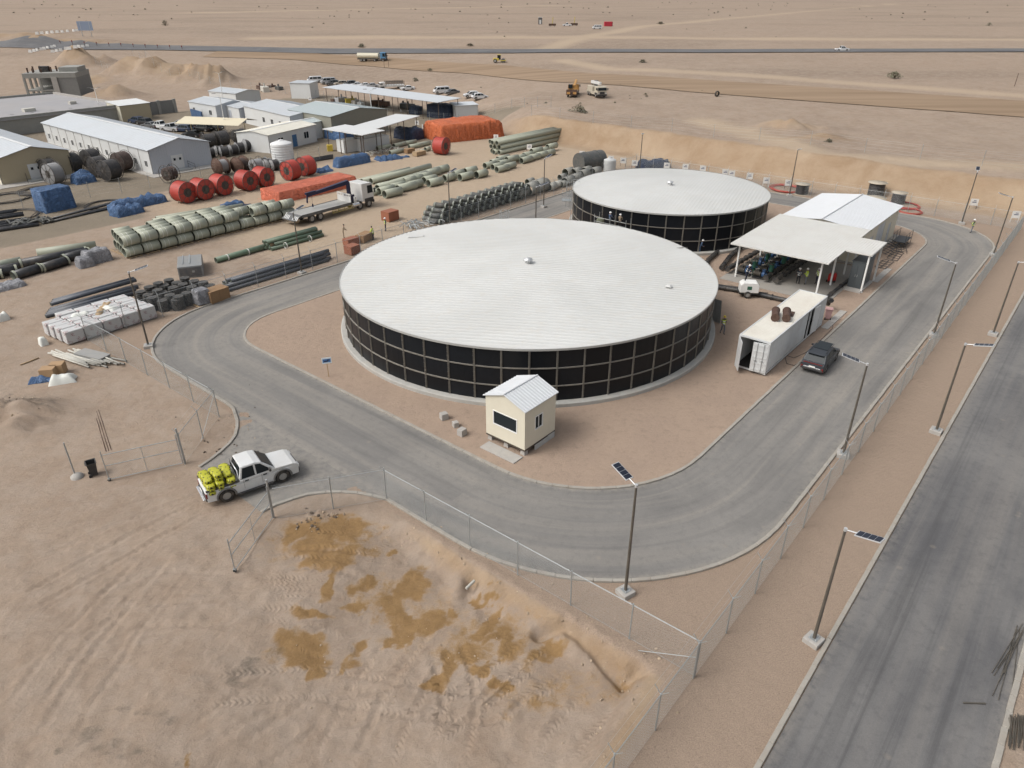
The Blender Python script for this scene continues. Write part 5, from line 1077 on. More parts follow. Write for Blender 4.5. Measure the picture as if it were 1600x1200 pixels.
def px_pipe(a, b, r, mat, label, group=None, z=0, collar=None, name='pipe_section', n=16):
    p, q = PUV(*a), PUV(*b); L = math.dist(p, q); return pipe((p[0]+q[0])/2, (p[1]+q[1])/2, z, L, r, mat, math.atan2(q[1]-p[1], q[0]-p[0]), label, group, collar, name, n)
for i, (a, b) in enumerate((((240, 350), (380, 325)), ((245, 346), (340, 330)))): px_pipe(a, b, .35, GRP, 'long green fibreglass pipe lying behind the two-tier stack', 'long pipes behind the two-tier stack')
px_pipe((60, 402), (152, 389), .5, GRP, 'long green fibreglass pipe lying above the black pipes near the wrapped pallets')
px_pipe((-40, 428), (35, 413), .45, GRP, 'long green pipe beside black pipes with green ends')
for i, (a, b) in enumerate((((32, 419), (138, 398)), ((-40, 440), (30, 427)), ((66, 426), (108, 413)), ((22, 438), (66, 425)), ((-30, 430), (60, 414)), ((-60, 444), (8, 434)), ((100, 411), (142, 399)))): px_pipe(a, b, .5 if i != 4 else .35, BLPIPE, 'black pipe with pale green end collars lying in the yard', 'black pipes with green ends', 0, GRP)
for i in range(9): px_pipe((-60+R.uniform(-8, 8), 372-i*3.2), (64-i*5+R.uniform(-6, 6), 353-i*2.2), .22, BLPIPE, 'thin black pipe in the bundle along the camp edge', 'black pipe bundle at the camp edge', .0 if i < 5 else .4)
for i in range(7): px_pipe((66+i*4, 351-i*1.2), (190+R.uniform(-10, 10), 323-i*1.2), .14, BLPIPE, 'slim black pipe running behind the blue tarpaulin heaps', 'slim black pipes behind the blue tarpaulins', 0 if i < 4 else .26)
for i in range(6): px_pipe((400+i*3, 268-i*1.3), (520, 248-i*1.0), .13, BLPIPE, 'slim black pipe on the concrete edge beyond the red reels', 'slim black pipes beyond the red reels')
# blue-grey bundle by the fence
p, q = PUV(362, 461), PUV(530, 413); L = math.dist(p, q)
for i in range(11):
    tier = 0 if i < 5 else (1 if i < 9 else 2); k = i-(0, 5, 9)[tier]
    pipe((p[0]+q[0])/2+R.uniform(-.5, .5)+(.4 if k else 0), 67.0+k*.42+tier*.21, tier*.36, L-R.uniform(0, 1.6), .2, BGP, R.uniform(-.006, .006), 'dark blue-grey steel pipe in the bundle beside the fence', 'blue-grey pipes beside the fence', n=12)
px_pipe((338, 411), (437, 383), .33, DGP, 'single deep green pipe lying ahead of the green bundle')
for i in range(9):
    tier = 0 if i < 4 else (1 if i < 7 else 2); k = i-(0, 4, 7)[tier]; a, b = PUV(432, 391), PUV(500, 372)
    pipe((a[0]+b[0])/2+R.uniform(-.4, .4), (a[1]+b[1])/2+.3+k*.46+tier*.23, tier*.38, 7.4+R.uniform(-.5, .5), .22, DGP, 0, 'deep green pipe in the strapped bundle near the timber box', 'deep green pipes in the strapped bundle', n=12)
for x, y in ((356, 407), (388, 398), (420, 389), (447, 388), (485, 377)):
    t_ = MB().lathe([(.36, -.06), (.39, -.06), (.39, .06), (.36, .06)], 14).xform(Matrix.Rotation(pi/2, 4, 'Y')).build('pipe_strap', STRAP, None, (*P(x, y), .35), AX); tag(t_, 'white strap band round a deep green pipe', 'strap', 'white straps on green pipes')
# grey-green ducts in a sloping pile behind the fence
COLR = M('duct collar', (.22, .235, .20), .6, var=.15)
a, b = PUV(668, 348), PUV(800, 305); n = 13
for i in range(n):
    for tier in range(4):
        if i+tier > n+1: continue
        u = a[0]+.3+i*((b[0]-a[0])/n)+tier*.42; pipe(u, 67.6+R.uniform(-.1, .1)+.9, tier*.62, 1.9, .36, DUCT, pi/2+.35+R.uniform(-.05, .05), 'dark grey duct section with pale collar, fence side, %s layer of the pile' % ('ground', 'second', 'third', 'top')[tier], 'dark ducts in the long pile', COLR, 'duct_section', 12)
        if tier < 3: pipe(u+.3, 69.9+R.uniform(-.1, .1), tier*.62, 1.9, .36, DUCT, pi/2+.35+R.uniform(-.06, .06), 'dark grey duct section with pale collar, yard side, %s layer of the pile' % ('ground', 'second', 'third')[tier], 'dark ducts in the long pile', COLR, 'duct_section', 12)
# mid-yard fibreglass pipes beyond the crane truck
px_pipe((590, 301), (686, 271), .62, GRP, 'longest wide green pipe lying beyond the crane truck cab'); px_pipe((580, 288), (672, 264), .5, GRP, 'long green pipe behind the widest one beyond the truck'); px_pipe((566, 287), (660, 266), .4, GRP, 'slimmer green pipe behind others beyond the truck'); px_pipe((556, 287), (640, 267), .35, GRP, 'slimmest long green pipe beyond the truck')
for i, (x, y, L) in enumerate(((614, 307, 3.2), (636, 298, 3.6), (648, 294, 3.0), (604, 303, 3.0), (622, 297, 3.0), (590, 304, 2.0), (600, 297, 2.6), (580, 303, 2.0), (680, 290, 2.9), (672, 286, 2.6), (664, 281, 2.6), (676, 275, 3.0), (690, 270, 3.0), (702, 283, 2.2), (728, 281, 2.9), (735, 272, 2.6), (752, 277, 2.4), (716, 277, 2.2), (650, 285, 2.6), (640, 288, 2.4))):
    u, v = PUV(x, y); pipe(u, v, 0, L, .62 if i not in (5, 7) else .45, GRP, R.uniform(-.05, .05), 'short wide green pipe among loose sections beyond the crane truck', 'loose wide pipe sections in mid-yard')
# long pipe stack near the earth bank
a, b = PUV(781, 243), PUV(860, 217)
for tier in range(3):
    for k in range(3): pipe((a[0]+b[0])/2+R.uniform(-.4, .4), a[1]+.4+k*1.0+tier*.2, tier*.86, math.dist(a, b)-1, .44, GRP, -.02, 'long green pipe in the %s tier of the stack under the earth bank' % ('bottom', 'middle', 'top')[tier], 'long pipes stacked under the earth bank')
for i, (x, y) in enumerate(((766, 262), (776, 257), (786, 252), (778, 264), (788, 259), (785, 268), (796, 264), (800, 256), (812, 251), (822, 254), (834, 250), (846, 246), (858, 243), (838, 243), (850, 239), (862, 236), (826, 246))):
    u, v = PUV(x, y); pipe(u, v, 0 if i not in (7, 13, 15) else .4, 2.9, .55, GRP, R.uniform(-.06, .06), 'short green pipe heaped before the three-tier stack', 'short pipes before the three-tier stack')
# concrete rings and rolls behind the fence
for i, (x, y, r_, L, m_) in enumerate(((812, 309, .95, 2.6, CGREY), (830, 304, .95, 2.2, CGREY), (846, 299, .95, 2.4, CGREY), (862, 297, .6, 1.6, WPIPE), (872, 293, .55, 1.6, WPIPE), (888, 289, .7, 2.2, CGREY), (900, 284, .7, 2.2, CGREY), (912, 279, .75, 2.0, CGREY), (888, 276, .75, 1.8, CGREY), (900, 276, .75, 1.8, CGREY), (916, 274, .75, 1.8, CGREY), (930, 275, .75, 1.8, CGREY), (878, 281, .5, 1.4, CGREY), (836, 291, .5, 1.6, CGREY), (828, 288, .5, 1.6, CGREY), (845, 288, .5, 1.6, CGREY), (880, 292, .5, 1.4, CGREY))):
    u, v = PUV(x, y); pipe(u, v, 0, L, r_, m_, R.uniform(-.05, .15), ('large grey pipe ring lying behind the fence' if r_ > .9 else 'cream pipe piece among grey rings' if m_ is WPIPE else 'small grey pipe ring behind the fence' if r_ < .55 else 'grey pipe ring in the heap by the dark steel vessel'), 'grey pipe rings behind the fence')
t = thing('steel_vessel', 'large dark grey horizontal steel vessel behind the fence', 'tank', (*P(921, 266), 0), AX-.25); MB().cyl((-2.6, 0, 1.6), (2.6, 0, 1.6), 1.6, n=24).build('shell', M('dark vessel', (.085, .09, .088), .55, .2, var=.2, dirt=.2), t)
for s_ in (-.5, .5): MB().lathe([(1.6, -.05), (1.68, -.05), (1.68, .05), (1.6, .05)], 24).xform(Matrix.Translation((s_*2.4, 0, 1.6)) @ Matrix.Rotation(pi/2, 4, 'Y')).build('stiffener', DUCT, t)
for s_ in (-1.6, 1.6): MB().box(s_, 0, 0, .4, 2.4, .6).build('saddle', CONC, t)
def ribtank(label, loc, r, h, mat):
    t = thing('storage_tank', label, 'tank', loc); pf = []
    for k in range(9): z = h*.86*k/8; pf += [(r, z), (r*.985, z+.03), (r, z+.06)] if k else [(r*.98, 0), (r, .05)]
    pf += [(r*.93, h*.9), (r*.5, h*.97), (r*.22, h), (0, h)]; MB().lathe(pf, 24).build('shell', mat, t); MB().cyl((0, 0, h-.02), (0, 0, h+.1), r*.24, n=14).build('lid', mat, t)
PLW = M('white polyethylene', (.66, .67, .66), .5, var=.05, dirt=.1); ribtank('white ribbed plastic water tank with domed lid beside the red reels', (*P(444, 256), 0), 1.95, 4.1, PLW); ribtank('pale grey ribbed tank standing beside the dark steel vessel', (*P(952, 270), 0), 1.05, 2.5, M('pale grey tank', (.48, .49, .48), .5, dirt=.15))
# cable and hose reels
REDH = M('red corrugated hose', (.40, .048, .034), .5, var=.2, scale=6, dirt=.1, rnd=.15); REELW = M('reel steel', (.10, .09, .08), .6, .3, var=.3); BLKC = M('black cable', (.03, .03, .032), .55, var=.3, scale=5, dirt=.15, rnd=.3); BRC = M('brown cable', (.055, .035, .03), .6, var=.3, scale=5, dirt=.15); GRC = M('grey cable', (.25, .25, .25), .6, var=.2)
def reel(label, loc, rz, r, w, cable, fl=REELW, group=None, upright=False, fill=.86, name='cable_reel'):
    t = thing(name, label, 'reel', loc, rz, group); X = Matrix.Translation((0, 0, r)) @ Matrix.Rotation(pi/2, 4, 'X') if not upright else Matrix.Translation((0, 0, w/2))
    ri = r*(.42 if cable is REDH else .35); MB().cyl((0, 0, -w*.44), (0, 0, w*.44), ri+.01, n=20).xform(X).build('core', REELW, t)
    pf = [(ri, -w*.46)]
    for k in range(12): z = -w*.45+w*.9*k/11; pf += [(r*fill-.03, z-.02), (r*fill, z), (r*fill-.03, z+.02)]
    pf += [(ri, w*.46)]
    MB().lathe(pf, 24).xform(X).build('winding', cable, t)
    for s_ in (-1, 1):
        m = MB().lathe([(r-.07, -.03), (r, -.03), (r, .03), (r-.07, .03), (r-.07, -.03)], 24)
        for k in range(8): a = 2*pi*k/8; m.cyl((0, 0, 0), (r*cos(a)*.97, r*sin(a)*.97, 0), .03, n=5)
        if upright or fl is not REELW: m.lathe([(.12, -.02), (r-.06, -.02), (r-.06, .02), (.12, .02)], 24)
        m.cyl((0, 0, -.06), (0, 0, .06), .2, n=12); m.xform(X @ Matrix.Translation((0, 0, s_*w*.5))).build('flange', fl, t)
VAX = AX
for i, (x, y) in enumerate(((290, 316), (318, 311), (348, 304), (387, 297), (413, 291))): reel('red hose reel on its rim, number %s along the row past the blue tarpaulin heap' % ('one', 'two', 'three', 'four', 'five')[i], (*P(x, y), 0), VAX+.12, 1.55, 2.3, REDH, group='red hose reels in the row', fill=.97)
reel('red hose reel of the touching pair, next to the row of five', (*P(456, 281), 0), AX-pi/2+.15, 1.6, 1.9, REDH, group='touching pair of red reels', fill=.98); reel('red hose reel of the touching pair, next to the black pipes', (*P(480, 274), 0), AX-pi/2+.15, 1.6, 2.0, REDH, group='touching pair of red reels', fill=.98)
reel('lone red hose reel beside the big orange tarpaulin heap', (*P(690, 241), 0), AX+.2, 1.6, 2.3, REDH, fill=.98)
for i, (x, y, cb, wv_) in enumerate(((88, 288, GRC, 1.9), (116, 270, BLKC, 2.0), (146, 263, BLKC, 2.2), (158, 276, BLKC, 2.2), (175, 282, BLKC, 2.4), (194, 268, BRC, 2.2), (80, 280, BLKC, 1.6))): reel(('grey wound cable reel' if cb is GRC else 'brown cable reel' if cb is BRC else 'black cable reel')+' in the cluster before the two long buildings', (*P(x, y), 0), AX-pi/2+.25+R.uniform(-.1, .1), 1.75, wv_, cb, group='cable reels before the long buildings', fill=.9)
for i, (x, y, cb) in enumerate(((268, 285, BRC), (348, 273, GRC), (378, 271, BRC), (402, 272, GRC))): reel(('grey' if cb is GRC else 'brown')+' cable reel standing behind the red reels', (*P(x, y), 0), AX-pi/2+.2+R.uniform(-.15, .15), 1.45, 1.7, cb, RUST if i in (1, 2) else REELW, 'cable reels behind the red reels', fill=.72)
for i, (x, y, r_, w_) in enumerate(((328, 232, 1.5, 2.2), (348, 229, 1.6, 2.4), (376, 224, 1.5, 2.4), (330, 246, .95, 1.4), (344, 242, .9, 1.3), (352, 245, 1.0, 1.5), (366, 242, 1.0, 1.4), (376, 240, 1.1, 1.4), (390, 236, 1.2, 1.5), (400, 234, 1.2, 1.2), (412, 262, .9, 1.2), (420, 265, .95, 1.2), (430, 266, .95, 1.2))): reel(('big black cable reel' if r_ > 1.3 else 'small black cable reel')+(' beside the white ribbed tank' if x > 408 else ' in the cluster by the shade canopy'), (*P(x, y), 0), AX-pi/2+R.uniform(-.3, .3), r_, w_, BLKC, GRC if r_ < 1.3 else REELW, 'black cable reels by the shade canopy', fill=.88)
TIMB = M('pale reel timber', (.42, .37, .29), .85, var=.2, dirt=.2)
for lb, x, y, r_, h_ in (('tall timber cable drum lying flat, upper one at the earth bank foot', 1367, 306, 1.4, 2.0), ('timber cable drum lying flat behind the pump house roof', 1366, 324, 1.4, 1.4), ('timber cable drum wound with red hose at the far fence', 1402, 318, 1.15, 1.6), ('timber cable drum lying flat beyond the smaller tank', 1252, 303, 1.15, 1.5)): reel(lb, (*P(x, y), max(0, Zg(*P(x, y)))), 0, r_, h_, BLKC, TIMB, None, True, .82)
def hose(label, px, py, rx, turns=5, mat=REDH, r=.05, mess=.12):
    u, v = P(px, py); pts = []
    for i in range(turns*16): a = 2*pi*i/16; k = rx*(1+.04*(i//16)*(-1)**(i//16))+R.uniform(-mess, mess)*.3; pts.append((u+k*cos(a), v+k*1.1*sin(a), .06+.05*(i//16)*R.uniform(.6, 1)))
    tag(MB().tube(pts, r, 5).build('hose_coil', mat), label, 'hose', None)
hose('loose red hose coil by the far fence sign', 1228, 296, 2.2, 5); hose('tangled red hose before the timber drums', 1412, 322, 2.0, 4); hose('red hose heap at the road end', 1420, 331, 1.6, 4); hose('black hose coil lying on the camp edge', 62, 299, 2.6, 5, BLKC); hose('black hose coil at the picture-side camp yard', 12, 311, 3.0, 5, BLKC); hose('black hose ring beside the blue tarpaulin cube', 22, 338, 3.0, 4, BLKC); hose('black hose coil behind the blue tarpaulin heap', 165, 321, 2.6, 4, BLKC)
bpy.data.objects['hose_coil'].name = 'hose_coil'
for o in COL.objects:
    if o.get('label') == 'black hose coil at the picture-side camp yard': o['label'] = 'black hose coil before the cream building wall'
# tarpaulins
def tarp_mat(name, a, b):
    g = NG(name); n1 = g.noise(1.6, 5, .65, .6); g.col(g.mix(n1, a, b)); g.b.inputs['Roughness'].default_value = .5; cr_ = g.n('TexVoronoi', feature='DISTANCE_TO_EDGE'); cr_.inputs['Scale'].default_value = 1.3; g.l(g.noise(1.2, 3, .6, .8, out='Color'), cr_.inputs['Vector']); g.bump(g.math('ADD', n1, g.math('MULTIPLY', g.ramp(g.noise(.9, 4, .55, 2.2), (.42, 0.0), (.5, 1.0), (.58, 0.0)), .5)), 1.0, .22); MATS[name] = g.m; return g.m
TBLUE = tarp_mat('blue tarpaulin', (.035, .085, .19), (.075, .155, .30)); TORG = tarp_mat('orange tarpaulin', (.50, .10, .025), (.62, .17, .06)); TNV = tarp_mat('navy tarpaulin', (.012, .022, .05), (.03, .05, .10)); TPINK = tarp_mat('orange-red sheet', (.55, .12, .055), (.62, .17, .09)); TGRN = tarp_mat('grey plastic wrap', (.20, .20, .21), (.36, .36, .38))
def draped(name, label, loc, rz, L, w, h, mat, bump=.1, top=None, skirt=.25, n=26, seed=1, cat='tarpaulin', group=None):
    vs = []; m2 = max(8, int(n*w/L)) if w < L else n
    for i in range(n+1):
        for j in range(m2+1):
            a, b = i/n*2-1, j/m2*2-1; x, y = a*L/2, b*w/2; ex = (1-abs(a))*L/2; ey = (1-abs(b))*w/2; e = min(ex, ey)
            f = float(vn(x*1.0+seed*13, y+seed*7, max(.5, h*.55), seed))-.5; f2 = float(vn(x*3+seed, y*3, .9, seed+3))-.5
            hh = h*(1+(top(a, b) if top else 0))+f*bump*h*2+f2*bump*h*.6
            k = min(1, max(0, e/skirt)); z = hh*(k*(2-k))**.6
            fold = 1+.022*min(1, (1-k)*2)*math.sin((x+y)*5.3+seed)+.014*math.sin((x-y)*9.1); x *= fold; y *= fold
            if k < .02: z = 0.0; x *= 1+f*bump*.6; y *= 1+f*bump*.6
            vs.append((x, y, z))
    fs = [(i*(m2+1)+j, (i+1)*(m2+1)+j, (i+1)*(m2+1)+j+1, i*(m2+1)+j+1) for i in range(n) for j in range(m2)]
    o = MB().add(vs, fs, True).build(name, mat, None, loc if len(loc) == 3 else (*loc, 0), rz); return tag(o, label, cat, group)
a, b, c_ = PUV(447, 320), PUV(410, 312), PUV(555, 290)
draped('tarpaulin_block', 'low flat orange-red tarpaulin block beside the crane truck', W((b[0]+c_[0])/2+.2, (a[1]+b[1])/2+1.0), AX, 15.2, 5.2, 1.55, TPINK, .015, None, .12, 40, 3)
draped('tarpaulin_heap', 'big bright orange tarpaulin heap before the steel shelter', P(724, 214), AX-.35, 15, 9.5, 3.3, TORG, .08, lambda a, b: .18*(1-a*a)*(1-b*b), .7, 44, 5)
for lb, x, y, rz, L, w_, h_, m_, bp, sk_, sd_ in (('tall square blue tarpaulin cube beside the black hose ring', 88, 326, AX+.1, 4.4, 3.4, 3.0, TBLUE, .05, .2, 2), ('long lumpy blue tarpaulin heap beside the red reels', 216, 322, AX+.1, 8.5, 2.6, 1.3, TBLUE, .3, .8, 4), ('blue tarpaulin lump at the end of the lumpy heap', 200, 334, AX+.1, 4.2, 2.4, 1.2, TBLUE, .3, .7, 6), ('rounded long blue tarpaulin roll near the white roofed shelter', 550, 257, AX-.05, 7.4, 2.2, 1.7, TBLUE, .08, .9, 7), ('crumpled flat blue tarpaulin near the silver pipe tangle', 607, 249, AX-.3, 4.6, 2.6, .6, TBLUE, .6, .8, 8), ('thin crumpled blue tarpaulin tail near the timber boxes', 628, 246, AX-.3, 3.0, 1.2, .35, TBLUE, .6, .5, 9), ('crumpled blue tarpaulin beside the touching pair of reels', 506, 268, AX, 3.0, 2.0, .6, TBLUE, .6, .6, 10),
        ('blue tarpaulin mound behind the smaller tank', 1020, 262, AX-.5, 6.0, 2.6, 1.4, TNV, .25, .9, 11), ('blue tarpaulin sheet folded on the two-tier pipe stack', 363, 321, AX, 3.2, 1.5, .5, TBLUE, .3, .3, 12), ('dark blue tarpaulin sheet beside the folded one', 385, 325, AX, 2.0, 1.2, .4, TNV, .3, .3, 13), ('blue tarpaulin heap between cable reels before the long buildings', 132, 285, AX, 3.4, 2.4, 1.5, TBLUE, .35, .7, 14),
        ('navy tarpaulin covered stack under the far steel shelter', 691, 183, AX-pi/2+.15, 7.5, 4, 3.2, TNV, .06, .5, 15), ('smaller navy tarpaulin bundle under the far steel shelter', 651, 178, AX-pi/2, 3.4, 2.4, 2.0, TNV, .06, .4, 16), ('blue tarpaulin stack under the white roofed shelter end', 530, 217, AX-pi/2, 7, 3, 2.2, TBLUE, .12, .6, 17), ('dark tarpaulin heap under the white roofed shelter', 640, 216, AX-pi/2, 6, 4, 2.2, TNV, .15, .7, 18),
        ('grey plastic wrapped pallet bundle, taller one by the black pipes', 152, 408, AX, 2.8, 2.0, 1.5, TGRN, .18, .35, 19), ('small grey plastic wrapped bundle by the black pipes', 134, 416, AX, 1.7, 1.5, 1.1, TGRN, .15, .35, 20), ('low grey plastic wrapped bundle on a pallet by the dirt track', 10, 450, AX, 3.4, 2.0, .5, TGRN, .2, .3, 21), ('small white tipped sheet near the soil at the pipe yard', 4, 500, AX, 1.2, 1.0, .8, STRAP, .3, .4, 22)):
    draped('tarpaulin_heap' if 'wrapped' not in lb else 'wrapped_pallet', lb, P(x, y), rz, L, w_, h_, m_, bp, None, sk_, 22, sd_, cat='tarpaulin' if 'wrapped' not in lb else 'bundle')
# white wrapped blocks with red print
WRAP = NG('white printed wrap'); g = WRAP; n1 = g.noise(1.1, 4, .6); pr_ = g.math('MULTIPLY', g.ramp(g.noise(2.2, 2, .4, .3), (.58, 0.0), (.62, 1.0)), g.ramp(g.noise(16, 3, .6), (.50, 0.0), (.54, 1.0)))
g.col(g.mix(pr_, g.mix(n1, (.44, .44, .435), (.56, .56, .545)), (.22, .08, .08))); g.b.inputs['Roughness'].default_value = .6; g.bump(g.noise(4, 4), .35, .05); WRAP = g.m
a, b = PUV(107, 541), PUV(246, 496); nb = 5; bl = (b[0]-a[0])/nb
for r_ in range(5):
    for k in range(nb):
        if r_ == 4 and k == 0: continue
        h_ = 1.15+R.uniform(-.03, .05); o = MB().box(0, 0, .1, bl-.05, 1.02, h_, 0, .96).build('wrapped_block', WRAP, None, (*W(a[0]+bl*(k+.5)-r_*.12, a[1]+.55+r_*1.07), 0), AX+R.uniform(-.012, .012), bevel=.07, seg=3); tag(o, 'white plastic wrapped block with red print, %s row of the rectangle' % ('fence-side', 'second', 'middle', 'fourth', 'conduit-side')[r_], 'wrapped block', 'white wrapped blocks behind the fence')
for i in range(8): px_pipe((72+i*2, 497-i*2.6), (212+R.uniform(-10, 6), 460-i*2.4), .2, BGP, 'dark grey conduit lying behind the white wrapped blocks', 'conduits behind the wrapped blocks', 0 if i < 5 else .38)
for i, (x, y) in enumerate(((156, 488), (172, 483), (164, 478), (126, 492))): draped('torn_sheet', 'torn brown and white wrap flapping on the white blocks', (*P(x, y, 1.2), 1.22), R.random()*3, 1.5, .7, .22, STRAP if i % 2 else PAL, .8, None, .3, 8, 30+i, 'sheet', 'torn wraps on the white blocks')
# stacks of black rings
RING = M('black manhole ring', (.035, .036, .036), .7, var=.3, scale=4, dirt=.25)
rg = MB().lathe([(.0, .0), (.5, 0), (.5, .06), (.455, .07), (.455, .16), (.49, .17), (.49, .21), (.0, .215)], 16, smooth=False).mesh('ring', RING)
for x, y in ((290, 650), (425, 575), (565, 515), (730, 465), (980, 435), (660, 550), (855, 505), (405, 700), (560, 625), (800, 585), (955, 535), (1130, 480), (1270, 500), (630, 665), (750, 705), (1095, 575), (470, 745), (880, 725), (630, 790), (850, 775), (1010, 670), (1380, 550)):
    n = 5 if (x+y) % 3 else 6; t = thing('ring_stack', 'stack of black ribbed rings standing behind the fence', 'ring stack', (*P(190+x/10, 390+y/10, n*.215), 0), R.random(), 'stacks of black rings')
    for k in range(n): inst('ring', rg, (R.uniform(-.02, .02), R.uniform(-.02, .02), k*.215), (0, 0, R.random()), t)
# crates, sacks of loose things
BRC_ = M('brown plywood', (.27, .165, .085), .8, var=.2, scale=2); REDB = M('red-brown crate', (.27, .10, .055), .7, var=.2)
def crate(label, loc, rz, L, w, h, mat, name='timber_crate', slats=True):
    t = thing(name, label, 'crate', loc if len(loc) == 3 else (*loc, 0), rz); MB().box(0, 0, .08, L, w, h-.08).build('box', mat, t)
    for s_ in (-1, 1):
        for k in range(3): MB().box(-L/2+.06+k*(L-.12)/2, s_*(w/2+.012), .08, .1, .024, h-.08).build('batten', PAL if not slats else mat, t)
    MB().box(0, 0, h, L+.03, w+.03, .03).build('lid', mat, t)
    for k in (-1, 1): MB().box(k*(L/2-.12), 0, 0, .1, w, .08).build('skid', PAL, t)
crate('large brown plywood crate beside the stacked black rings', P(340, 469), AX+.05, 2.1, 1.4, 1.25, BRC_); crate('reddish brown crate standing alone before the crane truck', P(610, 344), AX+.05, 1.9, 1.5, 1.3, REDB)
crate('long timber box at the end of the green pipe bundle', P(430, 386), AX+.1, 1.9, 1.0, .7, PAL); crate('brown crate at the road fence near the workers', P(551, 396), AX+.1, 1.5, 1.2, 1.0, REDB); crate('brown crate behind another near the workers', P(549, 382), AX, 1.7, 1.1, .8, REDB); crate('timber worktop box before the worker in a green vest', P(570, 376), AX+.3, 2.2, 1.2, .9, BRC_); crate('small timber box near the lone red reel', P(655, 243), AX, 2.4, 1.2, .8, PAL); crate('second timber box near the silver pipe tangle', P(640, 239), AX, 2.0, 1.0, .8, BRC_); crate('pale brown carton on the camp side of the blue roofed cabin', P(476, 222), AX, 2.4, 1.8, 1.8, PAL)
t = thing('sealed_bag', 'white plastic wrapped pallet bag beside the plywood crate', 'bag', (*P(317, 475), .0), AX); MB().box(0, 0, .12, 1.5, 1.4, 1.5, 0, .85).build('bag_body', TGRN, t, bevel=.15, seg=3); MB().box(0, 0, 0, 1.6, 1.5, .12).build('pallet_base', PAL, t)
t = thing('steel_trough', 'grey steel trough box with sloping open end near the black rings', 'trough', (*P(300, 424), 0), AX-.5-pi/2)
MB().extr([(2.2, 0), (2.2, 1.3), (-1.6, 1.35), (-2.6, 1.0), (-1.2, 0)], 1.25).build('trough_body', M('grey steel plate', (.24, .25, .25), .55, .2, var=.2, scale=2, dirt=.3), t, bevel=.03); MB().box(2.22, 0, .15, .04, 2.2, 1.0).build('end_panel', TGREY, t); MB().box(-.3, 0, 1.34, 3.0, .12, .05).box(-.3, -.7, 1.34, 3.0, .08, .05).build('top_rib', GALV, t); MB().box(2.26, .3, .6, .05, .25, .2).build('latch', GALV, t)
# heap of white pipes and panels by the fence
for i in range(26):
    a0 = -.52+R.uniform(-.16, .10); px, py = 84+R.uniform(-6, 52), 563+R.uniform(-4, 5)
    u, v = PUV(px+30, py); pipe(u, v, .02+.11*(i % 3)+R.uniform(0, .05), 4.6+R.uniform(-.4, .4), .075, WPIPE, -pi/2+.25+R.uniform(-.14, .14), 'whitish thin pipe in the loose heap near the gate fence', 'thin white pipes in the heap', None, 'thin_pipe', 8)
for k in range(5): o = MB().box(0, 0, 0, 3.0, 1.1, .07).build('panel_board', M('grey board', (.27, .27, .26), .7, var=.15, dirt=.2), None, (*P(143+k*.8, 560), .05+k*.085), AX-pi/2+.3+R.uniform(-.05, .05)); tag(o, 'grey flat board in the stack beside the white pipe heap', 'board', 'grey boards beside the pipe heap')
for i, (x, y, lb) in enumerate(((79, 590, 'brown cardboard box on the blue sheet, open-sided one'), (93, 583, 'brown cardboard box against the white pipe heap'))): o = MB().box(0, 0, 0, 1.05, .85, .85).build('cardboard_box', M('cardboard', (.36, .235, .13), .85, var=.1), None, (*P(x, y), .05), AX-.7, bevel=.02); tag(o, lb, 'cardboard box')
draped('plastic_sack', 'crumpled white plastic sack beside the cardboard boxes', P(98, 596), .4, 1.9, 1.1, .5, STRAP, .5, None, .5, 14, 41, 'sack'); draped('blue_sheet', 'crumpled blue sheet under the cardboard boxes', P(66, 594), .3, 1.8, 1.2, .35, TBLUE, .6, None, .4, 14, 42, 'sheet'); draped('white_sheet', 'small folded white sheet standing near the white pipe heap', P(69, 538), .8, .7, .9, .8, STRAP, .3, None, .3, 8, 43, 'sheet')
for i in range(3): px_pipe((166+i*4, 706-i), (148+i*3, 645-i*2), .025, RUST, 'thin rusty bar lying on the soil behind the gate leaf', 'rusty bars behind the gate leaf', 0, None, 'steel_bar', 6)
px_pipe((32, 571), (61, 560), .06, PAL, 'loose timber batten on the soil near the white pipe heap', None, 0, None, 'timber_batten', 4)
# tangle of bent silver pipes
def tangle(label, px, py, ru, rv, n, mat, r=.05, group=None, h=.9):
    t = thing('pipe_tangle', label, 'tangle', (*P(px, py), 0), AX)
    for i in range(n):
        x, y = R.uniform(-ru, ru), R.uniform(-rv, rv); a = R.random()*6.28; pts = [(x+cos(a)*s_*.9, y+sin(a)*s_*.9, .1+h*R.random()*(1-abs(s_)*.5)) for s_ in (-1, -.3, .4, 1)]; MB().tube(pts, r, 5).build('bent_bar', mat, t)
tangle('tangle of silver bent bars before the white roofed shelter', 597, 240, 4.5, 1.5, 34, WPIPE); tangle('tangle of silver loops behind the fence near the duct pile', 662, 352, 2.6, 1.6, 46, GALV, .045); tangle('heap of short black pipe offcuts at the camp edge', 46, 350, 2.0, 1.2, 20, DUCT, .16, None, .8)
for i, (x, y) in enumerate(((620, 240), (650, 231), (662, 228), (640, 226), (668, 236), (625, 229), (600, 233), (660, 240))): u, v = PUV(x, y); pipe(u, v, 0, 3.5 if i not in (4, 7) else 1.2, .42, GRP, R.uniform(-.1, .1), 'green pipe among offcuts behind the lone red reel', 'green pipes behind the lone red reel')
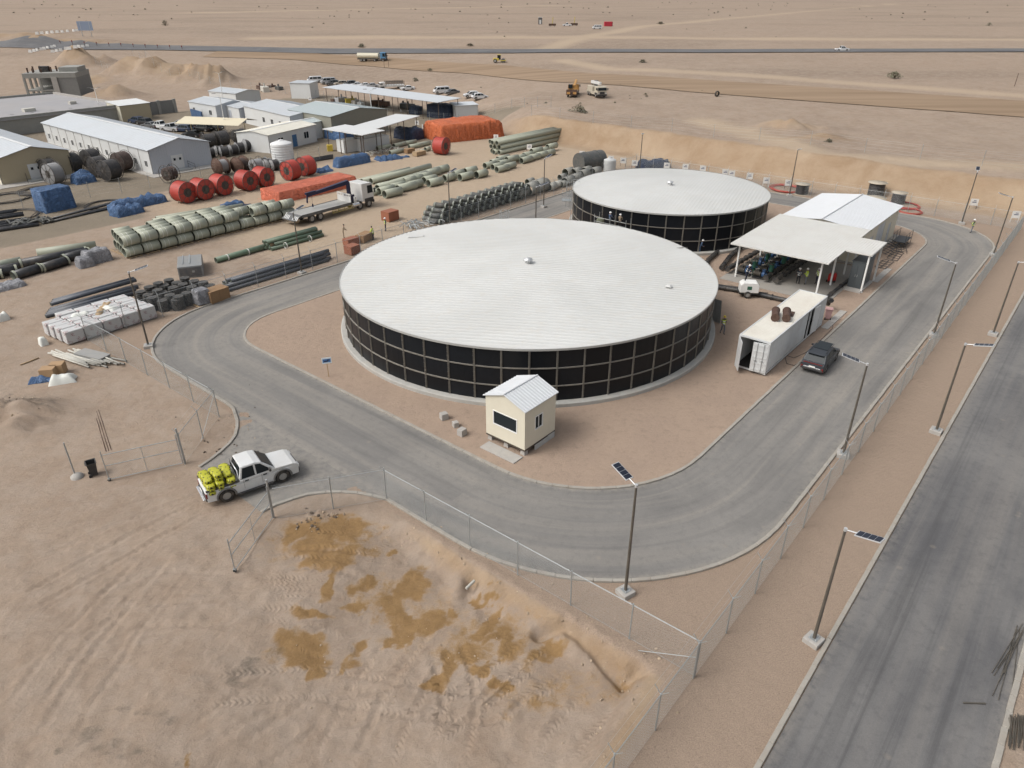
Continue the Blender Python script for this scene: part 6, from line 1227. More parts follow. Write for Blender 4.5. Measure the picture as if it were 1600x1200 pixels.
# small white survey boards along the fence and bank
SB = M('white sign board', (.66, .65, .62), .6, dirt=.1); INK = M('sign print', (.10, .11, .16), .6); k = 0
for x, y in ((795, 234), (827, 238), (909, 249), (954, 257), (973, 260), (991, 264), (1041, 268), (1070, 270), (1097, 273), (1132, 279), (1142, 281), (1170, 285), (1196, 292), (1230, 296), (1519, 327), (1584, 347), (577, 188), (591, 191), (607, 192), (652, 199), (663, 205), (775, 222), (468, 152), (485, 160)):
    t = thing('survey_board', 'small white board with dark print standing in the row below the earth bank', 'sign', (*P(x, y), 0), -.25, 'small white boards in rows') if y > 215 or x > 700 else thing('survey_board', 'small white board with dark print standing beside the camp sheds', 'sign', (*P(x, y), 0), -.25, 'small white boards by the sheds')
    b_ = MB().box(0, 0, .55, 1.0, .04, .95).build('board', SB, t); MB().box(0, -.023, .95, .55, .006, .14).box(.05, -.023, 1.18, .35, .006, .1).build('print', INK, b_)
    for s_ in (-.45, .45): MB().box(s_, .02, 0, .06, .05, 1.5).build('leg', RUST if k % 3 else SB, t)
    k += 1
# ================================================================ CAMP BUILDINGS
CW1 = M('white cabin panel', (.60, .61, .60), .5, var=.06, scale=1, dirt=.12); RIBG = M('pale grey ribbed cladding', (.46, .49, .53), .5, .1, var=.05, dirt=.06); RWH = M('pale grey roof sheet', (.52, .55, .57), .5, .05, var=.06, scale=.5, dirt=.1); TANW = M('tan wall panel', (.40, .34, .23), .6, var=.06, dirt=.1); OLIV = M('olive grey cladding', (.24, .235, .19), .6, var=.1, dirt=.1); BLUED = M('blue door paint', (.05, .14, .28), .5); SAGE = M('sage roof sheet', (.40, .45, .45), .5, var=.06); BLOCKW = M('grey blockwork', (.20, .20, .19), .85, var=.2, scale=1.5, bump=.3); CGR = M('bare concrete frame', (.27, .27, .25), .85, var=.2, scale=1, dirt=.15)
def shed(label, corner, rz, L, w, h, rise, wall, roof, wins=(), doors=(), end=None, name='cabin', cat='building', z=None, over=.2, ribs=.6, mono=False, endwins=()):
    """corner = local origin (x0,y0 nearest corner); local x along rz; wall at y=0 carries wins (x,z,w,h); end wall at x=0 (faces -x) carries doors"""
    t = thing(name, label, cat, (*corner, z if z is not None else 0), rz)
    top = (lambda y: h+rise*(1-abs(y-w/2)/(w/2))) if not mono else (lambda y: h+rise*y/w)
    wall_open(MB(), L, h if not mono else h, .1, [(a, a+c, b, b+d) for a, b, c, d in wins]).build('wall', wall, t)
    e = end or wall
    wall_open(MB(), w, h, .1, [(a, a+c, b, b+d) for a, b, c, d in endwins], lambda x: top(w-x)).xform(RZ(-pi/2, 0, w)).build('end_wall', e, t); wall_open(MB(), w, h, .1, [], lambda x: top(x)).xform(RZ(pi/2, L, 0)).build('end_wall', e, t); wall_open(MB(), L, top(w), .1, []).xform(RZ(pi, L, w)).build('wall', wall, t)
    if e is RIBG:
        for X, in ((RZ(-pi/2, 0, w),),):
            m = MB(); n = int(w/.45)
            for k in range(n): x = .2+k*.45; m.box(x, -.02, .05, .12, .04, top(w-x)-.15)
            m.xform(X).build('cladding_rib', e, t)
    for a, b, c, d in wins: window(t, a, b, c, d, Matrix.Identity(4), 2, .07)
    for a, b, c, d in endwins: window(t, a, b, c, d, RZ(-pi/2, 0, w), 2, .07)
    for a, c, d, mt, side in doors:
        X = Matrix.Identity(4) if side == 0 else RZ(-pi/2, 0, w); q = MB().box(a+c/2, -.03, .12, c, .06, d).xform(X).build('door', mt, t); MB().box(a+c*.85, -.08, 1.05, .05, .06, .15).xform(X).build('handle', GALV, q)
    o_ = over
    if mono: r1 = ribroof(MB(), -o_, L+o_, -o_, h+.06-rise*o_/w, w+o_, h+rise+.06+rise*o_/w, ribs, .03).build('roof', roof, t)
    else:
        r1 = ribroof(MB(), -o_, L+o_, -o_, h+.02, w/2, h+rise+.07, ribs, .03).build('roof', roof, t); ribroof(MB(), -o_, L+o_, w+o_, h+.02, w/2, h+rise+.07, ribs, .03).build('roof', roof, t)
        MB().box(L/2, w/2, h+rise+.07, L+2*o_, .5, .04).build('ridge_cap', M('pale ridge flashing', (.66, .67, .66), .5), r1)
    MB().box(L/2, w/2, -.1, L+.3, w+.3, .2).build('base', CONC, t)
    return t
def bcorner(px, py, z=0): return P(px, py, z)
def vis(ang): return ang
# long white building: near corner at px(240,272); its end wall runs towards px(333,258)
ec = P(240, 273); e2 = P(333, 257); an_e = math.atan2(e2[1]-ec[1], e2[0]-ec[0]); we = math.dist(ec, e2); far_ = P(30, 213); Lb = 46
# frame: origin at near corner, x pointing away along the length, y along the end wall
rz_ = an_e+pi/2
def mirror_shed(label, near, rz_len, L, w, **k): return near
TW = thing('long_building', 'long white prefabricated building with pale grey ribbed end wall and double door', 'building', (*ec, 0), an_e)
def long_bldg(t, we, L, h, rise, wall, endm, roof, nwin, dpos):
    """local x along the end wall (0..we), local y along the length"""
    top = lambda x: h+rise*(1-abs(x-we/2)/(we/2))
    wall_open(MB(), we, h, .12, [], top).build('end_wall', endm, t)
    if endm is RIBG:
        m = MB()
        for k in range(int(we/.42)):
            x = .15+k*.42
            if not (dpos-1.3 < x < dpos+1.3): m.box(x, -.02, .1, .12, .04, top(x)-.2)
        m.build('cladding_rib', endm, t)
    X = RZ(-pi/2, 0, L); wl = L/nwin; ops = [(L-(k+.5)*wl-.5, L-(k+.5)*wl+.6, 1.0, 2.15) for k in range(nwin)]
    wall_open(MB(), L, h, .12, ops).xform(X).build('wall', wall, t); wall_open(MB(), L, h, .12, []).xform(RZ(pi/2, we, 0)).build('wall', wall, t); wall_open(MB(), we, h, .12, [], top).xform(RZ(pi, we, L)).build('end_wall', wall, t)
    for a, b, c, d in ops: window(t, a, c, b-a, d-c, X, 2, .08)
    m = MB()
    for k in range(nwin): m.box(L-k*wl-.02, -.03, 0, .08, .05, h)
    m.xform(X).build('panel_joint', CONC, t)
    q = MB().box(dpos, -.08, .35, 2.1, .12, 2.3).build('double_door', CW1, t)
    for s_ in (-.5, .5): MB().box(dpos+s_, -.15, 1.75, .38, .03, .4).build('door_window', GLASS, q)
    MB().box(dpos, -.9, 0, 3.4, 1.5, .35).build('entry_step', GALV, t); m = MB()
    for s_ in (-1.7, 1.7):
        for z in (.75, 1.2): m.cyl((dpos+s_, -.1, z+.2), (dpos+s_*1.25, -1.7, z-.2), .03, n=5)
        m.cyl((dpos+s_*1.25, -1.7, 0), (dpos+s_*1.25, -1.7, 1.0), .03, n=5).cyl((dpos+s_, -.15, 0), (dpos+s_, -.15, 1.4), .03, n=5)
    m.build('hand_rail', BLKF, t)
    r1 = ribroof(MB(), -.25, L+.25, -.25, h+.02, we/2, h+rise+.07, 1.1, .025).xform(RZ(-pi/2, 0, L)).build('roof', roof, t); r2 = ribroof(MB(), -.25, L+.25, -.25, h+.02, we/2, h+rise+.07, 1.1, .025).xform(RZ(pi/2, we, 0)).build('roof', roof, t)
    MB().box(we/2, L/2, h+rise+.06, .6, L+.5, .05).build('ridge_cap', M('pale ridge flashing', (.66, .67, .66), .5), r1)
    MB().box(we/2, L/2, -.1, we+2.4, L+1, .22).box(we/2, -1.4, -.1, we+2.4, 2.6, .2).build('concrete_apron', CONC, t)
long_bldg(TW, we, Lb, 4.0, 1.3, CW1, RIBG, RWH, 12, we*.42)
ec2 = P(5, 290); TN = thing('long_building', 'tan walled long building with white double door beside the cable reels', 'building', (*ec2, 0), an_e); long_bldg(TN, we*1.0, 46, 4.0, 1.3, M('pale cream side wall', (.60, .57, .46), .6), TANW, RWH, 12, we*.48)
for lb, x, y in (('small dark green bin at the corner of the long white building', 245, 268), ('green bin standing between corner and entry steps', 259, 263), ('dark bin beside the tan building door', 43, 277)): wheelie(lb, (*P(x, y), .1), AX, M('dark green bin', (.02, .05, .03), .5))
# other cabins (nearest corner pixel, direction of the front wall)
fa = an_e-pi/2+radians(2)          # front walls run along the camp's long axis
fr_ = math.atan2(*(np.array(P(392, 203))-np.array(P(298, 178)))[::-1])
def front(label, a, b, w, h, rise, wall, roof, wins=(), doors=(), **k):
    """front wall runs from pixel a to pixel b on the ground (a is the left end as seen from outside)"""
    p, q = P(*a), P(*b); L = math.dist(p, q); sc = L; return shed(label, p, math.atan2(q[1]-p[1], q[0]-p[0]), L, w, h, rise, wall, roof, [(x*L, z, ww, hh) for x, z, ww, hh in wins], [(x*L, ww, hh, m_, s_) for x, ww, hh, m_, s_ in doors], **k)
front('white cabin with a blue sheet leaning on its wall', (299, 182), (341, 190), 9, 3.6, .7, CW1, RWH, [(.12, 1.2, 1.2, 1.2), (.72, 1.2, 1.4, 1.2)], [(.4, 1.0, 2.2, CW1, 0)], end=RIBG)
front('small white cabin with an arched grey door', (351, 186), (377, 193), 8, 3.4, .5, CW1, RWH, [], [(.35, 1.5, 2.4, RIBG, 0)], end=RIBG)
front('long white cabin with a row of small windows before the olive shed', (385, 193), (457, 212), 12, 4.0, .9, CW1, RWH, [(.4, 1.3, 1.3, 1.2), (.58, 1.3, 1.3, 1.2), (.75, 1.3, 1.3, 1.2)], [], end=RIBG)
front('white flat cabin behind the first two white cabins', (330, 165), (372, 170), 8, 3.8, .6, CW1, RWH)
front('olive grey open-ended shed with pale green roof', (455, 205), (521, 218), 15, 4.6, 1.0, OLIV, SAGE, [], [], ribs=1.0)
front('white cabin with blue doors and cream roof edge beside the ribbed tank', (423, 240), (496, 221), 8, 3.4, .5, CW1, M('cream roof', (.60, .58, .50), .5), [(.18, 1.1, 1.6, 1.4), (.72, 1.1, 1.6, 1.4)], [(.47, 1.3, 2.3, BLUED, 0)])
front('small white cabin with a blue end door beside the olive shed', (486, 219), (514, 213), 5, 3.4, .4, CW1, SAGE, [], [(.0, 1.3, 2.4, BLUED, 0)])
front('cream cabin with tan side by the block wall', (193, 192), (239, 186), 6, 3.8, .5, TANW, CW1, [], [], end=M('pale cream side wall'), endwins=((2, 1.3, 1.3, 1.2),), mono=True)
front('white box store with grey side standing before the parked vans', (456, 156), (487, 157), 5, 4.6, .2, CW1, RWH, mono=True); front('white box store under the far end of the steel shelter', (712, 187), (747, 185), 4.5, 3.2, .2, CW1, RWH, mono=True)
tag(MB().box(0, 0, 0, 7, .3, 2.2).build('blue_sheet_screen', TBLUE, None, (*P(309, 187), 0), math.atan2(P(330, 192)[1]-P(300, 183)[1], P(330, 192)[0]-P(300, 183)[0])), 'blue sheet screen standing against the white cabin', 'screen')
# steel shelters
STEELB = M('brown steel post', (.10, .075, .06), .6, .2, var=.2)
def shelter(label, a, b, w, h, roofm, n, z1=None, slope=.05, post=.12, name='open_shelter'):
    p, q = P(*a), P(*b); L = math.dist(p, q); t = thing(name, label, 'shelter', (*p, 0), math.atan2(q[1]-p[1], q[0]-p[0]))
    vs = [(-.6, -.6, h), (L+.6, -.6, h), (L+.6, w+.6, h+slope*w), (-.6, w+.6, h+slope*w)]; MB().add(vs+[(x, y, z-.12) for x, y, z in vs], [(0, 1, 2, 3), (7, 6, 5, 4), (0, 4, 5, 1), (1, 5, 6, 2), (2, 6, 7, 3), (3, 7, 4, 0)]).build('roof', roofm, t)
    for i in range(n+1):
        for y in (0, w): MB().box(L*i/n, y, 0, post, post, h-.1+slope*y).build('post', STEELB, t)
        MB().cyl((L*i/n, 0, h-.2), (L*i/n, w, h-.2+slope*w), .06, n=4).build('rafter', STEELB, t)
    for y in (0, w): MB().cyl((0, y, h-.22+slope*y), (L, y, h-.22+slope*y), .06, n=4).build('purlin', STEELB, t)
    return t
shelter('long steel shelter with pale roof sheltering machinery before the parked vans', (512, 163), (686, 190), 6.5, 4.5, RWH, 8)
shelter('white roofed steel shelter over white brick stores', (515, 236), (570, 246), 4.5, 4.2, CW1, 2, slope=.03); shelter('white roofed shelter wing reaching towards the orange heap', (566, 243), (652, 213), 4.6, 4.2, CW1, 4, slope=.02)
for i, (x, y) in enumerate(((545, 236), (570, 234), (592, 230))): o = MB().box(0, 0, 0, 3.6, 2.6, 2.3).build('white_store', CW1, None, (*P(x, y), 0), AX-.1, bevel=.03); tag(o, 'small white brick store under the white roofed shelter', 'store', 'white stores under the shelter')
tag(MB().box(0, 0, 0, 1.1, 1.1, 1.2).build('yellow_box', M('yellow box paint', (.5, .37, .05), .5), None, (*P(516, 236), 0), .3, bevel=.05), 'small yellow box at the shelter corner', 'box')
# machinery clutter under the long shelter
for i, (x, y, m_, s_) in enumerate(((533, 163, SIL, 1.3), (525, 163, RUST, 1.0), (549, 164, YELM, 1.2), (556, 165, WPIPE, 1.0), (590, 167, RUST, 1.2), (601, 168, RUST, 1.1), (630, 170, DUCT, 1.0), (640, 172, DUCT, 1.1), (415, 146, WPIPE, 1.5), (408, 143, RUST, 1.3), (437, 144, DUCT, 1.2), (425, 141, RUST, 1.0), (565, 169, GALV, 1.0))):
    t = thing('site_machine', ('silver' if m_ is SIL else 'rusty' if m_ is RUST else 'yellow' if m_ is YELM else 'pale' if m_ is WPIPE else 'grey')+' wheeled site machine parked '+('under the long steel shelter' if x > 500 else 'on the open ground behind the white cabins'), 'machine', (*P(x, y), 0), R.random()*3, 'site machines near the shelter')
    MB().box(0, 0, .4, 2.6*s_, 1.3*s_, 1.1*s_).build('housing', m_, t, bevel=.1); MB().cyl((.4, 0, 1.2*s_), (.4, 0, 2.0*s_), .25, n=8).build('drum', m_, t); MB().cyl((1.3*s_, 0, .6), (2.4*s_, 0, .4), .05, n=6).build('tow_bar', BLACKP, t)
    for q_ in (-.7, .7): wheel(t, 0, q_*s_, .4, .2, False)
# shade canopy over the cars
t = thing('shade_canopy', 'cream fabric shade canopy over the parked cars', 'canopy', (*P(284, 216), 0), an_e+radians(-62)); CRF = M('cream shade fabric', (.60, .54, .40), .8, var=.08); Lc = 13
vs = [(-1, 0, 3.0), (Lc+1, 0, 3.0), (Lc+1, 4, 3.9), (-1, 4, 3.9), (Lc+1, 8, 3.0), (-1, 8, 3.0)]; MB().add(vs+[(x, y, z-.05) for x, y, z in vs], [(0, 1, 2, 3), (3, 2, 4, 5), (9, 8, 7, 6), (11, 10, 8, 9)]).build('fabric_roof', CRF, t)
for x in (0, Lc/2, Lc): MB().cyl((x, 4, 0), (x, 4, 3.8), .09, n=8).build('post', M('cream post', (.5, .42, .26), .6), t); MB().cyl((x, 0, 2.95), (x, 4, 3.85), .05, n=6).cyl((x, 8, 2.95), (x, 4, 3.85), .05, n=6).build('rafter', STEELB, t)
# twin lamps in the camp
for lb, x, y, h_ in (('tall twin-headed lamp between the shade canopy and white cabins', 355, 215, 8.5), ('tall twin-headed lamp behind the long white building', 160, 187, 7), ('tall twin-headed lamp behind the small arched door cabin', 352, 172, 9), ('tall lamp beside the olive shed', 583, 200, 8)):
    t = thing('twin_lamp', lb, 'street lamp', (*P(x, y), 0), .4); MB().cyl((0, 0, 0), (0, 0, h_), .09, .06, 8).build('pole', WPAINT, t)
    for s_ in (-1, 1): a_ = MB().cyl((0, 0, h_), (s_*.9, 0, h_+.35), .03, n=6).build('arm', WPAINT, t); MB().box(s_*1.1, 0, h_+.38, .8, .35, .06).build('lamp_head', TGREY, a_)
# block wall with pilasters, flat roof hall, concrete frame house
t = thing('block_wall', 'grey block boundary wall with pilasters behind the camp', 'wall', (*P(-40, 211), 0), math.atan2(P(275, 176)[1]-P(-40, 211)[1], P(275, 176)[0]-P(-40, 211)[0])); Lw = math.dist(P(-40, 211), P(275, 176))
MB().box(Lw/2, 0, 0, Lw, .25, 3.2).build('wall_panel', BLOCKW, t)
for k in range(12): MB().box(Lw*k/11, -.12, 0, .7, .6, 3.4).build('pilaster', CGR, t)
hA, hB = P(-20, 190, 3.4), P(150, 171, 3.4); rzh = math.atan2(hB[1]-hA[1], hB[0]-hA[0]); hL = math.dist(hA, hB)+14
t = thing('flat_roof_hall', 'low grey concrete hall with wide flat roof behind the long white building', 'building', (*hA, 0), rzh)
hD = 40; MB().box(hL/2-6, hD/2, 0, hL, hD, 3.2).build('wall', CGR, t); MB().box(hL/2-6, hD/2, 3.2, hL+.6, hD+.6, .2).build('roof_slab', M('roof screed', (.30, .295, .30), .9, var=.15, scale=.2, dirt=.2), t)
for s_ in (0, 1): MB().box(hL/2-6, .1+s_*(hD-.2), 3.4, hL+.4, .35, .5).build('parapet', CGR, t)
MB().box(hL-6.1, hD/2, 3.4, .35, hD-.6, .5).build('parapet', CONC, t)
for x, y, a_, b_ in ((12, 9, 2.4, 1.6), (2, 22, 4, 1.6), (24, 14, 1.5, 1.2)): MB().box(x, y, 3.4, a_, b_, .7).build('roof_unit', WPIPE, t)
t = thing('concrete_frame_house', 'unfinished grey concrete house with open bays and rebar stubs on its roof', 'building', (*P(46, 157), 0), math.atan2(P(128, 155)[1]-P(46, 157)[1], P(128, 155)[0]-P(46, 157)[0])); Lh = math.dist(P(46, 157), P(128, 155)); wh = 13; hh = 7.2
MB().box(Lh/2, wh/2, hh-1.3, Lh, wh, 1.3).build('roof_slab', CGR, t); MB().box(Lh*.78, wh/2, 0, Lh*.44, wh-.2, hh-1.3).build('solid_bay', BLOCKW, t); MB().box(Lh*.28, wh-.3, 0, Lh*.55, .3, hh-1.3).build('rear_wall', BLOCKW, t); MB().box(Lh*.28, wh/2, 2.4, Lh*.55, wh, .35).build('floor_slab', CGR, t)
for x, y in ((.2, .2), (Lh*.3, .2), (Lh*.54, .2), (.2, wh*.33), (.2, wh*.62), (.2, wh-.2)): MB().box(x, y, 0, .55, .55, hh-1.3).build('column', CGR, t)
MB().box(Lh*.8, wh*.6, hh, Lh*.36, wh*.6, 1.2).build('stair_box', CGR, t); MB().box(Lh*.58, -.1, 0, 1.5, .3, hh-1.0).build('pier', CONC, t)
for k in range(10): MB().box(1+k*Lh*.05, 1+R.random()*6, hh, .35, .35, .9+R.random()*.8).build('rebar_stub', RUST, t)
MB().box(Lh*.33, 5, hh, 2.4, 2, 1.5).build('roof_tank', BLKP, t)
# camp and far fences (posts and wire)
def pfence(label, pts, arm=0, terr=True, step=4.0):
    t = thing('wire_fence', label, 'fence', (0, 0, 0)); w3 = [T(*p) for p in pts] if terr else [(*P(*p), 0) for p in pts]; q = resample(w3, step)
    for x, y, z in q: inst('post', post_me, (x, y, Zg(x, y)), (0, 0, 0), t)
    m = MB()
    for a, b in zip(q, q[1:]):
        for f in (.4, .9, 1.4, 1.9, 2.2): m.cyl((a[0], a[1], Zg(a[0], a[1])+f), (b[0], b[1], Zg(b[0], b[1])+f), .008, n=3, caps=False)
    o = m.build('strand_wire', WIRE, t); o['kind'] = 'stuff'
pfence('wire fence running behind the dirt mounds and camp', [(150, 100), (260, 118), (420, 142), (520, 158)]); pfence('wire fence along the crest of the earth bank', [(830, 181), (900, 190), (1050, 205), (1200, 222), (1350, 238), (1500, 256), (1640, 272)], step=9); pfence('wire fence between camp yard and pipe yard', [(-20, 333), (80, 318), (200, 300), (330, 275), (430, 262), (500, 250)], terr=False, step=4.5); pfence('wire fence beside the machine shelter end', [(748, 187), (800, 190), (860, 200)], terr=False); pfence('wire fence before the long shelter and the boards', [(480, 168), (600, 185), (740, 196)], terr=False)
# far desert objects
t = thing('red_container', 'red box container far out on the desert near a white van', 'container', T(950, 41), .05); MB().box(0, 0, 0, 4.4, 2.2, 2.3).build('shell', M('red box paint', (.42, .03, .05), .5), t, bevel=.05); MB().box(2.3, 0, .1, .2, 2.0, 2.1).build('end_door', TGREY, t); m = MB()
for k in range(10): m.box(-2.0+k*.44, -1.11, .2, .1, .05, 1.9)
m.build('rib', M('red box paint'), t)
t = thing('grey_booth', 'grey upright booth far out on the desert', 'booth', T(844, 38), 0); MB().box(0, 0, 0, 2.2, 2, 3.6).build('shell', TGREY, t); MB().box(0, 0, 3.6, 2.6, 2.4, .15).build('roof', CW1, t); MB().box(0, -1.02, .2, 1, .05, 2.2).build('door', CW1, t)
for i, (x, y) in enumerate(((863, 41), (897, 40))): t = thing('drill_rig', 'small brown drilling rig far out by the white pickup' if i else 'low brown plant far out beside the grey booth', 'machine', T(x, y), 0); MB().box(0, 0, .3, 4, 1.6, 1).build('deck', RUST, t); MB().cyl((0, 0, 1.2), (.3, 0, 4.5), .2, n=6).build('mast', YELF, t); rig_wheels(t, (-1.2, 1.2), 1.7, .4)
t = thing('loose_tyre', 'single large tyre standing on the desert beyond the bank', 'tyre', T(1120, 151), .4); MB().lathe([(.38, -.2), (.6, -.2), (.68, -.1), (.68, .1), (.6, .2), (.38, .2)], 18).xform(Matrix.Translation((0, 0, .66)) @ Matrix.Rotation(pi/2, 4, 'X')).build('tread', RUB, t)
t = thing('road_sign', 'blue and white direction sign standing beyond the far highway', 'sign', T(137, 58), 0)
for s_ in (-2, 2): MB().cyl((s_, 0, 0), (s_, 0, 6), .12, n=6).build('leg', GALV, t)
MB().box(0, 0, 2.6, 6.5, .15, 3.6).build('panel', M('sign blue grey', (.22, .27, .36), .5), t)
for x0, x1, y0, y1, n in ((58, 130, 54, 48, 9), (48, 92, 82, 73, 8), (82, 145, 82, 72, 9)):
    for k in range(n):
        f = (k+R.uniform(-.2, .2))/n; x, y, z = T(x0+(x1-x0)*f, y0+(y1-y0)*f); o = MB().box(0, 0, 0, 1.5, .5, 1.0, 0, .7).build('road_barrier', SB, None, (x, y, z), R.uniform(-.3, .3)); tag(o, 'white road barrier block '+('beyond the highway near the direction sign' if y0 < 60 else 'in the line before the highway'), 'barrier', 'white road barriers at the highway')
for k in range(11): x, y, z = T(95+k*19, 70+k*.8); t = thing('marker_post', 'thin marker post at the highway edge by the barriers', 'post', (x, y, z), 0, 'marker posts along the highway'); MB().box(0, 0, 0, .12, .12, 1.6).build('stake', RUST, t); MB().box(0, -.08, 1.1, .4, .04, .5).build('reflector', REDL, t)
for lb, x, y in (('dark framed sign pair beside the tanker truck', 604, 106), ('thin marker stick on the desert beyond the bank', 1585, 135)): t = thing('route_marker', lb, 'marker', T(x, y), 0); [MB().cyl((s_, 0, 0), (s_, 0, 3.2), .07, n=6).build('stick', RUST, t) for s_ in ((-.8, .8) if x < 700 else (0,))]
# ================================================================ PEOPLE
SKIN = M('skin', (.26, .15, .10), .6); HIVIS = M('yellow-green vest', (.50, .62, .06), .6, var=.1); REFL = M('reflective band', (.65, .66, .62), .4); HELM = M('white helmet', (.7, .7, .68), .4); NVY = M('navy workwear', (.025, .03, .05), .8, var=.2); GRT = M('grey trousers', (.13, .14, .16), .8, var=.2); BLKT = M('black trousers', (.018, .018, .02), .8); TANT = M('tan shirt', (.30, .24, .17), .8); OVR = M('blue overall', (.06, .10, .17), .8, var=.2); BOOT = M('work boot', (.03, .022, .016), .7); HELY = M('yellow helmet', (.55, .40, .03), .4)
def body_mesh(arms, legs, top, bot, lean=0.0):
    """one continuous skinned body; arms = ((elbow, hand),(elbow, hand)), legs = ((knee, foot),(knee, foot))"""
    J = [(0, 0, .95), (lean*.3, 0, 1.12), (lean*.7, 0, 1.32), (lean, 0, 1.45), (lean*1.1, 0, 1.53), (lean*1.15+.01, 0, 1.62), (lean*1.15+.015, 0, 1.70)]
    Rd = [(.155, .12), (.145, .11), (.17, .115), (.11, .09), (.055, .055), (.088, .075), (.078, .07)]; E_ = [(0, 1), (1, 2), (2, 3), (3, 4), (4, 5), (5, 6)]
    for s_, (el, ha) in zip((1, -1), arms):
        b = len(J); J += [(lean, s_*.19, 1.41), el, ha, (ha[0]+(ha[0]-el[0])*.28, ha[1]+(ha[1]-el[1])*.28, ha[2]+(ha[2]-el[2])*.28)]; Rd += [(.068, .068), (.05, .05), (.036, .036), (.03, .045)]; E_ += [(3, b), (b, b+1), (b+1, b+2), (b+2, b+3)]
    for s_, (kn, fo) in zip((1, -1), legs):
        b = len(J); J += [(0, s_*.095, .86), kn, fo, (fo[0]+.16, fo[1]+s_*.02, .035)]; Rd += [(.095, .095), (.068, .068), (.05, .05), (.045, .038)]; E_ += [(0, b), (b, b+1), (b+1, b+2), (b+2, b+3)]
    me = bpy.data.meshes.new('skel'); me.from_pydata(J, E_, []); o = bpy.data.objects.new('skel', me); COL.objects.link(o); o.modifiers.new('s', 'SKIN')
    for i, v in enumerate(me.skin_vertices[0].data if me.skin_vertices else []): v.radius = Rd[i]; v.use_root = (i == 0)
    sb_ = o.modifiers.new('d', 'SUBSURF'); sb_.levels = 1; sb_.render_levels = 1
    if not me.skin_vertices:
        bm = bmesh.new(); bm.from_mesh(me); ly = bm.verts.layers.skin.verify(); bm.verts.ensure_lookup_table()
        for i, v in enumerate(bm.verts): v[ly].radius = Rd[i]; v[ly].use_root = (i == 0)
        bm.to_mesh(me); bm.free()
    dg = bpy.context.evaluated_depsgraph_get(); out = bpy.data.meshes.new_from_object(o.evaluated_get(dg)); bpy.data.objects.remove(o); bpy.data.meshes.remove(me)
    out.name = 'body'; out.materials.clear()
    for m_ in (SKIN, top, bot, BOOT): out.materials.append(m_)
    hands = [Vector(a[1]) for a in arms]
    for p in out.polygons:
        c = p.center; k = 1 if c.z > .93 else 2
        if c.z > 1.495: k = 0
        if c.z < .1: k = 3
        if any((c-h).length < .13 and abs(c.y) > .12 for h in hands): k = 0
        if k == 2 and abs(c.y) > .21: k = 1
        p.material_index = k; p.use_smooth = True
    return out
POSE = {'stand': ((((.04, .27, 1.14), (.08, .26, .90)), ((.04, -.27, 1.14), (.08, -.26, .90))), (((.02, .11, .48), (0, .12, .08)), ((.02, -.11, .48), (0, -.12, .08)))),
        'fold': ((((.06, .27, 1.15), (.24, .05, 1.16)), ((.06, -.27, 1.15), (.24, -.06, 1.12))), (((.03, .12, .48), (.02, .13, .08)), ((.0, -.11, .48), (-.03, -.12, .08)))),
        'walk': ((((-.12, .26, 1.16), (-.12, .25, .92)), ((.16, -.26, 1.16), (.28, -.24, .98))), (((.14, .10, .50), (.10, .10, .08)), ((-.02, -.10, .47), (-.25, -.10, .12)))),
        'work': ((((.22, .24, 1.12), (.45, .14, 1.05)), ((.22, -.24, 1.12), (.45, -.12, 1.00))), (((.04, .13, .48), (0, .14, .08)), ((.06, -.13, .48), (.02, -.14, .08))))}
def person(label, loc, rz, pose, top, bot, vest=True, helm=HELM, lean=0.0):
    t = thing('person', label, 'person', loc, rz); a, l = POSE[pose]; bm_ = body_mesh(a, l, top, bot, lean); b = inst('body', bm_, (0, 0, 0), (0, 0, 0), t)
    hx = lean*1.15
    if vest:
        vs = {}; m = MB()
        for p in bm_.polygons:
            c = p.center
            if .95 < c.z < 1.44 and abs(c.y) < .215 and (c.x-lean*.7)**2 < .05:
                f = []
                for i in p.vertices:
                    if i not in vs: v = bm_.vertices[i]; vs[i] = len(m.v); q = v.co+v.normal*.018; m.v.append(tuple(q))
                    f.append(vs[i])
                m.f.append(tuple(f)); m.sm.append(True); m.mi.append(1 if (1.02 < c.z < 1.12) or (1.26 < c.z < 1.32) else 0)
        if m.f: m.build('vest', [HIVIS if vest is True else vest, REFL], t)
    if helm:
        h = MB().lathe([(.15, 1.67), (.125, 1.68), (.12, 1.74), (.09, 1.79), (.0, 1.815)], 12).xform(Matrix.Translation((hx+.015, 0, 0))).build('helmet', helm, t); MB().box(hx+.14, 0, 1.672, .10, .17, .012).build('brim', helm, h)
    else: MB().lathe([(.09, 1.66), (.094, 1.70), (.075, 1.765), (.0, 1.785)], 10).xform(Matrix.Translation((hx-.005, 0, 0))).build('hair', BLKT, t)
    for s_ in (-1, 1): MB().cyl((hx+.085, s_*.03, 1.645), (hx+.098, s_*.03, 1.645), .011, n=6).build('eye', BLKT, b)
    MB().box(hx+.095, 0, 1.605, .03, .024, .04).build('nose', SKIN, b)
    return t
zf = .14
person('person in a black vest with white bands and white helmet on the pump floor', (*W(73.9, 22.55), zf), D(60), 'stand', NVY, BLKT, NVY); person('person in a lime jacket turned towards two colleagues on the pump floor', (*W(74.4, 21.9), zf), D(170), 'fold', HIVIS, GRT); person('person in a lime vest over white beside the red extinguishers', (*W(75.2, 21.0), zf), D(200), 'stand', REFL, NVY)
person('person in a lime vest walking along the larger tank', (*P(1128, 523), .09), D(-80), 'walk', NVY, GRT, True, HELY); person('person in a yellow vest standing at the road corner under a lamp', (*P(1517, 364), .03), D(150), 'fold', NVY, GRT); person('person in a lime vest before the first red reel', (*P(281, 318), 0), D(-60), 'walk', TANT, TANT)
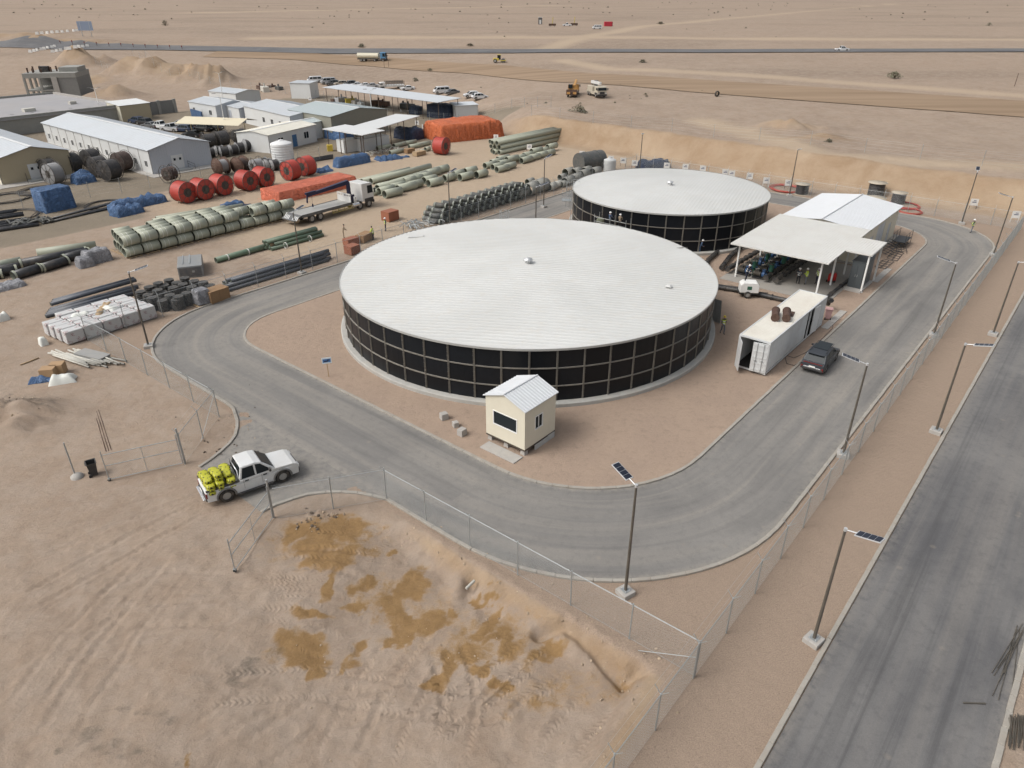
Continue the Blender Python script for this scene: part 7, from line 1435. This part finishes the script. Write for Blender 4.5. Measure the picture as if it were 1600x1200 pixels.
person('person in a lime vest bending over the timber worktop', (*P(584, 375), 0), D(170), 'work', HIVIS, BLKT, True, None, .12); person('person in a tan shirt sitting low by the timber crates', (*P(537, 372), 0), D(20), 'work', TANT, TANT, False, None, .15); person('person in a lime vest standing behind the fence near the larger tank roof', (*P(603, 361), 0), D(200), 'stand', NVY, NVY); person('person in blue overalls at the foot of the smaller tank', (*P(1092, 398), .09), D(-20), 'work', OVR, OVR, False, HELM, .2); person('person in dark clothes with white bands at the pump row corner', (*W(71.6, 27.3), .12), D(-40), 'work', NVY, NVY, NVY, HELM, .2)
# scaffold platform with two workers on the smaller tank
sx, sy = P(966, 343, 3.4); cvx, cvy = 20.5, 93.4; an_s = math.atan2(sy-cvy, sx-cvx); rs = 12.4+.95; bx, by = cvx+rs*cos(an_s), cvy+rs*sin(an_s)
t = thing('work_platform', 'raised scaffold work platform against the smaller tank wall', 'scaffold', (bx, by, .085), an_s+pi/2)
for x in (-2.2, 0, 2.2):
    for y in (-.55, .55): MB().cyl((x, y, 0), (x, y, 4.0), .035, n=6).build('standard', GALV, t)
for k in range(4): MB().box(0, -.42+k*.28, 2.65, 4.8, .25, .05).build('plank', PAL, t)
for z in (3.15, 3.65): MB().cyl((-2.2, -.55, z), (2.2, -.55, z), .025, n=6).build('guard_rail', GALV, t)
for x in (-1.1, 1.1): MB().cyl((x-1.1, -.55, .2), (x+1.1, -.55, 2.6), .025, n=6).build('brace', GALV, t)
X = Matrix.Translation((bx, by, .085)) @ Matrix.Rotation(an_s+pi/2, 4, 'Z')
for lb, x, tp in (('person in blue shirt on the scaffold, next to the olive bundle', -.3, OVR), ('person in pale shirt on the scaffold, away from the olive bundle', 1.1, TANT)): p = X @ Vector((x, -.1, 2.7)); person(lb, p, an_s+pi+(.3 if x > 0 else -.2), 'work', tp, BLKT, False, HELM)
tag(sack(.9, .6, .8, 9).build('tool_bundle', M('olive bundle', (.16, .17, .12), .8), None, X @ Vector((-1.7, 0, 2.7))), 'olive bundle lying on the scaffold platform', 'bundle')
# generator trailer, extinguishers, small pipes
t = thing('generator_trailer', 'white wheeled generator trailer by the long dark pipe', 'generator', (*P(1167, 464), .09), AX-1.0)
MB().extr([(-.9, .55), (-.9, 1.35), (-.6, 1.6), (.7, 1.6), (.95, 1.3), (.95, .55)], .58).build('canopy', WPAINT, t, bevel=.06); MB().box(0, 0, .42, 1.9, 1.1, .14).build('chassis', BLKF, t); MB().cyl((.9, 0, .5), (2.0, 0, .42), .05, n=6).build('tow_bar', BLKF, t); MB().box(0, -.59, .9, .45, .02, .35).build('side_vent', GREENP, t); MB().cyl((-.4, .2, 1.55), (-.4, .2, 1.85), .06, n=8).build('exhaust', BLKF, t)
for s_ in (-.62, .62): wheel(t, -.1, s_, .36, .2)
for lb, u, v in (('red wheeled fire extinguisher behind the container roof, leaning one', 76.6, 20.2), ('red wheeled fire extinguisher beside a white column', 77.0, 19.8)):
    t = thing('fire_extinguisher', lb, 'extinguisher', (*W(u, v), .14), .4); RE = M('extinguisher red', (.45, .02, .015), .35); MB().lathe([(.0, .1), (.16, .1), (.17, .15), (.17, .85), (.1, .97), (.04, 1.0), (.04, 1.08), (0, 1.08)], 14).build('cylinder', RE, t); MB().tube([(0, 0, 1.05), (.2, 0, 1.0), (.22, 0, .5), (.18, .1, .3)], .02, 6).build('hose', BLKP, t)
    for s_ in (-.16, .16): MB().cyl((-.12, s_-.03, .13), (-.12, s_+.03, .13), .13, n=12).build('wheel', RUB, t)
# ================================================================ STONES, RUBBLE, CLODS
STONE = M('sandy stone', (.36, .28, .2), .9, var=.25, scale=4, bump=.4, rnd=.3); DCLOD = M('dark clod', (.11, .085, .065), .95, var=.3, scale=4, bump=.4, rnd=.3)
def rock_me(seed, mat):
    rr = random.Random(seed); bm = bmesh.new(); bmesh.ops.create_icosphere(bm, subdivisions=1, radius=1)
    for v in bm.verts: v.co *= rr.uniform(.7, 1.15); v.co.z *= .65
    me = bpy.data.meshes.new('stone'); bm.to_mesh(me); bm.free(); me.materials.append(mat); return me
rocks = [rock_me(i, STONE) for i in range(5)]; clods = [rock_me(20+i, DCLOD) for i in range(4)]
def stone(px, py, s_, dark, label, group):
    x, y = P(px, py); o = inst('stone', R.choice(clods if dark else rocks), (x, y, Zg(x, y)+s_*.25), (R.random(), R.random(), R.random()*6), None, (s_, s_*R.uniform(.7, 1), s_*R.uniform(.6, .9))); tag(o, label, 'stone', group)
for i in range(26): stone(488+R.gauss(0, 12), 822+R.gauss(0, 7), R.uniform(.05, .14), R.random() < .75, 'dark broken lump in the rubble heap beside the fence corner', 'rubble lumps by the fence corner')
for i in range(12): stone(500+i*3.5+R.gauss(0, 4), 806+R.gauss(0, 3), R.uniform(.06, .13), i % 3 == 0, 'stone in the line above the damp clay by the fence', 'stones above the damp clay')
for i in range(70):
    t_ = R.random(); a = EDGE[min(int(t_*(len(EDGE)-5))+4, len(EDGE)-1)]; x, y = a[0]+R.gauss(0, 1.0)-.4, a[1]+R.gauss(0, 1.0)-.3; s_ = R.uniform(.03, .11); o = inst('stone', R.choice(rocks), (x, y, Zg(x, y)+s_*.2), (R.random(), R.random(), R.random()*6), None, (s_, s_, s_*.8)); tag(o, 'pale stone lying along the eroded gully edge', 'stone', 'stones along the gully edge')
for i in range(60): stone(R.uniform(450, 960), R.uniform(960, 1190), R.uniform(.02, .07), False, 'small pale stone on the rough clay before the gully', 'small stones on the rough clay')
for i in range(46): stone(330+R.gauss(0, 55), 650+R.gauss(0, 26), R.uniform(.03, .08), R.random() < .4, 'small stone on the soil outside the gate fence', 'small stones outside the gate fence')
for i in range(14): stone(330+R.uniform(-12, 40), 712-R.uniform(0, 26), R.uniform(.06, .14), True, 'dark clod beside the road kerb at the gate', 'dark clods by the gate kerb')
for i in range(34): stone(30+R.gauss(0, 34), 652+R.gauss(0, 12), R.uniform(.04, .13), R.random() < .5, 'stone on the brown soil mound by the fence gate', 'stones on the soil mound')
t = thing('drain_pipe_end', 'pale drain pipe end poking from the eroded hole', 'pipe', (*P(735, 906), -.45), .9); MB().cyl((-.35, 0, .1), (.3, 0, .16), .08, n=10).build('pipe_stub', WPIPE, t)
# steel bars at the public road
for k in range(9):
    u = 37.5+R.uniform(-2, 2); p = P(1592+R.uniform(-6, 6), 985+R.uniform(-10, 10)); q = P(1562+R.uniform(-14, 16), 1085+R.uniform(-40, 30)); o = MB().cyl((*p, .05+.02*k % .1), (*q, .05+.015*(k % 5)), .018, n=5).build('rebar_bar', DKSTEEL); tag(o, 'long dark steel bar lying at the edge of the public road', 'steel bar', 'long steel bars at the public road')
for k in range(26): a = P(1575+k*1.3, 1122+R.uniform(-3, 3)); b = P(1573+k*1.2+R.uniform(-5, 5), 1162+R.uniform(-6, 12)); o = MB().cyl((*a, .1+.05*(k % 4)), (*b, .06+.05*(k % 3)), .02, n=5).build('rebar_bar', DKSTEEL); tag(o, 'short dark steel bar in the bundle beside the public road kerb', 'steel bar', 'short steel bars beside the kerb')
o = MB().box(0, 0, 0, .95, .06, .05).build('timber_batten', DKSTEEL, None, (*P(1522, 1100), .03), -.04); tag(o, 'short dark batten lying across the public road', 'batten')
# ================================================================ SHRUBS
LEAF = M('desert shrub leaf', (.135, .128, .085), .8, var=.3, scale=4, rnd=.4); TWIG = M('dry twig', (.16, .125, .09), .9)
def shrub_me(seed, n=230, tall=1.0):
    rr = random.Random(seed); m = MB()
    for i in range(n):
        a = rr.random()*6.28; r_ = rr.random()**.6; z = rr.random()**1.2; k = (1-z*.55)*(.75+.3*math.sin(3*a+seed)); c = Vector((r_*k*cos(a), r_*k*sin(a), .08+z*.85*tall*(1-.35*r_))); d = Vector((rr.gauss(0, 1), rr.gauss(0, 1), rr.gauss(.6, .8))).normalized(); e = d.orthogonal().normalized(); s_ = rr.uniform(.07, .17)
        m.add([c-e*s_*.4, c+e*s_*.4, c+d*s_*1.5], [(0, 1, 2)])
    crown = m.mesh('crown', LEAF); q = MB()
    for i in range(9): a = rr.random()*6.28; q.cyl((0, 0, 0), (cos(a)*.5, sin(a)*.5, .35+.4*rr.random()*tall), .025, .008, 4)
    return crown, q.mesh('stem', TWIG)
SH = [shrub_me(i, 200, .8+.2*(i % 3)) for i in range(5)]
def shrub(px, py, s_, label, group):
    x, y, z = T(px, py); k = R.randrange(5); t = thing('desert_shrub', label, 'shrub', (x, y, z-.05), R.random()*6, group); t.scale = (s_, s_*R.uniform(.75, 1.1), s_*R.uniform(.6, .9)); inst('crown', SH[k][0], (0, 0, 0), (0, 0, 0), t); inst('stem', SH[k][1], (0, 0, 0), (0, 0, 0), t)
for px, py, s_, lb in ((1396, 122, 3.3, 'wide grey-green shrub alone between highway and dirt road'), (1004, 98, 1.9, 'round shrub just before the highway'), (672, 111, 1.7, 'upright shrub between parked vans and dirt road'), (649, 127, 1.7, 'upright shrub behind the stake-bed truck'), (735, 72, 2.4, 'spreading shrub just beyond the highway'), (565, 74, 2.3, 'dark shrub beyond the highway near the tanker'), (905, 175, 2.4, 'pale dry shrub below the two crane trucks'), (913, 177, 1.2, 'low dark shrub beside the pale dry one'), (258, 40, 3.2, 'dark shrub far beyond the highway sign'), (1032, 38, 2.8, 'upright shrub beside the pale far track'), (1295, 222, 1.1, 'small dry shrub on the bank crest'), (1545, 40, 2.0, 'dark shrub beyond the highway near the marker stick')): shrub(px, py, s_, lb, None)
placed = 0
while placed < 150:
    px, py = R.uniform(-20, 1620), 3+abs(R.gauss(0, 1))*20
    if py > 66 or (68 < py < 84): continue
    shrub(px, py, R.uniform(.5, 1.5)*(1.3 if py < 22 else .8), 'small grey-green shrub scattered over the far desert plain', 'shrubs scattered over the far plain'); placed += 1
for i in range(60):
    px = R.uniform(650, 1600); py = 100+(px-650)*.055+R.uniform(15, 105)
    if T(px, py)[1] > 175: shrub(px, py, R.uniform(.3, .75), 'tiny dry tuft on the disturbed ground beyond the earth bank', 'dry tufts beyond the earth bank')
